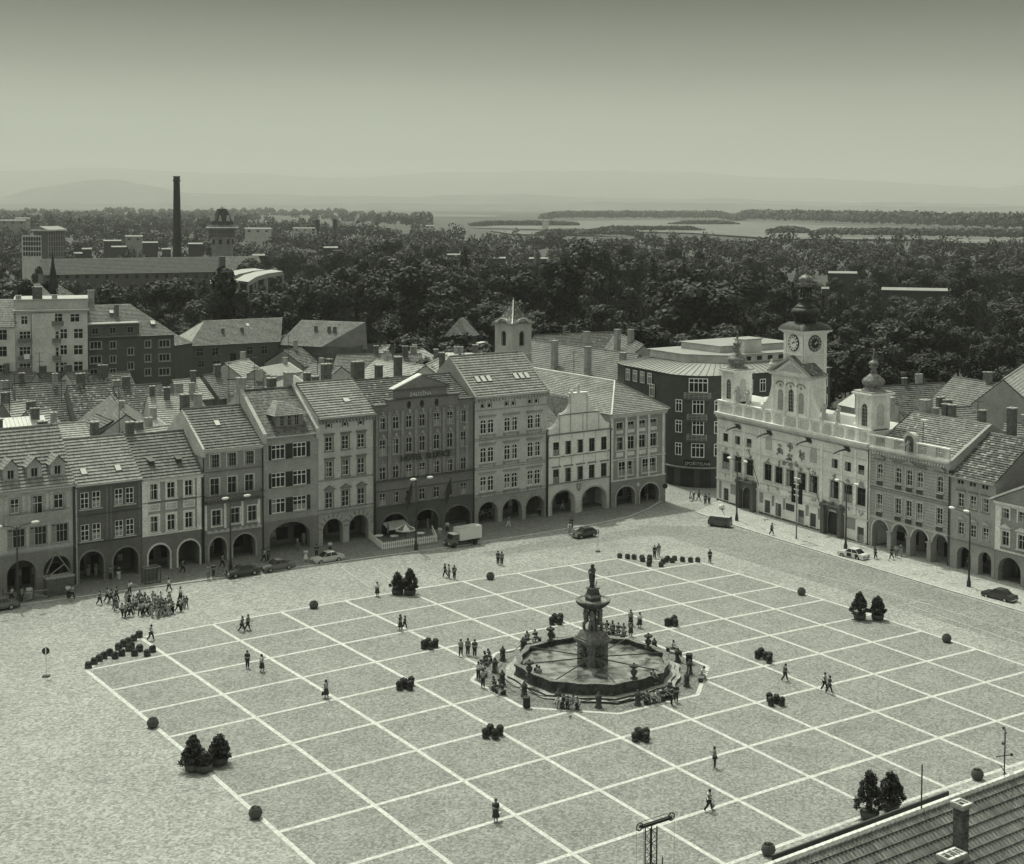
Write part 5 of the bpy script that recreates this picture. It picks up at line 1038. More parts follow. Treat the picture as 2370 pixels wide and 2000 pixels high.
# benches, bins
def bench_proto():
    t = empty('park_bench', (0, 0, 0), 0, '', 'bench', 'benches around the fountain')
    for k in range(5): mb = MB(); mb.box(-1.1, 1.1, -.25+k*.105, -.16+k*.105, .42, .46, M(.16)); mb.build('seat_slat', t)
    for x in (-.9, .9): mb = MB(); mb.box(x-.06, x+.06, -.22, .24, 0, .42, DARKM); mb.build('leg', t)
    return t
def place(t, px, rz, dz=0.0, z=None, label=None, group=None):
    t.location = (px[0], px[1], (gz(px[0], px[1]) if z is None else z)+dz); t.rotation_euler = (0, 0, rz)
    if label: t['label'] = label
    if group: t['group'] = group
    return t
def away(x, y): return math.atan2(y, x)+math.pi/2
bp = bench_proto(); first = True
BPX = [(1316, 1640), (1512, 1626), (1545, 1614), (1154, 1602), (1120, 1560), (1128, 1536), (1622, 1572), (1560, 1512), (1400, 1464), (1428, 1470), (1232, 1488)]
BLB = ['bench with a row of seated people nearest the camera side of the fountain', 'bench with four seated people at the lower right of the fountain', 'bench beside two standing men at the lower right of the fountain', 'crowded bench at the left corner of the fountain octagon', 'bench behind the crowded one at the left of the fountain', 'bench with seated group at the upper left of the fountain ring', 'bench with one pale-dressed sitter right of the fountain', 'bench behind the chain with one white-shirted sitter', 'first bench beyond the fountain pillar with seated row', 'second bench beyond the fountain pillar with seated row', 'bench with two sitters beyond the left rear vase']
BEN = [((G(*q).x, G(*q).y), lb) for q, lb in zip(BPX, BLB)]
BENCH = {}
for i, (p, lb) in enumerate(BEN):
    t = bp if first else copy_tree(bp); first = False; place(t, p, away(*p), 0.0, None, lb); BENCH[i] = (p, away(*p))
def bin_at(px, py, lb):
    g = G(px, py); t = empty('litter_bin', g, 0, lb, 'litter bin'); mb = MB(); mb.lathe([(.3, 0), (.34, .1), (.34, .95), (.36, .97)], 0, 0, 14, M(.05)); mb.build('drum', t); mb = MB(); mb.lathe([(.36, .95), (.36, 1.02), (.28, 1.0), (.26, .7)], 0, 0, 14, DARKM); mb.build('rim', t)
bin_at(1219, 1638, 'dark round litter bin on the white octagon line left of the front bench'); bin_at(1595, 1536, 'dark round litter bin behind the bollards right of the fountain')
# ------------------------------------------------------------------ planters
LEAF = mat('shrub_leaves', .06, .6, scale=.25, rough=.6); POT = mat('dark_planter', .085, .3, scale=.5, bump=.2); SOIL = mat('soil', .05, .3)
def leafball(mb, c, r, n, m, s=.12, sz=1.0, rr=random.Random(1), fill=.75):
    for _ in range(n):
        u = Vector((rr.gauss(0, 1), rr.gauss(0, 1), rr.gauss(0, 1))).normalized(); d = r*(fill+(1-fill)*rr.random()*1.15); p = Vector(c)+Vector((u.x*d, u.y*d, u.z*d*sz))
        a = Vector((rr.gauss(0, 1), rr.gauss(0, 1), rr.gauss(0, 1))).normalized(); b = a.cross(u).normalized() if a.cross(u).length > .01 else Vector((1, 0, 0)); q = s*rr.uniform(.6, 1.3)
        mb.add([p-a*q, p+b*q*.6, p+a*q, p-b*q*.6], [(0, 1, 2, 3)], m)
def tub_proto():
    t = empty('planter_tub', (0, 0, 0), 0, '', 'planter'); mb = MB(); mb.lathe([(.38, 0), (.5, .06), (.52, .45), (.56, .5), (.56, .56), (.46, .56), (.4, .5)], 0, 0, 14, POT); mb.build('tub', t)
    mb = MB(); leafball(mb, (0, 0, .66), .46, 420, LEAF, .13, .72); mb.ball((0, 0, .62), .38, LEAF, 8, 5); mb.build('shrub', t); return t
def round_proto():
    t = empty('shrub_planter', (0, 0, 0), 0, '', 'planter'); mb = MB(); mb.lathe([(.36, 0), (.48, .06), (.5, .5), (.54, .55), (.42, .55)], 0, 0, 14, POT); mb.build('tub', t)
    mb = MB(); leafball(mb, (0, 0, .98), .5, 460, LEAF, .13, 1.05); mb.ball((0, 0, .95), .42, LEAF, 8, 6); mb.build('shrub', t); return t
def pot_proto():
    t = empty('round_pot', (0, 0, 0), 0, '', 'planter'); mb = MB(); mb.lathe([(.55, 0), (.62, .05), (.82, .35), (.9, .7), (.84, 1.05), (.68, 1.28), (.66, 1.36), (.58, 1.36), (.5, 1.25)], 0, 0, 20, POT); mb.build('pot', t)
    mb = MB(); mb.lathe([(.88, .58), (.93, .62), (.93, .68), (.88, .72)], 0, 0, 20, POT); mb.lathe([(.8, 1.05), (.83, 1.1), (.78, 1.14)], 0, 0, 20, POT); mb.build('rim', t); mb = MB(); leafball(mb, (0, 0, 1.3), .55, 260, LEAF, .13, .4); mb.build('foliage', t); return t
tp, rp_, pp = tub_proto(), round_proto(), pot_proto()
def stamp(pr, lst, group, labels, rz=None, sc_=(1, 1)):
    base = {id(tp): .66, id(rp_): .62, id(pp): .57}[id(pr)]
    for i, (x, y) in enumerate(lst):
        g = G(x, y); t = copy_tree(pr); t.location = g; a = random.uniform(0, 6.28) if rz is None else rz; t.rotation_euler = (0, 0, a); s_ = base*random.uniform(*sc_); t.scale = (s_, s_, s_); t['group'] = group; t['label'] = labels[i] if isinstance(labels, list) else labels
z5 = lambda x, y, o=(0, 1240), k=.28708: (o[0]+x*k, o[1]+y*k)
L17 = [z5(*p) for p in [(713, 1068), (760, 1035), (800, 1012), (838, 990), (883, 965), (927, 988), (957, 920), (982, 966), (997, 893), (1035, 872), (1060, 908), (1038, 928), (1078, 848), (1122, 820), (1125, 930), (1084, 966), (1187, 968), (1230, 936)]]
stamp(tp, L17, 'tub planters on the left corner of the square', 'dark tub planter with clipped shrub in the wedge of tubs on the left corner', sc_=(1.0, 1.12))
z6 = lambda x, y: (1200+x*.28708, 1100+y*.28708)
R16 = [z6(*p) for p in [(816, 668), (879, 673), (932, 677), (995, 682), (1000, 695), (1058, 680), (1056, 700), (1052, 732), (1150, 738), (1165, 712), (1190, 700), (1202, 688), (1240, 704), (1258, 688), (1322, 696), (1387, 700), (1445, 700)]]
stamp(tp, R16, 'tub planters on the far corner of the square', 'dark tub planter with clipped shrub in the row of tubs on the far corner')
z7 = lambda x, y: (600+x*.28708, 1240+y*.28708); z8 = lambda x, y: (1770+x*.28708, 1300+y*.28708); z9 = lambda x, y: (400+x*.47847, 1600+y*.47847); za = lambda x, y: (1400+x*.46411, 1600+y*.46411); zb_ = lambda x, y: (1040+x*.30622, 1280+y*.30622)
CL = [([z7(1328, 910), z7(1362, 895), z7(1383, 918), z7(1420, 900)], 'left of the three walkers'), ([z7(1130, 1243), z7(1160, 1215), z7(1178, 1228), z7(1225, 1205), z7(1215, 1243)], 'below and left of the octagon'), ([zb_(775, 540), zb_(795, 520), zb_(820, 530), zb_(832, 542), zb_(840, 520)], 'behind the left rear vase'), ([zb_(1645, 550), zb_(1680, 545), zb_(1700, 530), zb_(1710, 556)], 'beyond the two strollers'),
      ([z9(1513, 225), z9(1535, 208), z9(1560, 230), z9(1582, 212)], 'in front of the litter bin'), ([za(150, 250), za(165, 232), za(178, 240), za(205, 252), za(205, 232)], 'below the fountain toward the camera'), ([za(820, 50), za(828, 72), za(855, 60), za(882, 72)], 'right of the fountain below the lone sitter'), ([z8(-58, 780), z8(-30, 765), z8(5, 790), z8(35, 820), z8(40, 795)], 'right of the chained ring'), ]
for lst, w_ in CL: stamp(rp_, lst, 'shrub planters clustered on the band crossing '+w_, 'round shrub in dark tub, cluster '+w_, sc_=(.92, 1.05))
POTS = [((440, 585), z7, 'large round pot on the far band left of the lady in white'), ((1863, 352), z7, 'large round pot on the far band behind the fountain left'), ((1232, 1545), z5, 'large round pot on the left edge band below the tubs'), ((400, 612), z9, 'large round pot on the left edge band lowest in the picture'), ((296, 268), z8, 'large round pot on the right far band beside the town hall road'), ((1466, 648), z8, 'large round pot on the right band below the two conifers'), ((1857, 438), za, 'large round pot on the near band by the aerials'), ((815, 815), za, 'large round pot on the near band left of the big roof')]
for (q, f, lb) in POTS: stamp(pp, [f(*q)], 'large round pots along the square edge', lb)
for t_ in (tp, rp_, pp):
    for c_ in list(t_.children): bpy.data.objects.remove(c_)
    bpy.data.objects.remove(t_)
NEED = mat('dark_conifer', .045, .7, scale=.3, rough=.6); BARK = mat('bark', .07, .4, scale=.5)
def pine(x, y, hgt, lb, seed, grp):
    g = G(x, y); t = empty('potted_conifer', g, seed, lb, 'conifer', grp); t.scale = (.85, .85, .78); rr = random.Random(seed)
    mb = MB(); mb.lathe([(.6, 0), (.75, .1), (.85, .55), (.8, .8), (.7, .82), (.6, .7)], 0, 0, 14, POT); mb.build('tub', t); mb = MB(); mb.tube([(0, 0, .6), (.05, .05, hgt*.6), (.1, 0, hgt*.95)], .1, BARK, 6, .02)
    n = 15; f = MB()
    for k in range(n):
        q = k/(n-1); z_ = .95+q*(hgt-1.1); rad = (1-q)**.8*hgt*.27+.12; a = k*2.4+rr.random()
        for j in range(4 if q < .8 else 2):
            aa = a+j*1.57+rr.uniform(-.4, .4); rd = rad*rr.uniform(.55, 1.15); c = (math.cos(aa)*rd, math.sin(aa)*rd, z_+rd*.35*rr.random()); mb.tube([(0, 0, z_-.1), c], .035, BARK, 4, .01)
            leafball(f, c, .3*rr.uniform(.7, 1.2), 75, NEED, .13, 1.1, rr, .45)
        leafball(f, (0, 0, z_), .3, 40, NEED, .12, 1.2, rr, .2)
    mb.build('trunk', t); f.build('needles', t); return t
z7_ = z7
pine(*z7(1115, 470), 3.2, 'slender potted conifer left of its fuller neighbour on the far band', 11, 'potted conifers'); pine(*z7(1215, 475), 3.9, 'fuller potted conifer on the far band right of the slender one', 12, 'potted conifers')
pine(*z8(765, 465), 3.9, 'left potted conifer of the pair by the town hall road', 13, 'potted conifers'); pine(*z8(910, 468), 3.4, 'right potted conifer of the pair by the town hall road', 14, 'potted conifers')
pine(*z9(100, 382), 3.6, 'tallest potted conifer of the three at the left edge band', 15, 'potted conifers'); pine(*z9(150, 388), 1.9, 'low potted conifer in front of the tallest one at the left', 16, 'potted conifers'); pine(*z9(225, 352), 3.0, 'potted conifer standing right of the two at the left edge band', 17, 'potted conifers')
pine(*za(1318, 635), 4.6, 'large bushy potted conifer above the hoist at the near band', 18, 'potted conifers'); pine(*za(1425, 590), 3.7, 'narrower potted conifer right of the large bushy one', 19, 'potted conifers')
# ------------------------------------------------------------------ street lamps, poles, signs
def lamp(px, py, hgt, arms, lb, rz=NROT, tilt=0.12):
    g = G(px, py); t = empty('street_lamp', (g.x, g.y, gz(g.x, g.y)), rz, lb, 'street lamp', 'street lamps round the square')
    mb = MB(); mb.lathe([(.26, 0), (.26, .7), (.2, .9), (.13, 1.3), (.1, 3.5), (.08, hgt-.2)], 0, 0, 10, DARKM); mb.build('post', t)
    for s_, l in arms:
        mb = MB(); mb.tube([(0, 0, hgt-.5), (s_*l*.4, 0, hgt-.12), (s_*l, 0, hgt)], .05, DARKM, 6); a = mb.build('arm', t); mb = MB(); mb.T = Matrix.Translation((s_*(l+.35), 0, hgt+.02)) @ Matrix.Diagonal((1, .45, .35, 1)); mb.ball((0, 0, 0), .5, M(.6), 10, 6); mb.T = None; mb.build('lamp_head', a)
    return t
lamp(41.6, 1403.6, 9.4, [(-1, 1.7), (1, 1.7)], 'double-armed lamp post standing left on the kerb by the wooden hut')
lamp(534, 1322, 9.2, [(-1, .3), (1, 1.9)], 'thin lamp post behind the parked dark saloon'); lamp(963, 1275, 9.6, [(-1, .1), (1, 1.8)], 'lamp post at the white picket fence of the hotel')
lamp(1705, 1207, 9.3, [(-1, 1.5), (1, 1.5)], 'double-armed lamp post at the far end of the town hall pavement', EROT); lamp(1957, 1274, 9.4, [(-1, 1.5), (1, 1.5)], 'double-armed lamp post by the right portal and the white car', EROT); lamp(2242, 1360, 9.4, [(-1, .25), (-1, 2.6)], 'lamp post in front of the narrow grey house', EROT)
g = G(1843, 1249); t = empty('banner_pole', g, TROT, 'tall pole with two black panels and four rows of small lamps', 'pole'); mb = MB(); mb.lathe([(.18, 0), (.1, .8), (.08, 8.9)], 0, 0, 10, M(.2)); mb.build('post', t)
for s_ in (-1, 1): mb = MB(); q = [(.5*s_, 0, 5.5)]; mb.box(.35 if s_ > 0 else -1.15, 1.15 if s_ > 0 else -.35, -.06, .06, 5.2, 8.2, mat('black_board', .012, .1)); mb.build('panel', t)
for k in range(4):
    mb = MB(); mb.tube([(-.5, 0, 8.7-k*.8), (.5, 0, 8.7-k*.8)], .035, M(.4), 5); mb.build('crossbar', t)
    for x in (-.35, .35): mb = MB(); mb.box(x-.18, x+.18, -.15, .15, 8.68-k*.8, 8.8-k*.8, M(.7)); mb.build('lamp_head', t)
def wirepole(px, py, px2, py2, hh, lb):
    g = G(px, py); t = empty('flag_pole', g, 0, lb, 'pole', 'slanted facade poles'); return t
for x0_, z0_, x1_, z1_, lb in ((11.0, 2.0, 10.2, 8.4, 'thin slanted pole on the facade above the left portal'), (25.2, 2.0, 24.4, 7.8, 'thin slanted pole on the facade above the right portal')):
    t = empty('facade_pole', (TO[0], TO[1], 0), TROT, lb, 'pole', 'poles leaning out from the town hall'); mb = MB(); mb.tube([(x0_, -.1, z0_+.8), (x1_, -1.6, z1_)], .05, DARKM, 6); mb.build('shaft', t); mb = MB(); mb.lathe([(.12, 0), (.35, -.12), (.36, -.16), (.1, -.14)], 0, 0, 10, DARKM); mb.build('cap', t, (x1_, -1.6, z1_+.1))
def roundsign(px, py, hgt, r, lb, rz, foot=True, bar=False):
    g = G(px, py); t = empty('road_sign', g, rz, lb, 'road sign'); mb = MB(); mb.tube([(0, 0, 0), (0, 0, hgt)], .04, M(.5) if foot else DARKM, 6); mb.build('post', t)
    mb = MB(); mb.lathe([(r, 0), (r, .03)], 0, 0, 20, mat('sign_dark', .05, .1), False); o = mb.build('disc', t, (0, -.05, hgt-r*.6)); o.rotation_euler = (R(90), 0, 0)
    if bar: mb = MB(); mb.box(-.05, .05, -r*.85, r*.85, .035, .045, WHITE); mb.build('white_bar', o)
    if foot: mb = MB(); mb.box(-.35, .35, -.3, .3, 0, .12, DARKM); mb.build('foot', t)
roundsign(107, 1566, 2.75, .36, 'round no-entry sign with white bar alone on the left paving', R(-25), True, True)
roundsign(1539, 1163, 2.9, .42, 'dark round sign seen at the corner of the hipped corner house', R(-40), False)
roundsign(1384, 1277, 2.9, .34, 'thin white sign post standing by the dark hatchback', R(60), True)
# notice board on lamp, flagpole base light streak omitted; wooden site hut and fences on the left pavement
t = empty('builders_hut', (*NL(-35.6, -3.6)[:2], gz(*NL(-35.6, -3.6))+KH), NROT, 'wooden plank builders box with braced triangle frame before the arcade', 'site hut')
mb = MB(); mb.box(0, 3.1, 0, 1.6, 0, 2.0, mat('grey_planks', .13, .4, scale=.3)); mb.box(-.1, 3.2, -.1, 1.7, 2.0, 2.15, M(.25)); mb.build('box', t)
for k in range(12): mb = MB() if k == 0 else mb; mb.box(.02+k*.26, .04+k*.26, -.01, 0, 0, 2, DARKM)
mb.build('plank_joints', t); mb = MB(); mb.tube([(0, .8, 2.2), (1.2, .8, 5.0)], .08, M(.2)); mb.tube([(3.1, .8, 2.1), (1.2, .8, 5.0)], .08, M(.2)); mb.tube([(.3, .8, 2.2), (2.2, .8, 3.4)], .08, M(.2)); mb.build('brace_frame', t)
for (a, b, lb) in (((-38.6, -3.2), (-35.7, -4.0), 'low wooden barrier left of the plank builders box'), ((-41.5, -1.0), (-38.8, -3.2), 'dark wooden barrier cut by the left edge')):
    t = empty('wooden_barrier', (*NL(*a), gz(*NL(*a))+KH), NROT, lb, 'barrier'); L_ = b[0]-a[0]; dy = b[1]-a[1]; mb = MB()
    for q in (.3, 1.0): mb.tube([(0, 0, q), (L_, dy, q)], .07, M(.2), 5)
    mb.tube([(0, 0, 1.1), (L_, dy, .2)], .07, M(.25), 5); mb.build('rails', t)
    for q in (0, .5, 1): mb = MB(); mb.tube([(L_*q, dy*q, 0), (L_*q, dy*q, 1.3)], .08, M(.12), 5); mb.build('post', t)
t = empty('wire_cage', (*NL(-24.6, -5.2), gz(*NL(-24.6, -5.2))+KH), NROT, 'open metal cage trolley standing on the north pavement', 'cage'); mb = MB()
for x in (0, 1.9):
    for y in (0, 1.1): mb.tube([(x, y, 0), (x, y, 1.9)], .06, DARKM, 5)
mb.build('posts', t); mb = MB()
for z_ in (.15, 1.9):
    mb.tube([(0, 0, z_), (1.9, 0, z_), (1.9, 1.1, z_), (0, 1.1, z_), (0, 0, z_)], .07, M(.2), 5)
for k in range(1, 4): mb.tube([(k*.48, 0, .1), (k*.48, 0, 1.9)], .04, DARKM, 4)
mb.box(0, 1.9, 0, 1.1, .1, .16, M(.12)); mb.box(.02, 1.88, 1.05, 1.1, .2, 1.8, M(.14)); mb.build('bars', t)
# hotel terrace: picket fence, tables, parasols
def npt(px, py): g = G(px, py, KH); return g
f0, f1, f2, f3 = npt(850, 1245), npt(885, 1274), npt(1012, 1258), npt(1000, 1232)
for i, (a, b, lb) in enumerate(((f1, f2, 'long white picket fence of the hotel terrace along the kerb'), (f0, f1, 'short white picket fence closing the terrace on the left'), (f2, f3, 'short white picket fence closing the terrace on the right'))):
    t = empty('picket_fence', a, math.atan2(b.y-a.y, b.x-a.x), lb, 'fence', 'terrace fence'); ln = math.hypot(b.x-a.x, b.y-a.y); n_ = int(ln/.28)
    mb = MB()
    for q in (.25, .8): mb.box(0, ln, .03, .08, q, q+.09, WHITE)
    mb.build('rail', t)
    mb = MB()
    for k in range(n_): x = ln*k/n_; mb.prism_y([(x, .05), (x+.14, .05), (x+.14, 1.0), (x+.07, 1.1), (x, 1.0)], 0, .03, WHITE)
    mb.build('pickets', t)
def parasol(px, py, lb, closed=False):
    g = npt(px, py); t = empty('parasol', g, 0, lb, 'parasol'); mb = MB(); mb.tube([(0, 0, 0), (0, 0, 2.5)], .04, DARKM); mb.build('pole', t)
    mb = MB(); m1, m2_ = M(.5), M(.16)
    if closed: mb.lathe([(.12, 1.0), (.16, 1.5), (.08, 2.3), (.02, 2.5)], 0, 0, 8, m2_)
    else:
        for k in range(8):
            a, b = R(45*k), R(45*k+45); mb.add([(1.4*math.cos(a), 1.4*math.sin(a), 1.9), (1.4*math.cos(b), 1.4*math.sin(b), 1.9), (0, 0, 2.55)], [(0, 1, 2)], m1 if k % 2 else m2_); mb.add([(1.4*math.cos(a), 1.4*math.sin(a), 1.9), (1.4*math.cos(b), 1.4*math.sin(b), 1.9), (1.42*math.cos(b), 1.42*math.sin(b), 1.72), (1.42*math.cos(a), 1.42*math.sin(a), 1.72)], [(0, 1, 2, 3)], m1)
    mb.build('canopy', t)
parasol(938, 1256, 'open parasol with pale and dark panels on the hotel terrace'); parasol(990, 1240, 'closed dark parasol on the hotel terrace', True); parasol(898, 1250, 'closed dark parasol at the left end of the hotel terrace', True)
for px, py, lb in ((913, 1253, 'round white table left of the open parasol'), (973, 1246, 'round white table right of the lamp post on the terrace'), (877, 1252, 'round white table at the left end of the terrace')):
    g = npt(px, py); t = empty('cafe_table', g, 0, lb, 'table', 'terrace tables'); mb = MB(); mb.lathe([(.6, .72), (.6, .76)], 0, 0, 16, WHITE, False); mb.build('table_top', t); mb = MB(); mb.tube([(0, 0, 0), (0, 0, .72)], .05, DARKM); mb.build('leg', t)
g = G(1670, 1180); t = empty('ball_lamp', g, 0, 'pale ball on a low stand with a slanting rail behind the van', 'lamp'); mb = MB(); mb.ball((0, 0, .5), .45, M(.6)); mb.build('ball', t)
mb = MB(); q = G(1690, 1218); mb.tube([(0, 0, .1), (q.x-g.x, q.y-g.y, .1)], .08, DARKM); mb.build('rail', t)
# ------------------------------------------------------------------ near roof, aerials and hoist at the lower right
zr_ = 16.0; A_, B_ = P(1740, 2022, zr_), P(2440, 1762, zr_); RN = math.atan2(B_.y-A_.y, B_.x-A_.x); LN = (B_-A_).length
NT = tile_mat('near_roof_tiles', .2, .3, w=.27, h=.5)
h = House('near tiled roof with brick chimneys cut by the lower right corner', (A_.x, A_.y-6.2), RN, LN+6, 10.4, M(.3)); h.body(6.2, 16); h.front(-3, 10.4, [])
mb = MB(); kk = (zr_-10.4)/6.2
mb.slope((-.3, -.6, 10.0), (LN+6, -.6, 10.0), (LN+6, 6.2, zr_), (-.3, 6.2, zr_), NT, .5, .09); mb.slope((LN+6, 12.8, 10.2), (-.3, 12.8, 10.2), (-.3, 6.2, zr_), (LN+6, 6.2, zr_), NT, .6, .05)
h.roof = mb.build('roof', h.root); mb = MB()
for k in range(int(LN/.42)+14): mb.tube([(-.3+k*.42, 6.2, zr_+.02), (.09+k*.42, 6.2, zr_+.05)], .2, M(.5), 7, .18)
mb.build('ridge_tiles', h.roof)
mb = MB(); mb.box(2.0, 14.4, 6.9, 7.0, 14.6, 16.02, DARKM); mb.build('sheet_screen', h.roof)
# tile texture relief: small vertical ribs
mb = MB(); n_ = int((LN+6)/.27); row = .5; ln_ = math.hypot(6.8, 6.0); nr = int(ln_/row)
for r_ in range(nr):
    t0, t1 = r_/nr, (r_+1)/nr
    for k in range(n_):
        x = -.3+k*.27+(.135 if r_ % 2 else 0); y0_, z0_ = -.6+6.8*t0, 10.0+6.0*t0; y1_, z1_ = -.6+6.8*t1, 10.0+6.0*t1
        mb.add([(x, y0_, z0_+.12), (x+.045, y0_, z0_+.16), (x+.09, y0_, z0_+.12), (x+.09, y1_, z1_+.05), (x+.045, y1_, z1_+.09), (x, y1_, z1_+.05)], [(0, 1, 4, 5), (1, 2, 3, 4)], NT, [[(x, t0*8), (x+.1, t0*8), (x+.1, t1*8), (x, t1*8)]]*2)
mb.build('tile_ribs', h.roof)
def near_ch(px, py, zt, a, b, lb=None):
    p = P(px, py, zt); d = Matrix.Rotation(-RN, 3, 'Z') @ Vector((p.x-h.O[0], p.y-h.O[1], 0)); mb = MB(); mb.box(-a, a, -b, b, 8, zt-.25, BRICK)
    for k in range(14): mb.box(-a-.006, a+.006, -b-.006, b+.006, zt-.5-k*.22, zt-.485-k*.22, M(.2))
    fl = 1 if a < .5 else 3; W_ = 2*a+.24; mb.box(-a-.12, a+.12, -b-.12, b+.12, zt-.25, zt-.08, M(.33))
    for i in range(fl): c = -a+(2*a)*(i+.5)/fl; mb.box(c-.1, c+.1, -.12, .12, zt-.08, zt-.06, SHADE)
    for i in range(fl+1): c = -a-.06+(2*a+.12)*i/fl; mb.box(c-.045, c+.045, -b-.12, b+.12, zt-.08, zt, M(.33))
    mb.box(-a-.12, a+.12, -b-.12, -b+.02, zt-.08, zt-.002, M(.5)); mb.box(-a-.12, a+.12, b-.02, b+.12, zt-.08, zt-.002, M(.5))
    mb.build('chimney', h.roof, (d.x, d.y, 0))
near_ch(2225, 1856, 16.9, .25, .28); near_ch(2203, 1975, 14.9, .56, .28)
def near_pole(px, pyb, pyt, zb, lb, arms=()):
    b = P(px, pyb, zb); d = ray(px, pyt); t_ = math.hypot(b.x-CAM.x, b.y-CAM.y)/math.hypot(d.x, d.y); zt = CAM.z+d.z*t_
    t = empty('television_aerial', b, RN, lb, 'aerial'); mb = MB(); mb.tube([(0, 0, 0), (0, 0, zt-zb)], .035, DARKM); mb.build('pole', t)
    for q, l, sl in arms:
        mb = MB(); z_ = (zt-zb)*q; mb.tube([(-l, -.3, z_+sl), (l*.9, .3, z_-sl)], .03, DARKM, 5); mb.ball((l*.9, .3, z_-sl), .09, DARKM); mb.build('aerial_arms', t)
    return t
near_pole(2132, 1893, 1769, 15.7, 'single bare pole rising from the ridge of the near roof', ())
near_pole(2323, 1855, 1688, 14.6, 'tall aerial mast with slanted cross arms on the near roof', ((.64, 1.1, .28), (.43, .7, .5), (.985, .3, .02), (.78, .3, .05)))
near_pole(1533, 2040, 1983, 12, 'short thick black post beside the lattice hoist')
top = P(1507, 1908, 19.0); t = empty('lattice_hoist', (top.x, top.y, gz(top.x, top.y)), RN, 'black lattice hoist tower with a two-wheeled top beam cut by the bottom edge', 'hoist'); H_ = (top.z-gz(top.x, top.y))/.56; t.scale = (.56, .56, .56); wl = .32
for x in (-wl, wl):
    for y in (-wl, wl): mb = MB(); mb.tube([(x, y, 0), (x, y, H_-.1)], .055, DARKM, 6); mb.build('leg', t)
mb = MB(); z_ = H_-.2
while z_ > 12:
    for y in (-wl, wl): mb.tube([(-wl, y, z_), (wl, y, z_-.5)], .025, DARKM, 4); mb.tube([(wl, y, z_-.5), (-wl, y, z_-1.0)], .025, DARKM, 4)
    for x in (-wl, wl): mb.tube([(x, -wl, z_), (x, wl, z_-.5)], .025, DARKM, 4); mb.tube([(x, wl, z_-.5), (x, -wl, z_-1.0)], .025, DARKM, 4)
    mb.box(-wl-.03, wl+.03, -wl-.03, wl+.03, z_-1.04, z_-.98, DARKM) if int(z_) % 3 == 0 else None
    z_ -= 1.0
mb.build('lattice', t)
mb = MB(); mb.box(-1.05, 2.0, -.14, -.06, H_-.05, H_+.15, DARKM); mb.box(-1.05, 2.0, .06, .14, H_-.05, H_+.15, DARKM); mb.tube([(-1.0, 0, H_+.45), (1.95, 0, H_+.45)], .02, DARKM)
for k in range(6): mb.box(-.9+k*.5, -.8+k*.5, -.06, .06, H_, H_+.08, DARKM)
mb.build('beam', t)
for x in (-1.15, 2.05):
    mb = MB(); mb.tube([(x+.3*math.cos(R(20*q)), 0, H_+.1+.3*math.sin(R(20*q))) for q in range(19)], .05, DARKM, 6)
    for q in range(3): mb.tube([(x+.3*math.cos(R(60*q)), 0, H_+.1+.3*math.sin(R(60*q))), (x-.3*math.cos(R(60*q)), 0, H_+.1-.3*math.sin(R(60*q)))], .025, DARKM, 4)
    mb.build('pulley_wheel', t); mb = MB(); mb.tube([(x+(-.3 if x < 0 else .3), 0, H_), (x+(-.3 if x < 0 else .3), 0, .5)], .014, DARKM, 4); mb.build('cable', t)
mb = MB(); mb.tube([(-.75, 0, H_), (-.75, 0, .5)], .016, DARKM, 4); mb.build('cable', t)
# ------------------------------------------------------------------ people
SKIN = mat('skin', .3, .1); HAIR = mat('hair', .025, .3)
CL_ = {'white': mat('cloth_white', .75, .1), 'pale': mat('cloth_pale', .42, .2), 'grey': mat('cloth_grey', .2, .25), 'dark': mat('cloth_dark', .05, .3), 'black': mat('cloth_black', .022, .3), 'check': mat('cloth_checked', .3, .8, scale=.12)}
def skin(name, V, E, rad, root=0, sub=1):
    me = bpy.data.meshes.new(name); me.from_pydata([tuple(v) for v in V], E, []); o = bpy.data.objects.new('tmp', me); COL.objects.link(o)
    md = o.modifiers.new('s', 'SKIN'); md.use_smooth_shade = True
    if sub: o.modifiers.new('d', 'SUBSURF').levels = sub
    for i, r_ in enumerate(rad): q_ = 1.32 if (r_ if not isinstance(r_, tuple) else r_[0]) > .03 else 1.0; me.skin_vertices[0].data[i].radius = (r_[0]*q_, r_[1]*q_) if isinstance(r_, tuple) else (r_*q_, r_*q_)
    me.skin_vertices[0].data[root].use_root = True
    bpy.context.view_layer.update()
    out_ = bpy.data.meshes.new_from_object(o.evaluated_get(bpy.context.evaluated_depsgraph_get())); out_.name = name; bpy.data.objects.remove(o); bpy.data.meshes.remove(me); return out_
def sw(l, ang, side=0.0):     # limb vector of length l, swung forward (towards -y) by ang
    return Vector((side, -math.sin(R(ang))*l, -math.cos(R(ang))*l))
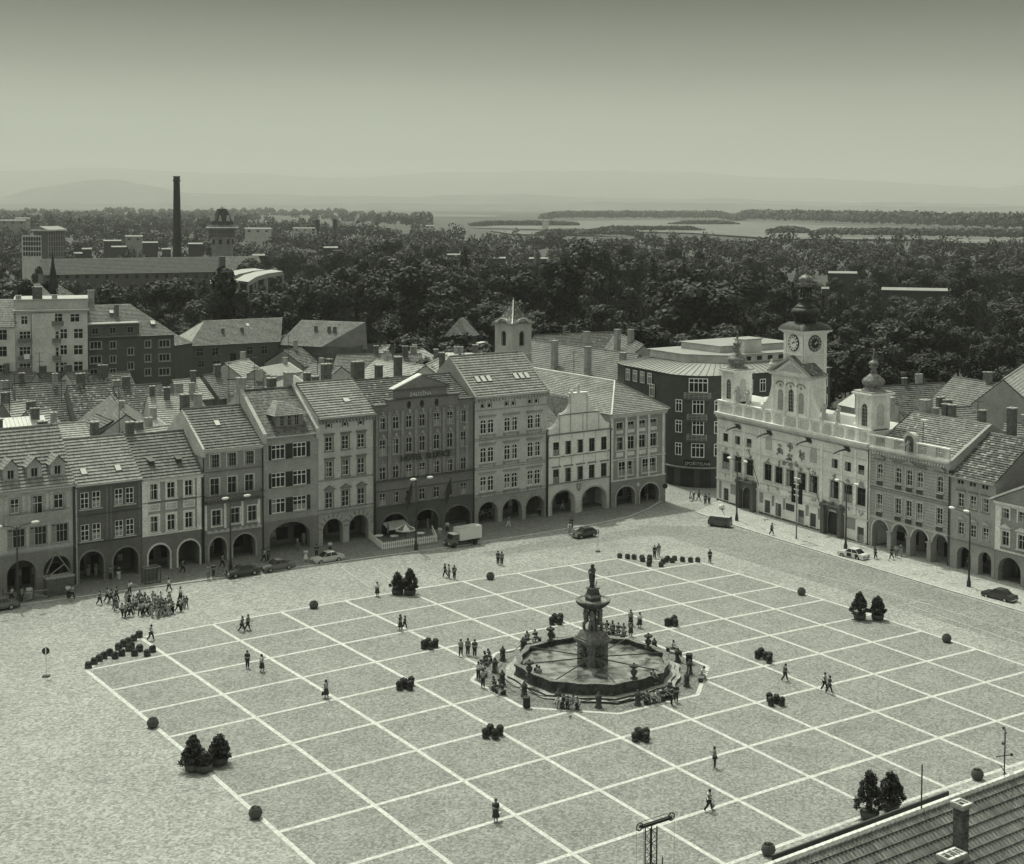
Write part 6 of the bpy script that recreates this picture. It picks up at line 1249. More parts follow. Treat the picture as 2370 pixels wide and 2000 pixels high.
def pose(thl=0, shl=0, thr=0, shr=0, arl=0, fal=12, arr=0, far=12, lean=2, sit=False, aout=.05, skirt=False, head=0):
    J = {}; hz = .52 if sit else .95
    J['pelvis'] = Vector((0, 0, hz)); up = Vector((0, -math.sin(R(lean)), math.cos(R(lean))))
    J['waist'] = J['pelvis']+up*.16; J['chest'] = J['pelvis']+up*.4; J['collar'] = J['pelvis']+up*.5; J['neck'] = J['pelvis']+up*.58; J['head'] = J['neck']+up*.1+Vector((0, -.02-head, 0)); J['top'] = J['head']+up*.075
    for s_, sx, th, sh, ar, fa in (('l', 1, thl, shl, arl, fal), ('r', -1, thr, shr, arr, far)):
        J['hip'+s_] = J['pelvis']+Vector((.09*sx, 0, -.05)); J['knee'+s_] = J['hip'+s_]+sw(.42, th, .015*sx); J['ank'+s_] = J['knee'+s_]+sw(.4, sh); J['toe'+s_] = J['ank'+s_]+Vector((.015*sx, -.17, -.045))
        J['sho'+s_] = J['collar']+Vector((.18*sx, 0, -.03)); J['elb'+s_] = J['sho'+s_]+sw(.29, ar, aout*sx); J['wri'+s_] = J['elb'+s_]+sw(.25, ar+fa, -.01*sx); d = sw(1, ar+fa+5); J['palm'+s_] = J['wri'+s_]+d*.08
        J['_d'+s_] = d
    low = min(J['toel'].z, J['toer'].z)-.035
    if not sit:
        for k in J:
            if not k.startswith('_'): J[k] = J[k]-Vector((0, 0, low))
    return J
def make_person(key, **k):
    J = pose(**{a: b for a, b in k.items() if a not in ('legs',)})
    V, E, Rd, ix = [], [], [], {}
    def v(n, p, r_): ix[n] = len(V); V.append(p); Rd.append(r_)
    def e(a, b): E.append((ix[a], ix[b]))
    for n, r_ in (('pelvis', (.13, .1)), ('waist', (.12, .095)), ('chest', (.15, .11)), ('collar', (.1, .08)), ('neck', .055), ('head', (.085, .1)), ('top', (.07, .085))): v(n, J[n], r_)
    for a, b in (('pelvis', 'waist'), ('waist', 'chest'), ('chest', 'collar'), ('collar', 'neck'), ('neck', 'head'), ('head', 'top')): e(a, b)
    v('nose', J['head']+Vector((0, -.115, 0)), .014); e('head', 'nose')
    for s_, sx in (('l', 1), ('r', -1)):
        for n, r_ in (('hip', .085), ('knee', .058), ('ank', .042), ('toe', (.04, .03)), ('sho', .06), ('elb', .042), ('wri', .028), ('palm', (.036, .016))): v(n+s_, J[n+s_], r_)
        e('pelvis', 'hip'+s_); e('hip'+s_, 'knee'+s_); e('knee'+s_, 'ank'+s_); e('ank'+s_, 'toe'+s_); e('collar', 'sho'+s_); e('sho'+s_, 'elb'+s_); e('elb'+s_, 'wri'+s_); e('wri'+s_, 'palm'+s_)
        d = J['_d'+s_]; p = J['palm'+s_]
        for f, (off, ln) in enumerate(((-.027, .068), (-.009, .08), (.009, .075), (.027, .058))):
            a = p+Vector((0, off, 0))+d*.035; v('f%d%s' % (f, s_), a, .009); v('g%d%s' % (f, s_), a+d*ln*.55+Vector((-.012*sx, 0, 0)), .008); e('palm'+s_, 'f%d%s' % (f, s_)); e('f%d%s' % (f, s_), 'g%d%s' % (f, s_))
        v('t'+s_, J['wri'+s_]+d*.035+Vector((-.01*sx, -.045, 0)), .011); v('u'+s_, J['wri'+s_]+d*.075+Vector((-.02*sx, -.06, 0)), .009); e('wri'+s_, 't'+s_); e('t'+s_, 'u'+s_)
    body = skin('body', V, E, Rd)
    def sub(names, ed, rd, nm):
        ii = {n: i for i, n in enumerate(names)}; return skin(nm, [J[n] for n in names], [(ii[a], ii[b]) for a, b in ed], rd)
    slv = k.get('legs') != 'x'
    names = ['waist', 'chest', 'collar', 'shol', 'elbl', 'shor', 'elbr']
    J['waist'] = J['pelvis'].lerp(J['waist'], .4)
    shirt = sub(names, [('waist', 'chest'), ('chest', 'collar'), ('collar', 'shol'), ('shol', 'elbl'), ('collar', 'shor'), ('shor', 'elbr')], [(.145, .115), (.17, .13), (.11, .09), .078, .058, .078, .058], 'shirt')
    if k.get('skirt'):
        kn = (J['kneel']+J['kneer'])/2; mb = MB(); n = 14; rings = [(J['waist'], .14, .12), (J['pelvis'], .19, .17), (J['pelvis'].lerp(kn, .6), .24, .23), (kn-Vector((0, 0, .08)), .29, .28)]
        vs = [(c.x+a*math.cos(2*math.pi*i/n), c.y+b*math.sin(2*math.pi*i/n), c.z) for c, a, b in rings for i in range(n)]
        mb.add(vs, [(j*n+i, j*n+(i+1) % n, (j+1)*n+(i+1) % n, (j+1)*n+i) for j in range(3) for i in range(n)], None, smooth=True); mb.mats = [CL_['dark']]; legs = mb.mesh('skirt')
    else: legs = sub(['pelvis', 'hipl', 'kneel', 'ankl', 'hipr', 'kneer', 'ankr'], [('pelvis', 'hipl'), ('hipl', 'kneel'), ('kneel', 'ankl'), ('pelvis', 'hipr'), ('hipr', 'kneer'), ('kneer', 'ankr')], [(.145, .115), .1, .075, .062, .1, .075, .062], 'trousers')
    mb = MB(); h_ = J['head']; mb.T = Matrix.Translation(h_+Vector((0, .018, .035))); mb.ball((0, 0, 0), .118, HAIR, 10, 7, 1.05)
    if k.get('skirt'): mb.ball((0, .04, -.1), .095, HAIR, 8, 6, 1.3)
    mb.T = None; hair = mb.mesh('hair'); f = MB(); 
    for sx in (-1, 1): f.ball((h_.x+sx*.034, h_.y-.098, h_.z+.012), .011, HAIR, 6, 4)
    f.box(h_.x-.025, h_.x+.025, h_.y-.103, h_.y-.095, h_.z-.05, h_.z-.044, HAIR); face = f.mesh('face')
    body.materials.append(SKIN)
    for m in (shirt, legs):
        if not m.materials: m.materials.append(CL_['dark'])
    return dict(body=body, shirt=shirt, legs=legs, hair=hair, face=face, skirt=k.get('skirt', False))
PO = {'stand': make_person('stand', thl=3, shl=-2, thr=-3, shr=-5, aout=.06), 'folded': make_person('folded', thl=2, thr=-3, arl=20, fal=95, arr=20, far=100, lean=3),
      'walk': make_person('walk', thl=28, shl=8, thr=-18, shr=-38, arl=-22, fal=12, arr=24, far=20, lean=5), 'walk2': make_person('walk2', thl=-20, shl=-32, thr=24, shr=14, arl=25, fal=25, arr=-20, far=10, lean=4),
      'lady': make_person('lady', thl=10, shl=0, thr=-8, shr=-18, arl=8, fal=25, arr=-6, far=15, skirt=True), 'sit': make_person('sit', thl=86, shl=0, thr=84, shr=-6, arl=18, fal=50, arr=24, far=45, lean=8, sit=True), 'sitlean': make_person('sitlean', thl=82, shl=10, thr=88, shr=-12, arl=45, fal=35, arr=35, far=50, lean=24, sit=True, head=.03),
      'reach': make_person('reach', thl=16, shl=4, thr=-14, shr=-26, arl=60, fal=20, arr=-10, far=20, lean=6)}
DIRS = {'R': (.807, -.59), 'L': (-.807, .59), 'T': (-.59, -.807), 'A': (.59, .807), 'N': (0, 1), 'S': (0, -1), 'E': (1, 0), 'W': (-1, 0)}
def person(p, po, sh, tr, d, lb, k=1.0, grp=None, z=None, hair=None, name='person'):
    q = PO[po]; d = DIRS[d] if isinstance(d, str) else d; rz = math.atan2(d[1], d[0])+math.pi/2
    zz = gz(p[0], p[1]) if z is None else z
    t = link_mesh('person', q['body'], None, (p[0], p[1], zz), rz); t.scale = (k, k, k); tag(t, lb, 'person', grp)
    for nm, c in (('shirt', sh), ('legs', tr)):
        o = link_mesh({'shirt': 'shirt', 'legs': 'skirt' if q['skirt'] else 'trousers'}[nm], q[nm], t)
        o.material_slots[0].link = 'OBJECT'; o.material_slots[0].material = CL_[c]
    link_mesh('hair', q['hair'], t); link_mesh('face', q['face'], t); return t
def pg(f, x, y, *a, kb=False, **k):
    g = G(*f(x, y), KH if kb else 0); return person((g.x, g.y), *a, z=gz(g.x, g.y)+(KH+.01 if kb else 0.012), **k)
z1_ = lambda x, y: (x*.3514, 800+y*.3514); z2_ = lambda x, y: (400+x*.34014, 760+y*.34014); z3_ = lambda x, y: (820+x*.30618, 760+y*.30618); zl = lambda x, y: (x*.26794, 1180+y*.26794); zcr = lambda x, y: (260+x*.11338, 1320+y*.11338); z4_ = lambda x, y: (1240+x*.28345, 760+y*.28345); z0e = lambda x, y: (1620+x*.4307, 540+y*.4307); z6e = lambda x, y: (1960+x*.3628, 780+y*.3628); zw = lambda x, y: (1050+x*.21834, 1440+y*.21834); zx = lambda x, y: (1450+x*.21834, 1440+y*.21834)
# single walkers on the square
pg(z5, 1217, 845, 'walk', 'white', 'dark', 'R', 'person in white shirt striding past the left wedge of tubs')
pg(z5, 1950, 775, 'walk', 'dark', 'dark', 'R', 'person in dark clothes walking on the near side of the bicycle'); pg(z5, 1998, 762, 'walk2', 'grey', 'dark', 'R', 'taller person in grey shirt pushing the bicycle')
pg(z5, 1995, 1068, 'stand', 'dark', 'dark', 'T', 'long-haired person in dark clothes standing alone left of the centre'); pg(z7, 22, 1098, 'lady', 'white', 'dark', 'L', 'person in white blouse and dark skirt on the second band')
pg(z7, 540, 1312, 'lady', 'pale', 'dark', 'L', 'person with dark handbag walking on the long band'); pg(z7, 1138, 765, 'lady', 'dark', 'dark', 'L', 'person in long dark dress beside a smaller companion'); pg(z7, 1172, 752, 'walk', 'dark', 'dark', 'R', 'smaller dark-clad companion striding beside the person in long dress', k=.85)
for i, (x, y, s_) in enumerate(((1625, 970, 'pale'), (1682, 965, 'grey'), (1737, 975, 'dark'))): pg(z7, x, y, 'stand' if i else 'walk2', s_, 'dark', 'A', ['person in pale shirt, left of three standing by the fountain octagon', 'person in grey top, middle of three standing by the octagon', 'person in dark top, right of three standing by the octagon'][i])
pg(z7, 952, 490, 'lady', 'white', 'dark', 'T', 'person in white blouse and dark skirt left of the far conifers')
for i, (x, y, s_, t_) in enumerate(((1500, 335, 'dark', 'dark'), (1530, 345, 'pale', 'grey'), (1573, 350, 'dark', 'dark'))): pg(z7, x, y, 'walk' if i != 1 else 'stand', s_, t_, 'L' if i < 2 else 'A', ['leftmost of three walkers behind the right conifer, striding left', 'pale middle one of three walkers behind the conifers', 'rightmost of three walkers behind the conifers, stepping away'][i])
for i, (x, y) in enumerate(((1925, 232), (1955, 238))): pg(z7, x, y, 'stand', 'dark' if i == 0 else 'grey', 'dark', 'A', ['left one of two people carrying bags above the far round pot', 'right one of two people carrying bags above the far round pot'][i])
for i, (x, y) in enumerate(((1097, 670), (1130, 655))): pg(z6, x, y, 'stand', 'dark' if i == 0 else 'grey', 'dark' if i == 0 else 'pale', 'T', ['left one of two people standing by the far row of tubs', 'right one of two people standing by the far row of tubs'][i])
pg(z6, 1543, 705, 'stand', 'dark', 'dark', 'T', 'person in dark suit right of the far row of tubs'); pg(z6, 905, 1212, 'lady', 'check', 'dark', 'T', 'person in patterned blouse behind the fountain, left of the white shirt'); pg(z6, 978, 1232, 'lady', 'white', 'dark', 'T', 'person in white blouse with bag behind the fountain'); pg(z6, 905, 1300, 'lady', 'dark', 'dark', 'A', 'dark-clad person close behind the fountain rim')
pg(z8, 162, 962, 'walk', 'dark', 'dark', 'R', 'person with bare legs walking alone right of the fountain'); pg(z8, 480, 1035, 'walk', 'white', 'dark', 'R', 'person in white shirt walking behind a dark-clad one'); pg(z8, 520, 1062, 'walk2', 'dark', 'dark', 'R', 'dark-clad person walking in front of the white-shirted one')
pg(za, 548, 382, 'folded', 'grey', 'dark', 'L', 'person reading with raised arms on the near right paving'); pg(za, 518, 598, 'walk', 'white', 'dark', 'R', 'person in white shirt with bag nearest above the hoist'); pg(z9, 1562, 632, 'lady', 'dark', 'dark', 'T', 'person in long coat with pale bag, nearest walker on the square')
# bags
def bag(f, x, y, m, lb, dz=.35, s_=.2):
    g = G(*f(x, y)); t = empty('hand_bag', (g.x, g.y, g.z+dz), .4, lb, 'bag'); mb = MB(); mb.taper(0, 0, 0, s_*1.3, s_, .08, s_*.85, .06, m); mb.build('body', t); mb = MB(); mb.tube([(-s_*.5, 0, s_*1.3), (-s_*.3, 0, s_*2.1), (s_*.3, 0, s_*2.1), (s_*.5, 0, s_*1.3)], .015, DARKM); mb.build('handle', t)
bag(z7, 520, 1308, CL_['black'], 'dark handbag held by the walker on the long band', .3, .24); bag(z9, 1580, 628, CL_['white'], 'pale shopping bag held by the nearest walker', .35, .24); bag(za, 538, 592, CL_['grey'], 'grey bag held by the person above the hoist', .2); bag(z6, 962, 1228, CL_['dark'], 'dark bag held by the white-bloused person behind the fountain', .3)
# bicycle
def bicycle(x, y, z_, rz, lb):
    t = empty('bicycle', (x, y, z_), rz, lb, 'bicycle')
    for cx in (-.52, .52):
        mb = MB(); mb.tube([(cx+.33*math.cos(R(24*q)), 0, .34+.33*math.sin(R(24*q))) for q in range(16)], .022, DARKM, 5)
        for q in range(4): mb.tube([(cx+.32*math.cos(R(45*q)), 0, .34+.32*math.sin(R(45*q))), (cx-.32*math.cos(R(45*q)), 0, .34-.32*math.sin(R(45*q)))], .005, ZINC, 3)
        mb.build('wheel', t)
    mb = MB()
    for a, b in (((-.52, .34), (-.1, .3)), ((-.52, .34), (-.2, .85)), ((-.1, .3), (-.2, .85)), ((-.1, .3), (.38, .78)), ((-.19, .78), (.38, .86)), ((.38, .9), (.52, .34))): mb.tube([(a[0], 0, a[1]), (b[0], 0, b[1])], .018, DARKM, 5)
    mb.build('frame', t); mb = MB(); mb.box(-.32, -.08, -.06, .06, .9, .95, DARKM); mb.build('saddle', t); mb = MB(); mb.tube([(.3, -.25, .98), (.4, 0, .95), (.3, .25, .98)], .015, DARKM, 5); mb.build('handlebar', t)
g = G(*z5(1970, 768)); bicycle(g.x, g.y, g.z, math.atan2(-.59, .807), 'bicycle pushed between two people on the left of the square')
g = G(*z2_(320, 1690), KH); bicycle(g.x, g.y, g.z, math.atan2(-.4, .807), 'bicycle at the kerb by a small group left of the dark saloon')
# crowd of schoolchildren
rr = random.Random(21)
CR = [(205, 950), (265, 975), (310, 945), (375, 945), (415, 860), (345, 705), (280, 712), (565, 938), (605, 925), (640, 890), (705, 918), (745, 885), (780, 900), (812, 960), (915, 970), (865, 905), (940, 940), (965, 905), (1015, 935), (1040, 885), (1068, 922), (1112, 905), (1135, 918), (1155, 890), (1198, 870), (1240, 882), (1085, 830), (995, 830), (935, 800), (880, 765), (1340, 845), (1410, 842), (1455, 772), (1512, 770), (655, 705), (480, 795), (500, 722), (610, 765), (725, 785), (835, 690), (430, 760), (560, 690), (1000, 720), (1160, 700), (1390, 620), (770, 820), (890, 860), (1180, 800)]
seen = {}
for x, y in CR:
    sh, tr = rr.choice(['white', 'pale', 'pale', 'grey', 'dark', 'dark', 'check']), rr.choice(['dark', 'dark', 'grey', 'black', 'pale']); po = rr.choice(['walk', 'walk2', 'stand', 'stand', 'lady', 'reach']); d = rr.choice(['R', 'R', 'R', 'T', 'L', 'A'])
    lb = 'child in %s top and %s %s %s in the school group' % (sh.replace('check', 'patterned'), tr, 'skirt' if po == 'lady' else 'trousers', {'R': 'facing right', 'L': 'facing left', 'T': 'facing the camera', 'A': 'turned away'}[d])
    pg(zcr, x, y, po, sh, tr, d, lb, k=rr.uniform(.8, .95), grp='school group before the north kerb')
for x, y, po, sh, tr, d, lb in ((92, 840, 'walk', 'dark', 'grey', 'L', 'child in dark top straggling left of the school group'), (350, 500, 'reach', 'white', 'dark', 'R', 'person in white top stepping off the kerb behind the school group'), (1160, 432, 'walk', 'white', 'dark', 'L', 'person in white shirt stepping onto the kerb right of the cage'), (50, 800, 'walk2', 'grey', 'dark', 'L', 'child in grey top at the left end of the school group')): pg(zcr, x, y, po, sh, tr, d, lb, k=.95)
for x, y, lb in ((795, 815+0, 'leftmost walking straggler near the kerb'),): pg(zl, 860, 820, 'walk', 'grey', 'dark', 'R', 'lone child in grey walking at the kerb left of the group', k=.95)
for i, (x, y, s_) in enumerate(((925, 800, 'pale'), (960, 812, 'dark'), (1005, 790, 'dark'))): pg(zl, x, y, 'walk', s_, 'dark', 'R', ['pale-topped person leading three at the kerb', 'dark-topped person second of three at the kerb', 'dark-topped person third of three at the kerb'][i])
# people on the north pavement
NP = [(98, 795, 'walk', 'white', 'dark', 'R', 'person in white shirt at the left edge beside the lamp post'), (245, 785, 'stand', 'white', 'pale', 'A', 'person all in pale clothes by the wooden barrier'), (262, 783, 'stand', 'pale', 'pale', 'A', 'second pale person touching shoulders by the wooden barrier'), (190, 800, 'stand', 'grey', 'dark', 'R', 'grey person right of the lamp post at the left edge'), (590, 770, 'stand', 'white', 'dark', 'T', 'person in white top left of the pair below the builders box'), (622, 775, 'walk', 'pale', 'dark', 'R', 'person in pale top right of the pair below the builders box'),
      (765, 580, 'stand', 'grey', 'pale', 'A', 'left one of two people looking into the dark house arcade'), (830, 572, 'stand', 'grey', 'pale', 'A', 'right one of two people looking into the dark house arcade'), (955, 610, 'stand', 'grey', 'dark', 'T', 'grey person between the two arches of the dark house'), (1028, 608, 'stand', 'black', 'white', 'T', 'person in black top and white trousers before the second arch'), (1578, 548, 'walk', 'dark', 'dark', 'R', 'dark person with pale bag before the pale-rimmed arch'), (1800, 598, 'stand', 'grey', 'grey', 'T', 'grey person at the kerb left of the bicycle'), (1845, 585, 'folded', 'dark', 'dark', 'T', 'dark person with folded arms by the bicycle'), (1920, 500, 'walk', 'grey', 'dark', 'R', 'person passing behind the lamp post and dark saloon')]
for x, y, po, sh, tr, d, lb in NP: pg(zl, x, y, po, sh, tr, d, lb, kb=True)
NP2 = [(620, 1590, 'walk', 'white', 'dark', 'R', 'person in white vest walking under the wide arch house'), (650, 1585, 'stand', 'dark', 'dark', 'R', 'dark companion of the white-vested walker'), (905, 1590, 'lady', 'white', 'white', 'T', 'person in white dress left of the light saloon'), (978, 1560, 'stand', 'dark', 'dark', 'A', 'small dark figure behind the light saloon'), (1070, 1535, 'stand', 'white', 'dark', 'T', 'person in white shirt and dark trousers above the light saloon'), (845, 1510, 'walk', 'grey', 'grey', 'R', 'grey person walking in front of the wide arch'), (893, 1470, 'stand', 'pale', 'pale', 'T', 'pale figure standing inside the wide arch')]
for x, y, po, sh, tr, d, lb in NP2: pg(z2_, x, y, po, sh, tr, d, lb, kb=True)
NP3 = [(648, 1590, 'stand', 'white', 'pale', 'T', 'pale person right of the terrace fence end'), (703, 1550, 'lady', 'white', 'dark', 'T', 'person in white top behind the truck cab'), (1165, 1505, 'walk', 'grey', 'white', 'R', 'person with white trousers walking right of the truck'), (1625, 1555, 'walk', 'white', 'pale', 'R', 'pale person walking on the kerb toward the hatchback')]
for x, y, po, sh, tr, d, lb in NP3: pg(z3_, x, y, po, sh, tr, d, lb, kb=True)
for i, (x, y) in enumerate(((945, 1470), (968, 1462), (995, 1455), (1025, 1448), (1400, 1425))): pg(z3_, x, y-8, 'stand', 'grey' if i % 2 else 'dark', 'dark', 'A', ['dark figure under the first arch of the tall pale house, leftmost', 'grey figure under the first arch, second from its pier', 'dark figure under the first arch, third from its pier', 'grey figure under the first arch by the right pier', 'dark figure under the third arch of the tall pale house'][i], kb=True)
NP4 = [(275, 1680, 'walk', 'white', 'pale', 'T', 'pale person stepping off the kerb behind the hatchback', False), (293, 1640, 'stand', 'dark', 'dark', 'T', 'dark person behind the pale one stepping off the kerb', True), (218, 1480, 'walk', 'grey', 'white', 'R', 'person with white trousers under the white gabled house arch', True), (1258, 1408, 'sit', 'white', 'pale', 'R', 'child in a pushchair in the side street', False), (1290, 1400, 'stand', 'white', 'dark', 'R', 'white-topped person behind the pushchair in the side street', False), (1330, 1405, 'walk', 'dark', 'dark', 'R', 'dark person striding in front of the side street', False), (1385, 1440, 'stand', 'dark', 'dark', 'A', 'left one of two people before the town hall corner', False), (1415, 1438, 'stand', 'pale', 'dark', 'A', 'right one of two people before the town hall corner', False), (958, 1400, 'stand', 'black', 'dark', 'R', 'dark silhouette in the second arch of the corner house', True), (910, 1405, 'stand', 'dark', 'pale', 'R', 'figure with pale trousers in the second arch of the corner house', True), (760, 1420, 'stand', 'dark', 'dark', 'T', 'dark figure in the first arch of the corner house', True), (780, 1418, 'stand', 'grey', 'dark', 'T', 'grey figure in the first arch of the corner house', True)]
for x, y, po, sh, tr, d, lb, kb in NP4: pg(z4_, x, y, po, sh, tr, d, lb, kb=kb)
for f, x, y, po, sh, tr, d, lb in ((z0e, 385, 1620, 'walk', 'black', 'black', 'R', 'dark person on the kerb before the town hall centre'), (z6e, 182, 1415, 'reach', 'dark', 'dark', 'L', 'dark person pointing on the pavement right of the pale car'), (z6e, 285, 1418, 'walk', 'black', 'dark', 'L', 'dark person left of the group at the balustraded house'), (z6e, 315, 1408, 'stand', 'pale', 'grey', 'T', 'pale-topped person in the group at the balustraded house'), (z6e, 345, 1400, 'stand', 'grey', 'pale', 'T', 'rightmost person of the group at the balustraded house'), (z6e, 765, 1480, 'lady', 'dark', 'dark', 'R', 'dark figure behind the lamp post at the narrow grey house'), (z6e, 725, 1440, 'stand', 'pale', 'dark', 'T', 'pale figure in the first arch of the narrow grey house')): pg(f, x, y, po, sh, tr, d, lb, kb=True)
# around the fountain
pg(zw, 262, 612, 'folded', 'white', 'dark', 'A', 'person in white shirt, left one of two at the octagon corner'); pg(zw, 310, 695, 'folded', 'pale', 'dark', 'A', 'person in pale shirt, right one of two at the octagon corner')
pg(zx, 478, 880, 'stand', 'black', 'black', 'R', 'person in black suit standing beside the lower right bench'); pg(zx, 525, 850, 'stand', 'dark', 'dark', 'T', 'dark person standing right of the black-suited one')
def sitter(bi, off, po, sh, tr, lb, k=1.0, out_=True):
    (x, y), a = BENCH[bi]; px_, py_ = x+math.cos(a)*off, y+math.sin(a)*off; n = math.hypot(x, y); d = (x/n, y/n) if out_ else (-x/n, -y/n)
    person((px_, py_), po, sh, tr, d, lb, k, None, gz(px_, py_)+.0)
SIT = {0: [(-.9, 'white'), (-.45, 'dark'), (0, 'grey'), (.45, 'check'), (.9, 'pale')], 1: [(-.8, 'grey'), (-.2, 'white'), (.4, 'pale'), (.9, 'dark')], 2: [(-.3, 'pale'), (.4, 'check')], 3: [(-.8, 'check'), (-.3, 'dark'), (.2, 'white'), (.8, 'dark')], 4: [(-.5, 'dark'), (.1, 'grey'), (.6, 'pale')], 5: [(-.6, 'dark'), (0, 'white'), (.6, 'dark')], 6: [(0, 'white')], 7: [(.2, 'white')], 8: [(-.8, 'pale'), (-.2, 'dark'), (.4, 'grey'), (.9, 'dark')], 9: [(-.7, 'grey'), (-.1, 'dark'), (.5, 'dark')], 10: [(-.5, 'dark'), (.6, 'grey')]}
OR_ = ['first', 'second', 'third', 'fourth', 'fifth']
BW_ = {0: 'the bench nearest the camera', 1: 'the four-seat bench right of it', 2: 'the bench by the standing men', 3: 'the crowded left corner bench', 4: 'the bench behind the crowded one', 5: 'the upper left bench', 6: 'the lone sitter bench at the right', 7: 'the far right bench by the chain', 8: 'the first bench beyond the pillar', 9: 'the second bench beyond the pillar', 10: 'the bench beyond the left rear vase'}
for b_, lst in SIT.items():
    for i, (off, c) in enumerate(lst): sitter(b_, off, 'sit' if (i+b_) % 2 else 'sitlean', c, 'dark' if (i+b_) % 3 else 'pale', '%s sitter in %s top on %s' % (OR_[i] if len(lst) > 1 else 'single', c.replace('check', 'patterned'), BW_[b_]))
for x, y, c, lb in ((150, 600, 'grey', 'person in grey sitting on the basin rim right of the vase'), (210, 620, 'white', 'person in white sitting on the basin rim beside the grey one')):
    g = G(*zx(x, y), 1.0); n_ = math.hypot(g.x, g.y); k_ = 7.75/n_; person((g.x*k_, g.y*k_), 'sit', c, 'dark', (g.x, g.y), lb, 1, None, .93)
for x, y, c, lb in ((880, 640, 'dark', 'dark person standing behind the left rim of the fountain'), (905, 655, 'check', 'patterned-top person beside the dark one at the left rim')):
    g = G(*zw(x, y), .3); person((g.x, g.y), 'stand', c, 'dark', 'A', lb, 1, None, .34)
g = G(1463, 1662); t = empty('pigeon', (G(1320, 1662).x, G(1320, 1662).y, G(1320, 1662).z), 0, 'small dark pigeon on the paving in front of the nearest bench', 'bird'); mb = MB(); mb.T = Matrix.Translation((0, 0, .12)) @ Matrix.Diagonal((1.6, .8, .8, 1)); mb.ball((0, 0, 0), .09, CL_['dark'], 8, 6); mb.T = None; mb.ball((.14, 0, .2), .045, CL_['dark'], 6, 5); mb.add([(-.12, -.03, .12), (-.12, .03, .12), (-.28, 0, .1)], [(0, 1, 2)], CL_['dark']); mb.tube([(0, .02, .1), (0, .02, 0)], .01, CL_['dark']); mb.build('body', t)
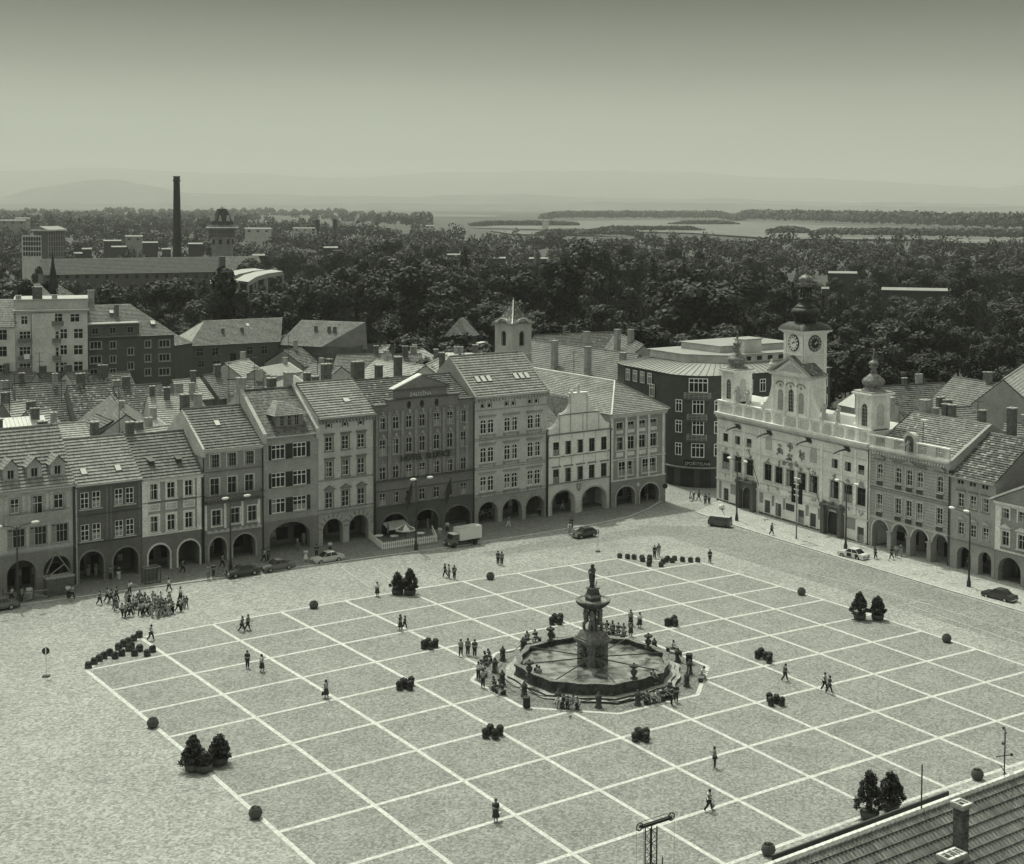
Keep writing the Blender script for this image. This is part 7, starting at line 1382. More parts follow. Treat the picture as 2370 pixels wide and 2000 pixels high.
# ------------------------------------------------------------------ vehicles
TYRE = mat('tyre', .02, .2); CG = mat('car_glass', .03, .4, rough=.08, spec=.9); CHR = mat('chrome', .5, .1, rough=.2, metal=.8)
def paint(nm, v): return mat('car_paint_'+nm, v, .08, rough=.25, spec=.7)
def car(loc, rz, m, lb, prof, L=4.2, Wd=1.6, roofm=None, wb=(.78, 3.3), wr=.3, cat='car', wins=None, patches=(), name='parked_car', hb=.78):
    """prof: list of (x, z) upper outline of the cabin above belt hb; body from nose x=0 to tail x=L"""
    t = empty(name, loc, rz, lb, cat); W2 = Wd/2
    def sec(mb, low, mm):
        n = len(low)
        for s_ in (-1, 1): pass
    mb = MB(); body = prof['body']      # (x, ztop) with sides tucked a little at the bottom
    lo = .22; n = len(body); vs = []
    for x, z_ in body:
        e = .06 if 0 < x < L else .14
        for y, zz in ((-W2+e+.05, lo), (-W2+e*.3, .5), (-W2+e, z_), (W2-e, z_), (W2-e*.3, .5), (W2-e-.05, lo)): vs.append((x-L/2, y, min(zz, z_) if zz != lo else lo))
    fs = [(i*6+k, (i+1)*6+k, (i+1)*6+(k+1) % 6, i*6+(k+1) % 6) for i in range(n-1) for k in range(6)]+[tuple(range(6)), tuple((n-1)*6+5-k for k in range(6))]
    mb.add(vs, fs, m); o = mb.build('body', t)
    for i, (xa, xb, s_) in enumerate(patches): q = MB(); q.box(xa-L/2, xb-L/2, s_*(W2-.03), s_*(W2+.012), .35, .8, CL_['black']); q.build('dark_panel', t)
    cab = prof['cab']; mb = MB(); hb_ = hb; ti = .18; n = len(cab); vs = []     # cab: base front, top front, top rear, base rear
    (a, za), (b, zb), (c, zc), (d, zd) = cab
    mb.add([(a-L/2, -W2+.08, za), (b-L/2, -W2+ti+.04, zb), (c-L/2, -W2+ti+.04, zc), (d-L/2, -W2+.08, zd), (a-L/2, W2-.08, za), (b-L/2, W2-ti-.04, zb), (c-L/2, W2-ti-.04, zc), (d-L/2, W2-.08, zd)], [(0, 3, 2, 1), (4, 5, 6, 7), (1, 2, 6, 5)], roofm or m); mb.build('cabin', t)
    w_ = MB(); w_.add([(a-L/2+.0, -W2+.12, za), (b-L/2, -W2+ti+.09, zb-.03), (b-L/2, W2-ti-.09, zb-.03), (a-L/2, W2-.12, za)], [(0, 1, 2, 3)], CG); w_.build('windscreen', t)
    w_ = MB(); w_.add([(d-L/2, -W2+.12, zd), (c-L/2, -W2+ti+.09, zc-.03), (c-L/2, W2-ti-.09, zc-.03), (d-L/2, W2-.12, zd)], [(0, 3, 2, 1)], CG); w_.build('rear_window', t)
    for s_ in (-1, 1):
        segs = wins or [(.06, .48), (.52, .94)]
        for u0_, u1_ in segs:
            def pt(u, v_):
                xb = a+(d-a)*u; xt = b+(c-b)*u; v2 = v_; x = xb+(xt-xb)*v2; z_ = (za+(zd-za)*u)*(1-v2)+(zb+(zc-zb)*u)*v2; y = (W2-.08)+((W2-ti-.04)-(W2-.08))*v2+.006; return (x-L/2, s_*y, z_)
            w_ = MB(); w_.add([pt(u0_, .1), pt(u1_, .1), pt(u1_, .86), pt(u0_, .86)], [(0, 1, 2, 3)], CG); w_.build('side_window', t)
    for x in wb:
        for s_ in (-1, 1):
            w_ = MB(); w_.T = Matrix.Translation((x-L/2, s_*(W2-.09), wr)) @ Matrix.Rotation(R(90), 4, 'X'); w_.lathe([(wr*.6, -.1), (wr, -.09), (wr, .09), (wr*.6, .1)], 0, 0, 16, TYRE, False); w = w_.build('wheel', t)
            w_ = MB(); w_.T = Matrix.Translation((x-L/2, s_*(W2-.09), wr)) @ Matrix.Rotation(R(90), 4, 'X'); w_.lathe([(wr*.58, -.105), (wr*.5, -.115), (wr*.5, .115), (wr*.58, .105)], 0, 0, 12, M(.35), False); w_.build('rim', w)
    for s_ in (-1, 1):
        q = MB(); q.box(-L/2-.03, -L/2+.05, s_*(W2-.3)-.14, s_*(W2-.3)+.14, .52, .68, M(.6)); q.build('headlight', t); q = MB(); q.box(L/2-.05, L/2+.03, s_*(W2-.25)-.12, s_*(W2-.25)+.12, .55, .72, M(.12)); q.build('tail_light', t)
    for x0_, x1_ in ((-L/2-.08, -L/2+.02), (L/2-.02, L/2+.08)): q = MB(); q.box(x0_, x1_, -W2+.08, W2-.08, .36, .48, CHR if m.name != 'car_paint_grey' else DARKM); q.build('bumper', t)
    return t
SEDAN = dict(body=[(0, .68), (.08, .74), (1.15, .86), (3.15, .88), (4.1, .84), (4.2, .7)], cab=[(1.1, .85), (1.75, 1.38), (2.85, 1.38), (3.45, .87)])
HATCH = dict(body=[(0, .66), (.08, .72), (1.0, .86), (3.3, .9), (3.62, .8), (3.66, .6)], cab=[(.95, .84), (1.6, 1.36), (2.9, 1.34), (3.55, .88)])
def carpos(px, py, kb=0): g = G(px, py); return (g.x, g.y, g.z)
car(carpos(562, 1332), R(188), paint('black', .05), 'dark saloon parked by the lamp post, first of three at the kerb', SEDAN, roofm=None) if False else car(carpos(562, 1332), R(2), paint('black', .05), 'dark saloon parked by the thin lamp post, nearest of three at the kerb', SEDAN)
car(carpos(642, 1319), R(2), paint('grey', .14), 'grey saloon parked between the dark and the light one', SEDAN); car(carpos(758, 1301), R(2), paint('light', .5), 'light saloon parked with dark windows, third of three at the kerb', SEDAN)
car(carpos(-4, 1412), R(3), paint('grey', .14), 'grey saloon cut by the left edge at the kerb', SEDAN); car(carpos(1352, 1243), R(2), paint('navy', .06), 'dark hatchback driving past the thin white sign post', HATCH, L=3.66, wb=(.68, 2.95), name='moving_car')
car(carpos(1975, 1292), R(-84), paint('white', .7), 'white car with dark door panels at the kerb by the town hall', SEDAN, patches=((1.6, 2.3, -1), (2.9, 3.4, -1), (1.6, 2.3, 1))); car(carpos(2313, 1388), R(-86), paint('black', .05), 'dark saloon parked at the kerb by the right edge', SEDAN)
# van
p = carpos(1666, 1218); t = empty('delivery_van', p, R(118), 'dark van with side windows and pale roof rim near the side street', 'van'); t.scale = (.74, .74, .74); vm = paint('van', .085); mb = MB(); L_ = 4.6
pr = [(-2.3, .3), (2.15, .3), (2.3, .8), (2.2, 1.25), (1.85, 2.0), (-2.2, 2.05), (-2.3, 1.2)]; mb.add([(x, -.88+(.08 if z_ > 1.3 else 0), z_) for x, z_ in pr]+[(x, .88-(.08 if z_ > 1.3 else 0), z_) for x, z_ in pr], [tuple(range(7)), tuple(range(13, 6, -1))]+[(i, i+7, (i+1) % 7+7, (i+1) % 7) for i in range(7)], vm); mb.build('body', t)
mb = MB(); mb.box(-2.2, 1.85, -.8, .8, 2.03, 2.09, M(.35)); mb.build('roof', t)
for s_ in (-1, 1):
    for x0_, x1_ in ((-2.05, -1.1), (-1.0, -.1), (0, .9), (1.0, 1.75)): q = MB(); q.add([(x0_, s_*.865, 1.3), (x1_, s_*.865, 1.3), (x1_-.02, s_*.825, 1.85), (x0_, s_*.825, 1.85)], [(0, 1, 2, 3)], CG); q.build('side_window', t)
    for x in (-1.45, 1.45): w_ = MB(); w_.T = Matrix.Translation((x, s_*.8, .33)) @ Matrix.Rotation(R(90), 4, 'X'); w_.lathe([(.2, -.1), (.33, -.09), (.33, .09), (.2, .1)], 0, 0, 16, TYRE, False); w_.build('wheel', t)
    q = MB(); q.box(-2.34, -2.28, s_*.6-.1, s_*.6+.1, .7, .95, M(.2)); q.build('tail_light', t); q = MB(); q.box(2.22, 2.32, s_*.6-.12, s_*.6+.12, .7, .92, M(.6)); q.build('headlight', t)
q = MB(); q.add([(-2.315, -.7, 1.3), (-2.315, .7, 1.3), (-2.24, .66, 1.85), (-2.24, -.66, 1.85)], [(0, 1, 2, 3)], CG); q.build('rear_window', t); q = MB(); q.add([(2.22, -.75, 1.3), (2.22, .75, 1.3), (1.93, .7, 1.9), (1.93, -.7, 1.9)], [(0, 1, 2, 3)], CG); q.build('windscreen', t); q = MB(); q.box(-2.4, -2.3, -.8, .8, .4, .55, M(.3)); q.build('bumper', t)
# truck, cab to the left
p = carpos(1070, 1262); t = empty('box_truck', p, R(182), 'truck with a dark cab and plain white box parked before the hotel', 'truck'); t.scale = (.74, .74, .74); tm = paint('truck', .1)
mb = MB(); mb.box(-3.6, 1.25, -1.1, 1.1, 1.15, 3.35, mat('box_white', .72, .06)); mb.box(-3.62, 1.27, -1.12, 1.12, 3.35, 3.42, M(.35)); mb.build('cargo_box', t); mb = MB(); mb.box(-3.5, 3.0, -.5, .5, .6, .9, DARKM); mb.build('chassis', t)
pr = [(1.45, .6), (3.35, .55), (3.45, 1.3), (2.75, 1.45), (2.5, 2.35), (1.45, 2.4)]; mb = MB(); mb.add([(x, -1.0, z_) for x, z_ in pr]+[(x, 1.0, z_) for x, z_ in pr], [tuple(range(6)), tuple(range(11, 5, -1))]+[(i, i+6, (i+1) % 6+6, (i+1) % 6) for i in range(6)], tm); c_ = mb.build('cab', t)
mb = MB(); mb.box(1.4, 2.6, -.98, .98, 2.4, 2.5, M(.5)); mb.build('cab_roof', t); q = MB(); q.add([(2.76, -.9, 1.5), (2.76, .9, 1.5), (2.54, .86, 2.3), (2.54, -.86, 2.3)], [(0, 1, 2, 3)], CG); q.build('windscreen', t)
for s_ in (-1, 1):
    q = MB(); q.add([(1.7, s_*1.01, 1.5), (2.6, s_*1.01, 1.5), (2.42, s_*1.01, 2.25), (1.7, s_*1.01, 2.25)], [(0, 1, 2, 3)], CG); q.build('side_window', t); q = MB(); q.box(3.38, 3.48, s_*.75-.14, s_*.75+.14, .75, 1.0, M(.6)); q.build('headlight', t)
    for x in (-2.2, 2.4): w_ = MB(); w_.T = Matrix.Translation((x, s_*.92, .48)) @ Matrix.Rotation(R(90), 4, 'X'); w_.lathe([(.28, -.14), (.48, -.13), (.48, .13), (.28, .14)], 0, 0, 16, TYRE, False); w = w_.build('wheel', t); w_ = MB(); w_.T = Matrix.Translation((x, s_*.92, .48)) @ Matrix.Rotation(R(90), 4, 'X'); w_.lathe([(.26, -.15), (.26, .15)], 0, 0, 12, M(.2), False); w_.build('rim', w)
q = MB(); q.box(3.4, 3.55, -1, 1, .45, .62, DARKM); q.build('bumper', t)
# ------------------------------------------------------------------ roofs and buildings behind the square
PLR = tile_mat('roof_tiles_bleached', .38, .2); MTL = mat('roof_metal_bright', .4, .12, scale=1.5, rough=.4, spec=.5); RNG = random.Random(77)
def bh(x1, y1, x2, y2, hr, w, drop, tm, lb, wall=None, ch=1, name='courtyard_house', group=None, win=0, row=.5):
    A, B = P(x1, y1, hr), P(x2, y2, hr); a = math.atan2(B.y-A.y, B.x-A.x); W_ = math.hypot(B.x-A.x, B.y-A.y)
    O = (A.x+math.sin(a)*w, A.y-math.cos(a)*w); h = House(lb, O, a, W_, hr-drop, wall or M(RNG.choice([.2, .26, .34, .42])), name=name, group=group)
    hol = []
    if win:
        n = max(1, int(W_/3)); z_ = h.ze-2.3; hol = [(W_*(k+.5)/n-.5, W_*(k+.5)/n+.5, z_, z_+1.4, 0) for k in range(n)]
        for q in hol: window(h.root, q[0], q[2], 1.0, 1.4, bars=(2, 1), frame=M(.5), sill=False)
    h.front(-3, h.ze, hol); h.body(w, hr)
    if tm is MTL or tm is ZINC:
        mb = MB(); k = drop/w; mb.quad((-.2, -.4, h.ze-.4*k), (W_+.2, -.4, h.ze-.4*k), (W_+.2, w, hr), (-.2, w, hr), tm); mb.quad((W_+.2, 2*w, h.ze), (-.2, 2*w, h.ze), (-.2, w, hr), (W_+.2, w, hr), tm)
        for j in range(int(W_/.6)): mb.box(j*.6, j*.6+.05, -.3, -.29, h.ze-.3*k, h.ze-.3*k+.02, tm); mb.tube([(j*.6, -.4, h.ze-.4*k+.04), (j*.6, w, hr+.04)], .03, M(.4), 3)
        h.roof = mb.build('roof', h.root); h.k = k
    else: h.gable_roof(w, hr, tm, row=row, lip=.1)
    for c in range(ch): chimney(h.roof, W_*RNG.uniform(.1, .9), w+RNG.uniform(-.8, 1.2), hr-3, hr+RNG.uniform(.9, 1.9), RNG.uniform(.35, .7), .35, RNG.choice([BRICK, BRICK, PLCH]))
    return h
BHL = [
 (-20, 862, 84, 864, 13.5, 5, 3.5, DT, 'low tiled roof under the pale apartment block at the left edge', 1), (86, 866, 152, 862, 13, 5, 3.5, DT, 'tiled roof between two low roofs below the apartment block', 1), (152, 864, 202, 859, 13.5, 5, 3.5, DT, 'tiled roof with pale ridge edge beneath the block corner', 1), (206, 868, 300, 862, 13, 5, 3.5, DT2, 'dark low roof right under the dark apartment block', 2),
 (30, 889, 152, 882, 15, 9, 7, DT2, 'large dark sagging roof with a broad chimney in its middle', 2), (156, 893, 256, 887, 14.8, 8.5, 7, DT4, 'large dark roof patched with pale tiles', 1), (-30, 905, 28, 900, 14, 8, 5, DT, 'roof with a framed glass hatch cut by the left edge', 1),
 (262, 897, 372, 889, 13.8, 5.5, 4, DT2, 'dark roof with two small skylights behind the patched roofs', 2), (258, 915, 292, 960, 13.5, 5.5, 4, DT2, 'turned dark roof with sliding pale tiles beside a plastered firewall', 1), (340, 918, 425, 914, 14, 6, 4, PLR, 'bleached tiled roof with a white ridge behind the balcony house', 2),
 (5, 935, 66, 928, 14.0, 3.5, 2.5, PLR, 'small bleached hipped roof by the left edge', 1), (60, 953, 115, 946, 13.5, 3.5, 2.5, PLR, 'second small bleached roof right of the first', 1), (0, 968, 98, 961, 13, 3, 1.5, MTL, 'long pale sheet roof below the two bleached roofs', 1), (100, 985, 196, 978, 12.5, 3, 1.5, PLR, 'low bleached roof with a dark hatch before the dark roofs', 1),
 (318, 985, 366, 968, 13, 3.2, 2.2, MTL, 'bright sheet metal roof between two brick chimneys', 1), (285, 1000, 400, 985, 12.5, 3.5, 1.8, PLR, 'striped bleached roof around the bright sheet metal one', 2), (225, 960, 262, 975, 12.5, 3, 1.5, DT2, 'dark shed roof in the gap between the old roofs', 0),
 (398, 882, 462, 876, 13.2, 4.5, 3, PLR, 'bleached hipped roof right below the long hipped block', 1), (470, 870, 512, 866, 13.5, 5, 3.5, DT, 'narrow gabled house with two tall chimneys', 2), (400, 915, 455, 910, 13, 4, 2.5, DT, 'low grey roof in front of the narrow gabled house', 2), (520, 842, 575, 832, 13, 4, 2.5, PLR, 'bleached lean roof left of a small court', 1),
 (525, 880, 610, 878, 13, 4, 2, DT2, 'dark flat-pitched roof behind the ridge of the shuttered house', 1), (600, 850, 668, 838, 13, 3, 1.6, MTL, 'tilted bright metal roof by the court', 1), (612, 895, 682, 868, 13.5, 3.5, 2.2, MTL, 'bright metal gable roof beside a brick chimney stack', 2), (655, 812, 730, 800, 13, 5, 3, DT2, 'dark worn roof right of the hipped block', 1), (728, 840, 790, 850, 13.5, 4.5, 3, DT, 'grey roof with a dormer box behind the wall of poles', 2),
 (778, 823, 905, 819, 13.5, 5.5, 3.5, DT, 'long grey roof with a pale verge on its left', 1), (910, 822, 975, 820, 13.5, 5.5, 3.5, DT, 'grey roof continuing right of the long one', 2), (872, 832, 1000, 850, 14.5, 5.5, 3.5, PLR, 'bleached roof with two big chimneys behind the hotel', 2), (943, 816, 980, 809, 13.5, 4, 2, PLR, 'small bleached roof behind the hotel chimneys', 1), (985, 846, 1034, 822, 15, 4, 3, PLR, 'jagged bleached roof touching the tall pale house', 1), (1030, 816, 1125, 817, 14.5, 5, 1, MTL, 'bright flat roof between the hotel and the church tower', 3), (836, 795, 905, 800, 12, 4, 2.5, PLR, 'white-gabled small house before the trees', 2), (775, 812, 840, 808, 12, 4, 2.5, DT2, 'dark low roof before the trees left of the white gable', 1),
 (2036, 896, 2185, 887, 13.5, 8, 5, tile_mat('roof_tiles_dark_rough', .11, .45, 0, w=.5, h=.6), 'dark ribbed roof right of the town hall turret', 2), (2207, 873, 2355, 897, 15, 8.5, 6.5, DT, 'large grey roof with two skylights at the right', 2), (2150, 948, 2250, 942, 14.5, 6, 3.5, DT, 'grey hipped roof in front of the large skylit roof', 2), (2325, 978, 2420, 984, 14, 5, 3, DT, 'grey roof cut by the right edge below the large skylit roof', 1), (2322, 879, 2440, 800, 17, 7, 6, PLR, 'pale steep roof cut by the right edge', 0), (2262, 1005, 2340, 1002, 13.6, 3, 2, DT2, 'narrow dark roof behind the patched mottled one', 1), (1985, 905, 2040, 915, 13, 4, 2, ZINC, 'pale sheet roof peeping out beside the right turret', 1)]
for q in BHL: bh(*q[:9], ch=q[9])
bh(1222, 787, 1480, 822, 16.5, 13, 10.5, tile_mat('monastery_tiles', .19, .25), 'long steep monastery roof with tall plastered chimneys', M(.3), 0, 'monastery_wing')
hm = bpy.data.objects['monastery_wing']
for q, zz in (((1283, 828), 18.8), ((1360, 860), 18.2), ((1441, 888), 17.5)):
    pass
bh(1236, 777, 1425, 769, 16.5, 8, 6, DT2, 'rear monastery roof before the trees', M(.3), 0, 'monastery_wing'); bh(1425, 769, 1490, 800, 16.5, 6, 5, DT2, 'short cross roof at the end of the rear monastery roof', M(.3), 0, 'monastery_wing')
mr = [c for c in hm.children if c.name.startswith('roof')][0]
def chim_px(par, root, px, py, zt, zb, a=.5, b=.5, m=PLCH):
    p = P(px, py, zt); d = Matrix.Rotation(-root.rotation_euler.z, 3, 'Z') @ Vector((p.x-root.location.x, p.y-root.location.y, 0)); return chimney(par, d.x, d.y, zb, zt-.14, a, b, m)
for x, y, z_ in ((1284, 788, 18.0), (1361, 802, 17.8), (1442, 816, 17.0), (1358, 767, 19.5), (1429, 762, 19.0), (1460, 762, 19.0)): chim_px(mr, hm, x, y, z_, 10, .55, .5)
# church tower
def pxbase(px, py, z): return P(px, py, z)
c0 = P(1188, 740, 24.0); t = empty('church_tower', (c0.x, c0.y, 0), R(8), 'pale square church tower with arched belfry openings and tiled spire', 'church tower'); W2 = 2.45; CTW = M(.4)
mb = MB(); zt = 23.4
T0 = None
for k in range(4):
    mb.T = Matrix.Rotation(R(90*k), 4, 'Z'); wall_holes(mb, -W2, W2, -3, zt, [(-.65, .65, 19.2, 22.0, .65)], CTW, -W2, .4)
    mb.prism_y(arch_pts(-1.2, 1.2, zt+.9, .9, 10)[::-1], -W2-.1, -W2+.5, CTW); mb.box(-W2-.1, W2+.1, -W2-.12, -W2, 17.6, 17.8, M(.5)); mb.tube([(x, -W2-.2, z_) for x, z_ in [(-W2-.4, zt)]+arch_pts(-1.25, 1.25, zt+.95, .9, 10)+[(W2+.4, zt)]], .18, M(.35), 5)
mb.T = None; mb.box(-W2+.4, W2-.4, -W2+.4, W2-.4, 19.1, 22.2, SHADE); mb.build('wall', t)
mb = MB(); prof = [(W2+.4, zt+.1), (W2*.75, zt+.9), (W2*.45, zt+2.1), (W2*.2, zt+3.2), (.08, zt+4.3)]
for (ra, za), (rb, zb2) in zip(prof[:-1], prof[1:]):
    for k in range(4):
        a0, a1 = R(225+90*k), R(315+90*k); s2 = 1.41421
        mb.slope((ra*s2*math.cos(a0), ra*s2*math.sin(a0), za), (ra*s2*math.cos(a1), ra*s2*math.sin(a1), za), (rb*s2*math.cos(a1), rb*s2*math.sin(a1), zb2), (rb*s2*math.cos(a0), rb*s2*math.sin(a0), zb2), DT2, .4, .04)
mb.tube([(0, 0, zt+4.1), (0, 0, zt+4.8)], .06, M(.5)); mb.tube([(-(W2+.4), -(W2+.4), zt+.1), (-W2*.75, -W2*.75, zt+.95), (-W2*.45, -W2*.45, zt+2.15), (-W2*.2, -W2*.2, zt+3.25), (0, 0, zt+4.3)], .12, M(.6), 5); mb.build('roof', t)
# small dark defence tower
c0 = P(1069, 775, 14); t = empty('old_town_tower', (c0.x, c0.y, 0), R(35), 'small dark tower with flared tiled roof left of the church tower', 'tower'); mb = MB(); mb.box(-3, 3, -2.6, 2.6, -3, 14, M(.07)); mb.box(-4.3, -3, -2.4, 2.4, -3, 11, M(.08)); mb.build('wall', t); mb = MB()
for pts in (((-3.6, -3.2, 13.8), (3.6, -3.2, 13.8), (1.1, 0, 18.2), (-1.1, 0, 18.2)), ((3.6, -3.2, 13.8), (3.6, 3.2, 13.8), (1.1, 0, 18.2), (1.1, 0, 18.2)), ((3.6, 3.2, 13.8), (-3.6, 3.2, 13.8), (-1.1, 0, 18.2), (1.1, 0, 18.2)), ((-3.6, 3.2, 13.8), (-3.6, -3.2, 13.8), (-1.1, 0, 18.2), (-1.1, 0, 18.2))): mb.slope(*pts, DT, .5, .05)
mb.build('roof', t); mb = MB(); mb.box(1, 7.5, -3.6, -2, 11.6, 11.8, M(.4)); mb.box(1, 7.5, -3.5, -2, 9.5, 11.6, M(.12)); mb.build('lean_to', t)

class Block:
    """building whose front stands between two picture rays at given distances"""
    def __init__(s, lb, xl, xr, ye, DL, DR, depth, wall, name='apartment_block', cat='building', z0=-3):
        A, B = PD(xl, ye, DL), PD(xr, ye, DR); s.ze = (A.z+B.z)/2; s.a = math.atan2(B.y-A.y, B.x-A.x); s.W = math.hypot(B.x-A.x, B.y-A.y); s.O = A; s.wall = wall; s.depth = depth
        s.root = empty(name, (A.x, A.y, 0), s.a, lb, cat); s.holes = []
    def loc(s, px, py):
        d = ray(px, py); n = Vector((-math.sin(s.a), math.cos(s.a), 0)); t = n.dot(s.O-CAM)/n.dot(d); p = CAM+d*t-s.O; return p.x*math.cos(s.a)+p.y*math.sin(s.a), (CAM+d*t).z
    def win(s, x, y, w_, h_, bars=(2, 1), frame=None, **k):
        sx, sz = s.loc(x, y); s.holes.append((sx-w_/2, sx+w_/2, sz-h_/2, sz+h_/2, 0)); window(s.root, sx-w_/2, sz-h_/2, w_, h_, bars=bars, frame=frame or WHITE, **k)
    def done(s, flat=True, ztop=None):
        mb = MB(); e = ztop or s.ze; wall_holes(mb, 0, s.W, -3, e, s.holes, s.wall); W_, d = s.W, s.depth
        mb.quad((W_, 0, -3), (W_, d, -3), (W_, d, e), (W_, 0, e), s.wall); mb.quad((0, d, -3), (0, 0, -3), (0, 0, e), (0, d, e), s.wall); mb.quad((W_, d, -3), (0, d, -3), (0, d, e), (W_, d, e), s.wall); return mb.build('wall', s.root)
ca = lambda x, y: (x*.21538, 680+y*.21538)
# pale apartment block
b = Block('pale tall apartment block with stacked balconies at the left', 36, 202, 722, 290, 290, 12, M(.5)); 
for col, w_, h_, ys in ((262, 1.3, 1.7, (285,)), (450, 1.9, 2.3, (340, 535, 715)), (805, 1.8, 1.7, (260,)), (842, 1.8, 2.0, (428, 604, 780)), (685, 1.4, 2.0, (432, 605, 790)), (268, 2.1, 1.9, (455, 620, 800)), (600, 1.2, 2.0, (455, 630, 790)), (620, 1.9, 1.8, (262,))):
    for y in ys: b.win(*ca(col, y), w_, h_, bars=(3 if w_ > 1.9 else 2, 1), frame=M(.6) if col != 450 else M(.12), fw=.12, sill=False)
b.done()
mb = MB(); mb.box(-.4, b.W+.4, -.6, b.depth, b.ze, b.ze+.4, MTL); mb.box(-.2, b.W+.2, 1.5, b.depth, b.ze+.4, b.ze+2.2, M(.42)); mb.box(-.4, b.W+.4, 1.2, b.depth, b.ze+2.2, b.ze+2.4, MTL); rfb = mb.build('roof', b.root)
for i, (x, a_, hh) in enumerate(((.5, .5, 3.6), (3.9, .9, 5.2), (7.0, .5, 3.6), (13.7, .6, 4.4))): chimney(rfb, x, 2.6, b.ze, b.ze+hh-.6, a_, .5, BRICK if i == 1 else PLCH)
for (x, y, w_) in ((270, 530, 2.6), (270, 720, 2.6), (270, 848, 2.6), (620, 345, 2.2), (610, 530, 1.6), (612, 715, 1.6)):
    sx, sz = b.loc(*ca(x, y)); mb = MB(); mb.box(sx-w_/2, sx+w_/2, -1.1, 0, sz, sz+.12, M(.35)); mb.box(sx-w_/2, sx+w_/2, -1.1, -1.05, sz+.12, sz+1.0, M(.2)); mb.build('balcony', b.root)
mb = MB(); x0_ = b.loc(*ca(340, 300))[0]; mb.box(x0_, x0_+4.2, -.5, 0, -3, b.ze-.2, M(.5)); mb.tube([(x0_, -.1, -3), (x0_, -.1, b.ze-.4)], .09, DARKM)
sx, sz = b.loc(*ca(290, 680)); mb.box(sx-.5, sx+.5, -1.2, -1.15, sz-.3, sz+.7, WHITE); o = mb.build('stair_bay', b.root)
b.root.name = 'apartment_block'
# its left neighbour
b = Block('lower pale block with sloped roof cut by the left edge', -60, 34, 757, 291, 289, 12, M(.5))
for y in (443, 622, 820): b.win(*ca(25, y), 1.7, 2.0, frame=M(.5), sill=False); b.win(*ca(-110, y), 1.7, 2.0, frame=M(.5), sill=False)
b.done(); mb = MB(); mb.slope((-.2, -.4, b.ze), (b.W+.2, -.4, b.ze), (b.W+.2, 8, b.ze+4.8), (-.2, 8, b.ze+4.8), DT, .6, .06); mb.add([(b.W+.2, -.4, b.ze), (b.W+.2, 8, b.ze+4.8), (b.W+.2, 8, b.ze)], [(0, 1, 2)], M(.5)); mb.build('roof', b.root)
# dark apartment block
b = Block('dark plastered apartment block with hipped tiled roof', 203, 403, 779, 292, 296, 13, M(.11))
for x, w_, ys in ((1030, 2.2, (555, 710, 850)), (1215, 1.2, (550, 705, 845)), (1405, 1.2, (620, 775)), (1590, 1.2, (540, 692, 842)), (1768, 2.2, (535, 685, 838))):
    for y in ys: b.win(*ca(x, y), w_, 1.5, bars=(3 if w_ > 2 else 2, 0), frame=M(.5), sur=M(.3), sw=.1, fw=.1)
b.done(); zr2 = b.ze+6.0; mb = MB(); W_ = b.W
mb.slope((-.3, -.5, b.ze), (W_+.5, -.5, b.ze), (W_-7.0, 7, zr2), (-.3, 7, zr2), DT, .5, .07); mb.slope((W_+.5, -.5, b.ze), (W_+.5, 14, b.ze), (W_-7.0, 7, zr2), (W_-7.0, 7, zr2), DT, .5, .07); mb.slope((W_+.5, 14, b.ze), (-.3, 14, b.ze), (-.3, 7, zr2), (W_-7, 7, zr2), DT2, .8, .05); rfb = mb.build('roof', b.root)
xa, xb = 0, b.loc(*ca(1495, 400))[0]; zt_ = b.loc(*ca(1300, 335))[1]; mb = MB(); wh = [(b.loc(*ca(x, 400))[0]-.6, b.loc(*ca(x, 400))[0]+.6, b.ze+.7, b.ze+2.0) for x in (1022, 1212, 1400)]; wall_holes(mb, xa, xb, b.ze, b.ze+2.6, wh, M(.12), -.1); mb.quad((xb, -.1, b.ze), (xb, 3.5, b.ze), (xb, 3.5, b.ze+2.6), (xb, -.1, b.ze+2.6), M(.12)); mb.box(xa-.2, xb+.2, -.5, 3.6, b.ze+2.6, b.ze+2.8, MTL); o = mb.build('dormer', rfb)
for q in wh: window(o, q[0], q[2], 1.2, 1.3, -.1, bars=(2, 0), frame=M(.4), sill=False)
skylight(rfb, W_-4.2, 1.6, b.ze+2.0, .65, 1.0, 1.2); skylight(rfb, 5.2, 4.3, b.ze+4.3, .65, .9, 1.0); chimney(rfb, 6.6, 4.5, b.ze+3, b.ze+6.0, .35, .4)
# low link and hipped block
cb = lambda x, y: (400+x*.35146, 740+y*.35146)
b = Block('dim link building between the dark block and the hipped block', 404, 445, 797, 312, 318, 9, M(.1)); b.done(); mb = MB(); mb.slope((-.2, -.3, b.ze), (b.W+.2, -.3, b.ze), (b.W+.2, 5, b.ze+2.0), (-.2, 5, b.ze+2.0), DT2, .5, .05); mb.build('roof', b.root)
b = Block('long dim block with hipped roof bending to the right', 440, 646, 796, 325, 332, 12, M(.12)); b2w = b
for x, y, w_ in ((180, 215, 1.5), (280, 213, 1.5), (398, 248, 1.4), (508, 204, 1.4), (604, 200, 1.4), (188, 293, 1.4), (288, 293, 1.8)): b.win(*cb(x, y), w_, 1.9 if y < 260 else 1.5, frame=M(.32 if x != 398 else .1), sill=False)
b.done(); W_ = b.W; zr2 = b.ze+5; mb = MB(); mb.slope((-.5, -.5, b.ze), (W_+.2, -.5, b.ze), (W_+3.4, 6.5, zr2), (5.6, 6.5, zr2), DT, .5, .07); mb.slope((-.5, 13, b.ze), (-.5, -.5, b.ze), (5.6, 6.5, zr2), (5.6, 6.5, zr2), PLR, .5, .07); mb.slope((W_, 13, b.ze), (-.5, 13, b.ze), (5.6, 6.5, zr2), (W_+3, 6.5, zr2), DT2, .8, .05); rfb = mb.build('roof', b.root)
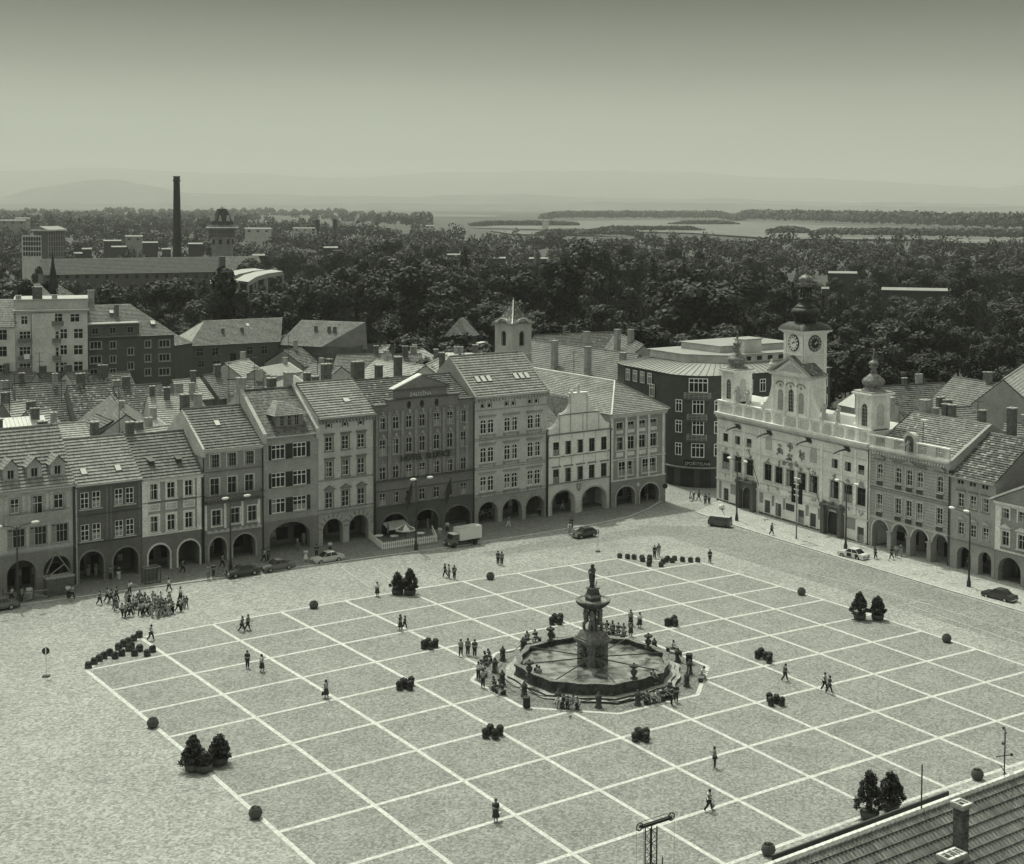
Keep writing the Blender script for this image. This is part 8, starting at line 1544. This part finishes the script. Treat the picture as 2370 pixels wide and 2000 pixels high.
for x in (8.5, 13): chimney(rfb, x, 3, b.ze+1.5, b.ze+3.3, .3, .3)
skylight(rfb, 14.6, 4.4, b.ze+3.4, .6, .8, 1.0)
b = Block('right wing of the hipped block running back toward the trees', 646, 810, 800, 332, 322, 12, M(.12)); b.win(*cb(760, 245), 1.3, 1.8, frame=M(.1), sill=False); b.done(); W_ = b.W; mb = MB()
mb.slope((-.2, -.5, b.ze-.2), (W_*.62, -.5, b.ze-.2), (W_*.95, 8.5, b.ze+5), (1.2, 7.5, b.ze+5), DT, .5, .07); mb.add([(W_*.62, -.5, b.ze-.2), (W_+1, 6, b.ze-1), (W_*.95, 8.5, b.ze+5)], [(0, 1, 2)], M(.16)); mb.slope((W_+2, 16, b.ze), (0, 16, b.ze), (1.2, 7.5, b.ze+5), (W_*.95, 8.5, b.ze+5), DT2, .8, .05); rfb = mb.build('roof', b.root)
for x in (7, 10.5, 12): chimney(rfb, x, 4.5, b.ze+1.5, b.ze+4.0, .3, .3)
# long barrack roof far behind
b = Block('long barrack with a worn dark roof across the left background', 100, 612, 632, 620, 640, 14, M(.13), 'long_barrack'); 
for k in range(22): b.win(110+k*23, 640, 1.5, 1.8, frame=M(.25), sill=False)
b.done(); mb = MB(); n_ = 5
BT = tile_mat('barrack_tiles', .085, .4)
for k, v_ in enumerate((BT, BT, BT, BT, DT2)): mb.slope((b.W*k/5, -.5, b.ze), (b.W*(k+1)/5, -.5, b.ze), (b.W*(k+1)/5, 9, b.ze+6.3), (b.W*k/5, 9, b.ze+6.3), v_, .9, .08)
rfb = mb.build('roof', b.root); chimney(rfb, b.W*.8, 1, b.ze, b.ze+6.5, 1.2, 1.2); 
# chimney stack and water tower
p = PD(411, 655, 790); t = empty('factory_chimney', (p.x, p.y, 0), 0, 'tall dark brick factory chimney rising over the barrack roof', 'chimney'); zt_ = PD(410, 408, 790).z; CH_ = mat('sooty_brick', .045, .35, scale=2)
mb = MB(); mb.lathe([(2.6, 0), (2.45, 8), (1.65, zt_-3), (1.95, zt_-2.6), (1.95, zt_-1.9), (1.7, zt_-1.7), (1.72, zt_-.5), (1.95, zt_-.3), (1.95, zt_), (1.4, zt_)], 0, 0, 20, CH_); mb.build('shaft', t)
p = PD(515, 620, 790); t = empty('water_tower', (p.x, p.y, 0), .6, 'old water tower with a flared roof and pale dormers beside the chimney', 'water tower'); TWM = M(.24); zf = lambda y: PD(515, y, 790).z
mb = MB(); mb.lathe([(6.2, 0), (5.6, zf(552)), (5.6, zf(548)), (7.0, zf(543)), (7.2, zf(542)), (7.2, zf(529))], 0, 0, 8, TWM, False); 
mb.build('wall', t); mb = MB(); mb.lathe([(7.26, zf(541)), (7.26, zf(531))], 0, 0, 8, M(.09), False)
for k in range(40): a = 2*math.pi*k/40; q = 7.3/max(math.cos(a % (math.pi/4)-math.pi/8), .9)*.92; mb.box(q*math.cos(a)-.15, q*math.cos(a)+.15, q*math.sin(a)-.15, q*math.sin(a)+.15, zf(541), zf(531), TWM)
mb.build('gallery', t); mb = MB(); mb.lathe([(8.6, zf(527)), (8.4, zf(523)), (6.9, zf(520)), (2.8, zf(486)), (2.8, zf(484)), (.4, zf(483))], 0, 0, 8, mat('tower_slate', .045, .3), False); rf_ = mb.build('roof', t); mb = MB(); mb.lathe([(8.7, zf(527.5)), (8.5, zf(524.5)), (7.3, zf(523))], 0, 0, 8, M(.6), False); mb.build('eave', rf_)
for k in range(8): a = R(45*k+22.5); q = 5.4; mb = MB(); mb.T = Matrix.Rotation(a, 4, 'Z') @ Matrix.Translation((q, 0, zf(512))); mb.prism_x([(-.9, 0), (.9, 0), (.5, 1.6), (.15, 3.2), (-.15, 3.2), (-.5, 1.6)], -.6, .75, M(.4)); mb.build('dormer', rf_)  # every dormer in the same pale grey
for k in range(8): a = R(45*k+22.5); mb = MB(); mb.T = Matrix.Rotation(a, 4, 'Z') @ Matrix.Translation((5.5, 0, zf(565))); mb.box(-.6, .1, -.7, .7, 0, 2.6, M(.03)); mb.build('window', t)
mb = MB(); mb.tube([(0, 0, zf(484)), (0, 0, zf(476))], .12, DARKM); mb.tube([(-1.6, 0, zf(481)), (1.6, 0, zf(481))], .1, DARKM); mb.build('lightning_rod', t)
# modern block
b = Block('modern white office block with strip windows at the far left', 50, 111, 545, 755, 748, 11, M(.5), 'office_block')
b.done()
for y in (553, 564, 576, 588): x0_, z0_ = b.loc(53, y); mb = MB(); mb.box(.6, b.W*.72, -.15, -.05, z0_-.9, z0_+1.0, M(.05)); [mb.box(.6+k*1.4, .75+k*1.4, -.25, -.15, z0_-.9, z0_+1.0, M(.6)) for k in range(int(b.W*.5))]; mb.build('strip_window', b.root)
b = Block('modern block with a dark glass grid front beside the white office', 111, 149, 535, 745, 750, 12, M(.13), 'office_block'); b.done(); mb = MB(); mb.box(-1, b.W+1, -1, 13, b.ze, b.ze+.8, M(.5)); mb.prism_x([(-1, b.ze+.8), (13, b.ze+.8), (6, b.ze+2.4)], -1, b.W+1, M(.25)); mb.build('roof', b.root); mb = MB()
for k in range(int(b.W*.75)+1): mb.box(k*1.33, k*1.33+.25, -.2, -.05, 0, b.ze-.5, M(.32))
for k in range(7): mb.box(0, b.W, -.25, -.04, b.ze-2.5-k*2.6, b.ze-2.2-k*2.6, M(.3))
mb.build('facade_grid', b.root)
# stadium-like curved roofs
for i, (pts, lb) in enumerate((([(485, 650), (500, 640), (525, 630), (560, 623), (588, 621)], 'long white curved canopy roof, the upper one among the trees'), ([(543, 648), (565, 636), (590, 629), (628, 624)], 'shorter white curved canopy roof below the long one'))):
    q = [P(x, y, 20) for x, y in pts]; t = empty('curved_canopy', q[0], 0, lb, 'canopy roof', 'white curved roofs'); mb = MB(); n = len(q); 
    vs = [(p.x-q[0].x, p.y-q[0].y, 0) for p in q]+[(p.x-q[0].x+3.2, p.y-q[0].y-3.6, -.6) for p in q]; mb.add(vs, [(k, k+1, n+k+1, n+k) for k in range(n-1)], MTL); mb.add([(x, y, z_-.8) for x, y, z_ in vs], [(k, n+k, n+k+1, k+1) for k in range(n-1)], M(.5)); mb.add([vs[n+k] for k in range(n)]+[(x, y, z_-1.6) for x, y, z_ in vs[n:]], [(k, k+1, n+k+1, n+k) for k in range(n-1)], MTL); mb.build('roof', t)
    for k in range(n): mb = MB(); mb.tube([(vs[n+k][0], vs[n+k][1], -21), (vs[n+k][0], vs[n+k][1], -1.6)], .4, M(.3), 5); mb.build('column', t)
# scattered far houses
FH = [(567, 628, 527, 548, 1250, .6, 'white low hall among the trees right of the water tower'), (678, 735, 526, 531, 1500, .6, 'thin white strip building behind the trees, long and low'), (750, 781, 572, 579, 800, .6, 'white roof wedge in the park left of the centre'), (436, 469, 563, 591, 900, .4, 'small building with bright flat roof between chimney and water tower'), (240, 280, 556, 566, 1000, .5, 'small pale house, middle of the far left cluster'), (290, 330, 545, 552, 1150, .4, 'grey-roofed house in the far left cluster'), (172, 190, 585, 598, 850, .7, 'bright gabled house right of the glass block'), (190, 212, 575, 592, 870, .7, 'second bright house right of the glass block'), (330, 365, 560, 580, 980, .35, 'dim house in front of the far left woods'), (258, 292, 570, 578, 950, .6, 'pale bungalow in the far left cluster'), (375, 395, 575, 590, 940, .4, 'dim tall house left of the factory chimney'),
      (0, 60, 508, 520, 1500, .4, 'long dull slab house at the far left horizon'), (35, 70, 503, 508, 1700, .5, 'pale penthouse slab at the far left horizon'), (585, 612, 590, 594, 720, .7, 'small white shed by the barrack end'), (1225, 1267, 597, 608, 900, .6, 'white building with a thin dark stack in the park'), (1128, 1170, 596, 606, 880, .5, 'low bright shed in the park left of the stack building'), (1036, 1065, 588, 591, 950, .5, 'thin pale roof left of the poplar'), (2041, 2200, 671, 680, 560, .5, 'long pale low hall in the right woods'), (1918, 1983, 631, 640, 680, .45, 'pale low hall higher up in the right woods'), (1902, 1918, 667, 674, 600, .6, 'small white hut right of the clock tower lantern'), (1500, 1530, 637, 642, 700, .7, 'tiny white shed left among the central trees'), (880, 915, 488, 492, 3200, .7, 'bright far hall on the plain'), (985, 1005, 520, 526, 1700, .7, 'far white house beyond the woods'), (1255, 1270, 507, 512, 2400, .7, 'far white house at the field edge'), ]
KEEP = []
for xl, xr, yt, yb_, D_, v_, lb in FH:
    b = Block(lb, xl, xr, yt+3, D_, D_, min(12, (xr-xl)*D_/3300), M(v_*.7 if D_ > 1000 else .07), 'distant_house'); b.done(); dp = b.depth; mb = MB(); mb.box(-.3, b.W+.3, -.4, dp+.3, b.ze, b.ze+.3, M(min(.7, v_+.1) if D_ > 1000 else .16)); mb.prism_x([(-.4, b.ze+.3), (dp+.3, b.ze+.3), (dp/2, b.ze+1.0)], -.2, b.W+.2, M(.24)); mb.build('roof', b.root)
    n_ = max(2, int(b.W/7)); 
    for q in range(min(n_, 14)): mb = MB(); mb.box(b.W*(q+.3)/n_, b.W*(q+.62)/n_, -.08, 0, b.ze-2.6, b.ze-1.2, M(.08)); mb.build('window', b.root)
    KEEP.append((xl-3, xr+3, yt-2, yb_, D_))
p = PD(1243, 620, 890); t = empty('boiler_stack', (p.x, p.y, 0), 0, 'thin dark stack beside the white park building', 'chimney'); mb = MB(); mb.lathe([(2.3, 0), (1.9, PD(1243, 585, 890).z), (1.2, PD(1243, 585, 890).z)], 0, 0, 12, CH_); mb.build('shaft', t)
for x, lb in ((735, 'left lattice floodlight mast behind the trees'), (775, 'right lattice floodlight mast behind the trees')):
    p = PD(x, 540, 1300); t = empty('floodlight_mast', (p.x, p.y, 0), .5, lb, 'floodlight mast', 'stadium floodlights'); zt_ = PD(x, 508, 1300).z; mb = MB(); mb.tube([(0, 0, 0), (0, 0, zt_)], .8, CH_, 6); mb.build('mast', t); mb = MB(); mb.box(-2.6, 2.6, -.6, .6, zt_-9, zt_, M(.06)); mb.build('lamp_rack', t)
# steep roof with spire behind the pale block
b = Block('steep-roofed house with a thin dark spire behind the pale block', 84, 200, 705, 350, 360, 12, M(.2), 'spired_house', 'house'); b.done(); mb = MB(); W_ = b.W; mb.slope((-.5, -.5, b.ze-.5), (W_*.5, -.5, b.ze-.5), (W_*.42, 6, b.ze+4.8), (W_*.3, 6, b.ze+4.8), DT, .6, .06); mb.slope((W_*.45, -.5, b.ze-.5), (W_+.5, -.5, b.ze-.5), (W_*.75, 6, b.ze+4.8), (W_*.7, 6, b.ze+4.8), DT2, .6, .06); mb.add([(-.5, 12, b.ze-.5), (W_+.5, 12, b.ze-.5), (W_*.75, 6, b.ze+4.8), (W_*.3, 6, b.ze+4.8)], [(0, 1, 2, 3)], DT2); rfb = mb.build('roof', b.root)
mb = MB(); mb.lathe([(1.3, b.ze+2), (1.1, b.ze+5), (.4, b.ze+9), (.05, b.ze+12.5)], W_*.66, 5.5, 8, CH_, False); mb.build('spire', rfb)
for i, (px, py, z0_, z1_) in enumerate(((22, 960, 13, 18), (92, 880, 14, 19), (35, 940, 13, 18.5), (142, 905, 14, 20), (276, 985, 12, 18), (507, 870, 13, 19), (530, 905, 13, 18), (590, 905, 13, 19), (668, 830, 13, 18), (735, 880, 13, 18), (765, 870, 14, 18.5), (875, 800, 13, 17), (925, 812, 13, 17), (1328, 880, 15, 20), (2262, 1010, 14, 19))): 
    p = P(px, py, z0_); antenna(p.x, p.y, z0_-2, z1_, 'thin television aerial standing among the old roofs', n=RNG.choice([1, 2, 2]), rz=RNG.random()*3)
# ------------------------------------------------------------------ trees
def leaf_mat(name, v, lo=.55, hi=1.6):
    m = bpy.data.materials.new(name); m.use_nodes = True; n = m.node_tree; b = n.nodes['Principled BSDF']; b.inputs['Roughness'].default_value = .65; b.inputs['Specular IOR Level'].default_value = .25
    oi = n.nodes.new('ShaderNodeObjectInfo'); q = n.nodes.new('ShaderNodeMapRange'); q.inputs[3].default_value = v*lo; q.inputs[4].default_value = v*hi; n.links.new(oi.outputs['Random'], q.inputs[0])
    t = n.nodes.new('ShaderNodeTexCoord'); no = n.nodes.new('ShaderNodeTexNoise'); no.inputs['Scale'].default_value = .45; no.inputs['Detail'].default_value = 4; n.links.new(t.outputs['Object'], no.inputs['Vector'])
    r = n.nodes.new('ShaderNodeMapRange'); r.inputs[1].default_value = .35; r.inputs[2].default_value = .65; r.inputs[3].default_value = .7; r.inputs[4].default_value = 1.35; n.links.new(no.outputs['Fac'], r.inputs[0])
    k = n.nodes.new('ShaderNodeMath'); k.operation = 'MULTIPLY'; n.links.new(q.outputs[0], k.inputs[0]); n.links.new(r.outputs[0], k.inputs[1]); n.links.new(k.outputs[0], b.inputs['Base Color']); return m
LFM = leaf_mat('tree_foliage', .027, .4, 2.0); LFD = leaf_mat('conifer_foliage', .014, .7, 1.3); LFW = leaf_mat('far_wood_foliage', .028, 1, 1)
def quads(C, N_, S, rs):
    """numpy leaf quads: centres C, outward normals N_, sizes S -> (4n,3)"""
    n = len(C); r = rs.normal(size=(n, 3)); nn = N_+r*.36; nn /= np.linalg.norm(nn, axis=1)[:, None]; a = np.cross(nn, rs.normal(size=(n, 3))); a /= np.linalg.norm(a, axis=1)[:, None]; b = np.cross(nn, a); S = S[:, None]
    return np.stack([C-a*S-b*S*.7, C+a*S-b*S*.6, C+a*S*.8+b*S*.7, C-a*S*.9+b*S*.6], 1).reshape(-1, 3)
def np_mesh(name, V, m):
    n = len(V)//4; me = bpy.data.meshes.new(name); me.vertices.add(len(V)); me.vertices.foreach_set('co', V.astype(np.float32).ravel()); me.loops.add(4*n); me.loops.foreach_set('vertex_index', np.arange(4*n, dtype=np.int32)); me.polygons.add(n); me.polygons.foreach_set('loop_start', np.arange(0, 4*n, 4, dtype=np.int32)); me.materials.append(m); me.update(calc_edges=True); return me
def crown_pts(kind, rs, n, s=.42):
    """unit-ish tree 14 m high; returns leaf quads"""
    C = []; N_ = []; blobs = []
    if kind == 'round':
        for k in range(rs.integers(16, 24)):
            a = rs.uniform(0, 6.28); z_ = rs.uniform(3.2, 12.4); rm = 4.7*math.sqrt(max(.05, 1-((z_-7.6)/6.4)**2)); r = rm*rs.uniform(.35, 1.0); blobs.append((r*math.cos(a), r*math.sin(a), z_, rs.uniform(1.2, 2.3), 1))
        blobs.append((0, 0, 7.5, 3.6, 1.15))
    elif kind == 'tall':
        for k in range(20): z_ = rs.uniform(2.5, 13); a = rs.uniform(0, 6.28); r = 3.3*(1-(z_/14.5)**2)**.5*rs.uniform(.2, 1); blobs.append((r*math.cos(a), r*math.sin(a), z_, rs.uniform(1.0, 1.9), 1.1))
    elif kind == 'poplar':
        for k in range(16): z_ = 1.5+12*k/15; blobs.append((rs.normal()*.4, rs.normal()*.4, z_, 1.7*math.sin(math.pi*min(1, (k+2.5)/18))**.7+.25, 1.3))
    elif kind == 'conifer':
        for k in range(40): q = k/39; z_ = 1.5+12.2*q; r = 3.4*(1-q)**.9; a = k*2.4; blobs.append((r*.65*math.cos(a), r*.65*math.sin(a), z_-.3*r, max(.25, r*.42), .55))
    tot = sum(b[3]**2 for b in blobs)
    for bx, by, bz, br, sz in blobs:
        m_ = int(n*br*br/tot); u = rs.normal(size=(m_, 3)); u /= np.linalg.norm(u, axis=1)[:, None]; d = br*(.72+.36*rs.random(m_)); p = u*d[:, None]*np.array([1, 1, sz])+np.array([bx, by, bz]); C.append(p); N_.append(u)
    C = np.concatenate(C); N_ = np.concatenate(N_); return quads(C, N_, s*rs.uniform(.55, 1.3, len(C)), rs)
TM = {}
rs = np.random.default_rng(4)
for kind, cnt in (('round', 6), ('tall', 3), ('poplar', 1), ('conifer', 2)):
    for i in range(cnt):
        V = crown_pts(kind, rs, 6500 if kind != 'poplar' else 3000, .27 if kind in ('round', 'tall') else .22)
        t = MB(); t.tube([(0, 0, 0), (.1, .05, 3), (0, .1, 6), (.05, 0, 10.5)], .32, BARK, 7, .08)
        for k in range(6): a = k*1.05; t.tube([(0, 0, 3.2+k*.8), (1.3*math.cos(a), 1.3*math.sin(a), 4.8+k*.9), (2.6*math.cos(a), 2.6*math.sin(a), 5.8+k)] if kind in ('round', 'tall') else [(0, 0, 3+k), (.5*math.cos(a), .5*math.sin(a), 4+k)], .13, BARK, 5, .03)
        TM.setdefault(kind, []).append((np_mesh('crown', V, LFD if kind == 'conifer' else LFM), t.mesh('trunk')))
def tree(x, y, hgt, wd, kind, lb, grp='trees of the park behind the town', rz=None):
    c, t = random.choice(TM[kind]); o = empty({'round': 'broadleaf_tree', 'tall': 'broadleaf_tree', 'poplar': 'poplar_tree', 'conifer': 'conifer_tree'}[kind], (x, y, -1.3), random.uniform(0, 6.28), lb, 'tree', grp); o.scale = (wd, wd, hgt/14.0)
    link_mesh('crown', c, o); link_mesh('trunk', t, o); return o
KEEP += [(100, 612, 600, 640, 620), (488, 628, 618, 651, 495), (398, 424, 408, 598, 790), (484, 548, 480, 592, 790), (50, 150, 530, 592, 745), (150, 176, 570, 600, 745)]
def clear(px, hw, ytop, D_):
    for xl, xr, yt, yb_, DD in KEEP:
        if D_ < DD and px+hw > xl and px-hw < xr and ytop < yb_: return False
    return True
def horizon(px): return 467+12*px/2370
random.seed(31); nt_ = 0
SP = [(1366, 480, 33.5, 2.0, 'round', 'huge dark rounded tree standing highest in the middle of the park'), (1075, 600, 29, 1.5, 'poplar', 'single dark poplar left of the huge rounded tree'), (1482, 560, 26, 1.2, 'poplar', 'thin poplar right of the huge rounded tree, left one'), (1512, 570, 27, 1.2, 'poplar', 'thin poplar right of the huge rounded tree, right one'), (520, 372, 29, 1.5, 'tall', 'dark cedar-like tree before the white curved canopies'), (548, 380, 22, 1.3, 'conifer', 'dark conifer beside the cedar-like tree'), (2040, 640, 21, 1.5, 'round', 'paler rounded tree alone in the right woods'), (2115, 600, 22, 1.7, 'round', 'paler broad tree above the long pale hall'), (110, 500, 21, 1.3, 'conifer', 'dark conifer behind the spired roof'), (135, 505, 20, 1.2, 'poplar', 'poplar near the modern office block'), (880, 355, 17, 1.5, 'round', 'broad pale-leaved tree left of the old tower'), (760, 356, 16, 1.5, 'round', 'broad tree right behind the hipped block'), (1620, 340, 20, 1.3, 'conifer', 'dark conifer left of the clock tower'), (1835, 420, 25, 1.3, 'conifer', 'dark conifer right of the clock tower')]
for px, D_, hh, wd, kd, lb in SP:
    p = PD(px, 700, D_); tree(p.x, p.y, hh, wd, kd, lb); nt_ += 1
rows = [303, 330, 362, 398, 440, 488, 545, 610, 690, 780]
DESC = {'round': 'leafy broadleaf tree in the dark park belt', 'tall': 'narrow-crowned broadleaf tree in the dark park belt', 'conifer': 'dark pointed conifer in the park belt', 'poplar': 'slim poplar in the park belt'}
for D_ in rows:
    sp_ = (10.3+(D_-300)*.006)*3300/D_*1.03; px = -60+random.random()*sp_
    while px < 2430:
        x = px; px += sp_*random.uniform(.8, 1.2)
        if x < 850 and D_ < 350: continue
        if 40 < x < 220 and D_ < 370: continue
        d2 = D_*random.uniform(.97, 1.04); hh = random.uniform(11.5, 19) if D_ < 420 else random.uniform(12, 23)*(1.3 if 650 < x < 1650 and D_ > 430 else 1)
        if 1430 < x < 1600 and D_ < 330: hh = 12
        hw = 4.6*3300/d2; yt = horizon(x)+(45.8-hh+1.3)*3300/d2
        if not clear(x, hw*.8, yt, d2):
            yb_ = max([k[3] for k in KEEP if d2 < k[4] and x+hw*.8 > k[0] and x-hw*.8 < k[1]]+[0]); hh = 46.6-(yb_-horizon(x))*d2/3300
            if hh < 5: continue
        p = PD(x, 700, d2); kd = random.choices(['round', 'tall', 'conifer', 'poplar'], [6, 2.2, .9, .25])[0]; zone = 'left of the water tower' if x < 480 else 'behind the hipped roofs' if x < 850 else 'above the church tower' if x < 1300 else 'behind the dark corner building' if x < 1800 else 'right of the clock tower'
        depth = 'front edge' if D_ < 345 else 'middle' if D_ < 500 else 'rear'
        tree(p.x, p.y, hh, hh/14*random.uniform(.75, 1.55) if kd != 'conifer' else random.uniform(.9, 1.4), kd, DESC[kd]+', %s, %s' % (depth, zone), 'park trees %s %s' % (depth, zone)); nt_ += 1
print('TREES', nt_)
# far woods, counted by nobody
def wood(name, gen, m=LFW, per=110):
    Vs = []
    for x, y, hh, wd, s_ in gen:
        n = per; u = rs.normal(size=(n, 3)); u /= np.linalg.norm(u, axis=1)[:, None]; u[:, 2] = np.abs(u[:, 2])*1.0-.25*(u[:, 2] < 0)
        C = u*np.array([wd, wd, hh*.5])*rs.uniform(.8, 1.1, (n, 1))+np.array([x, y, hh*.5-1]); Vs.append(quads(C, u, s_*rs.uniform(.6, 1.2, n), rs))
    o = link_mesh(name, np_mesh(name, np.concatenate(Vs), m)); o['kind'] = 'stuff'; return o
G_ = []
D_ = 860
while D_ < 5200:
    sp_ = (9+(D_-860)*.0035)*3300/D_; px = -60
    top = 24 if D_ > 1500 else 19
    while px < 2430:
        x = px+random.uniform(-.4, .4)*sp_; px += sp_; d2 = D_*random.uniform(.97, 1.03); sc_t = random.uniform(.65, 1.1)*(1+.25*math.sin(x*.021+D_*.01)); hh = top*sc_t; hw = 5*3300/d2
        if x > 1080 and D_ > 1450: continue
        if x > 600 and D_ > 1700 and (x > 1000 or math.sin(x*.011+D_*.0021) > .45): continue
        if x < 1100 and D_ > 2300 and math.sin(x*.006+D_*.004) > .2: continue
        if D_ < 1250 and 160 < x < 470 and random.random() < .5: continue
        yt = horizon(x)+(47-hh)*3300/d2
        if not clear(x, hw, yt, d2):
            yb_ = max([k[3] for k in KEEP if d2 < k[4] and x+hw > k[0] and x-hw < k[1]]+[0]); hh = 46.6-(yb_-horizon(x))*d2/3300
            if hh < 4: continue
        p = PD(x, 600, d2); G_.append((p.x, p.y, hh, 5.2+(D_-860)*.0018, .85+(D_-860)*.0005))
    D_ *= 1.085
print('FAR', len(G_)); wood('distant_woods', G_)
G_ = []
for xl, xr, ybot, ytop, rows_ in ((1700, 2430, 512, 484, 4), (1260, 1690, 508, 488, 3), (1785, 1865, 540, 522, 3), (1880, 2430, 545, 525, 2), (1100, 1330, 523, 512, 2), (1380, 1620, 534, 522, 1), (1560, 1700, 520, 510, 1), (1250, 1480, 545, 533, 2)):
    for r_ in range(rows_):
        yb_ = ybot-(ybot-ytop)*.25*r_/rows_*2
        x = xl
        while x < xr:
            base = yb_+(x-xl)/(xr-xl)*(30 if xl == 1700 and ybot == 512 else 8 if xl == 1880 else 0); D_ = 45.8*3300/max(12, base-horizon(x)); hh = max(8, (base-ytop-(x-xl)/(xr-xl)*(6 if xl == 1700 else 0))*D_/3300*random.uniform(.75, 1.0)); edge = min(1, (x-xl)/40+.3, (xr-x)/40+.3); p = PD(x, 600, D_); G_.append((p.x, p.y, hh*edge, D_*.0045, D_*.0011)); x += 5.5
wood('field_edge_woods', G_, per=40)
# ------------------------------------------------------------------ hills
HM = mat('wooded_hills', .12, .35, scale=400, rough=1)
def ridge(name, D_, pts, dep, rough=1.0, sd=1):
    r = random.Random(sd); mb = MB(); vs = []; xs2 = list(range(-250, 2640, 30)); ph = [r.uniform(0, 6.28) for _ in range(6)]
    for x in xs2:
        i = 0
        while i < len(pts)-2 and pts[i+1][0] < x: i += 1
        (xa, ya), (xb, yb_) = pts[i], pts[i+1]; f = min(1, max(0, (x-xa)/(xb-xa))); f = f*f*(3-2*f); y = ya+(yb_-ya)*f+rough*sum(math.sin(x*q+ph[k])*a for k, (q, a) in enumerate(((.013, 1.6), (.031, 1.0), (.07, .6), (.17, .35))))
        for dd, zz in ((-dep, 0), (-dep*.45, .55), (0, 1), (dep*.6, .4), (dep, 0)):
            p = PD(x, y, D_); q = PD(x, 600, D_+dd); vs.append((q.x, q.y, max(-2, p.z*zz-(3 if zz == 0 else 0))))
    n = len(xs2); mb.add(vs, [(i*5+j, (i+1)*5+j, (i+1)*5+j+1, i*5+j+1) for i in range(n-1) for j in range(4)], HM, smooth=True); tag(mb.build(name), kind='structure')
ridge('hills_near', 15000, [(-250, 462), (0, 455), (100, 432), (190, 420), (270, 418), (340, 428), (430, 446), (800, 455), (1150, 450), (1300, 455), (1600, 460), (1900, 466), (2370, 474), (2640, 470)], 3000, 1.0, 3)
ridge('hills_low', 10500, [(-250, 470), (200, 472), (700, 474), (900, 470), (1200, 474), (1450, 466), (1600, 470), (1800, 474), (2200, 480), (2640, 470)], 900, .7, 8)
ridge('hills_far', 25000, [(-250, 404), (0, 398), (250, 388), (500, 402), (800, 410), (1050, 400), (1300, 394), (1560, 399), (1850, 412), (2100, 424), (2300, 434), (2370, 428), (2640, 415)], 5000, .8, 5)
# ------------------------------------------------------------------ air
hz = MB(); hz.box(-31500, 31500, -31500, 31500, -6, 900, None); o = hz.build('haze'); o['kind'] = 'stuff'
vm_ = bpy.data.materials.new('haze_air'); vm_.use_nodes = True; nv = vm_.node_tree; nv.nodes.clear(); ov = nv.nodes.new('ShaderNodeOutputMaterial'); pv = nv.nodes.new('ShaderNodeVolumePrincipled')
pv.inputs['Color'].default_value = (.96, .96, .96, 1); pv.inputs['Density'].default_value = 0.78e-4; pv.inputs['Anisotropy'].default_value = 0.1; nv.links.new(pv.outputs[0], ov.inputs['Volume']); o.data.materials.append(vm_)
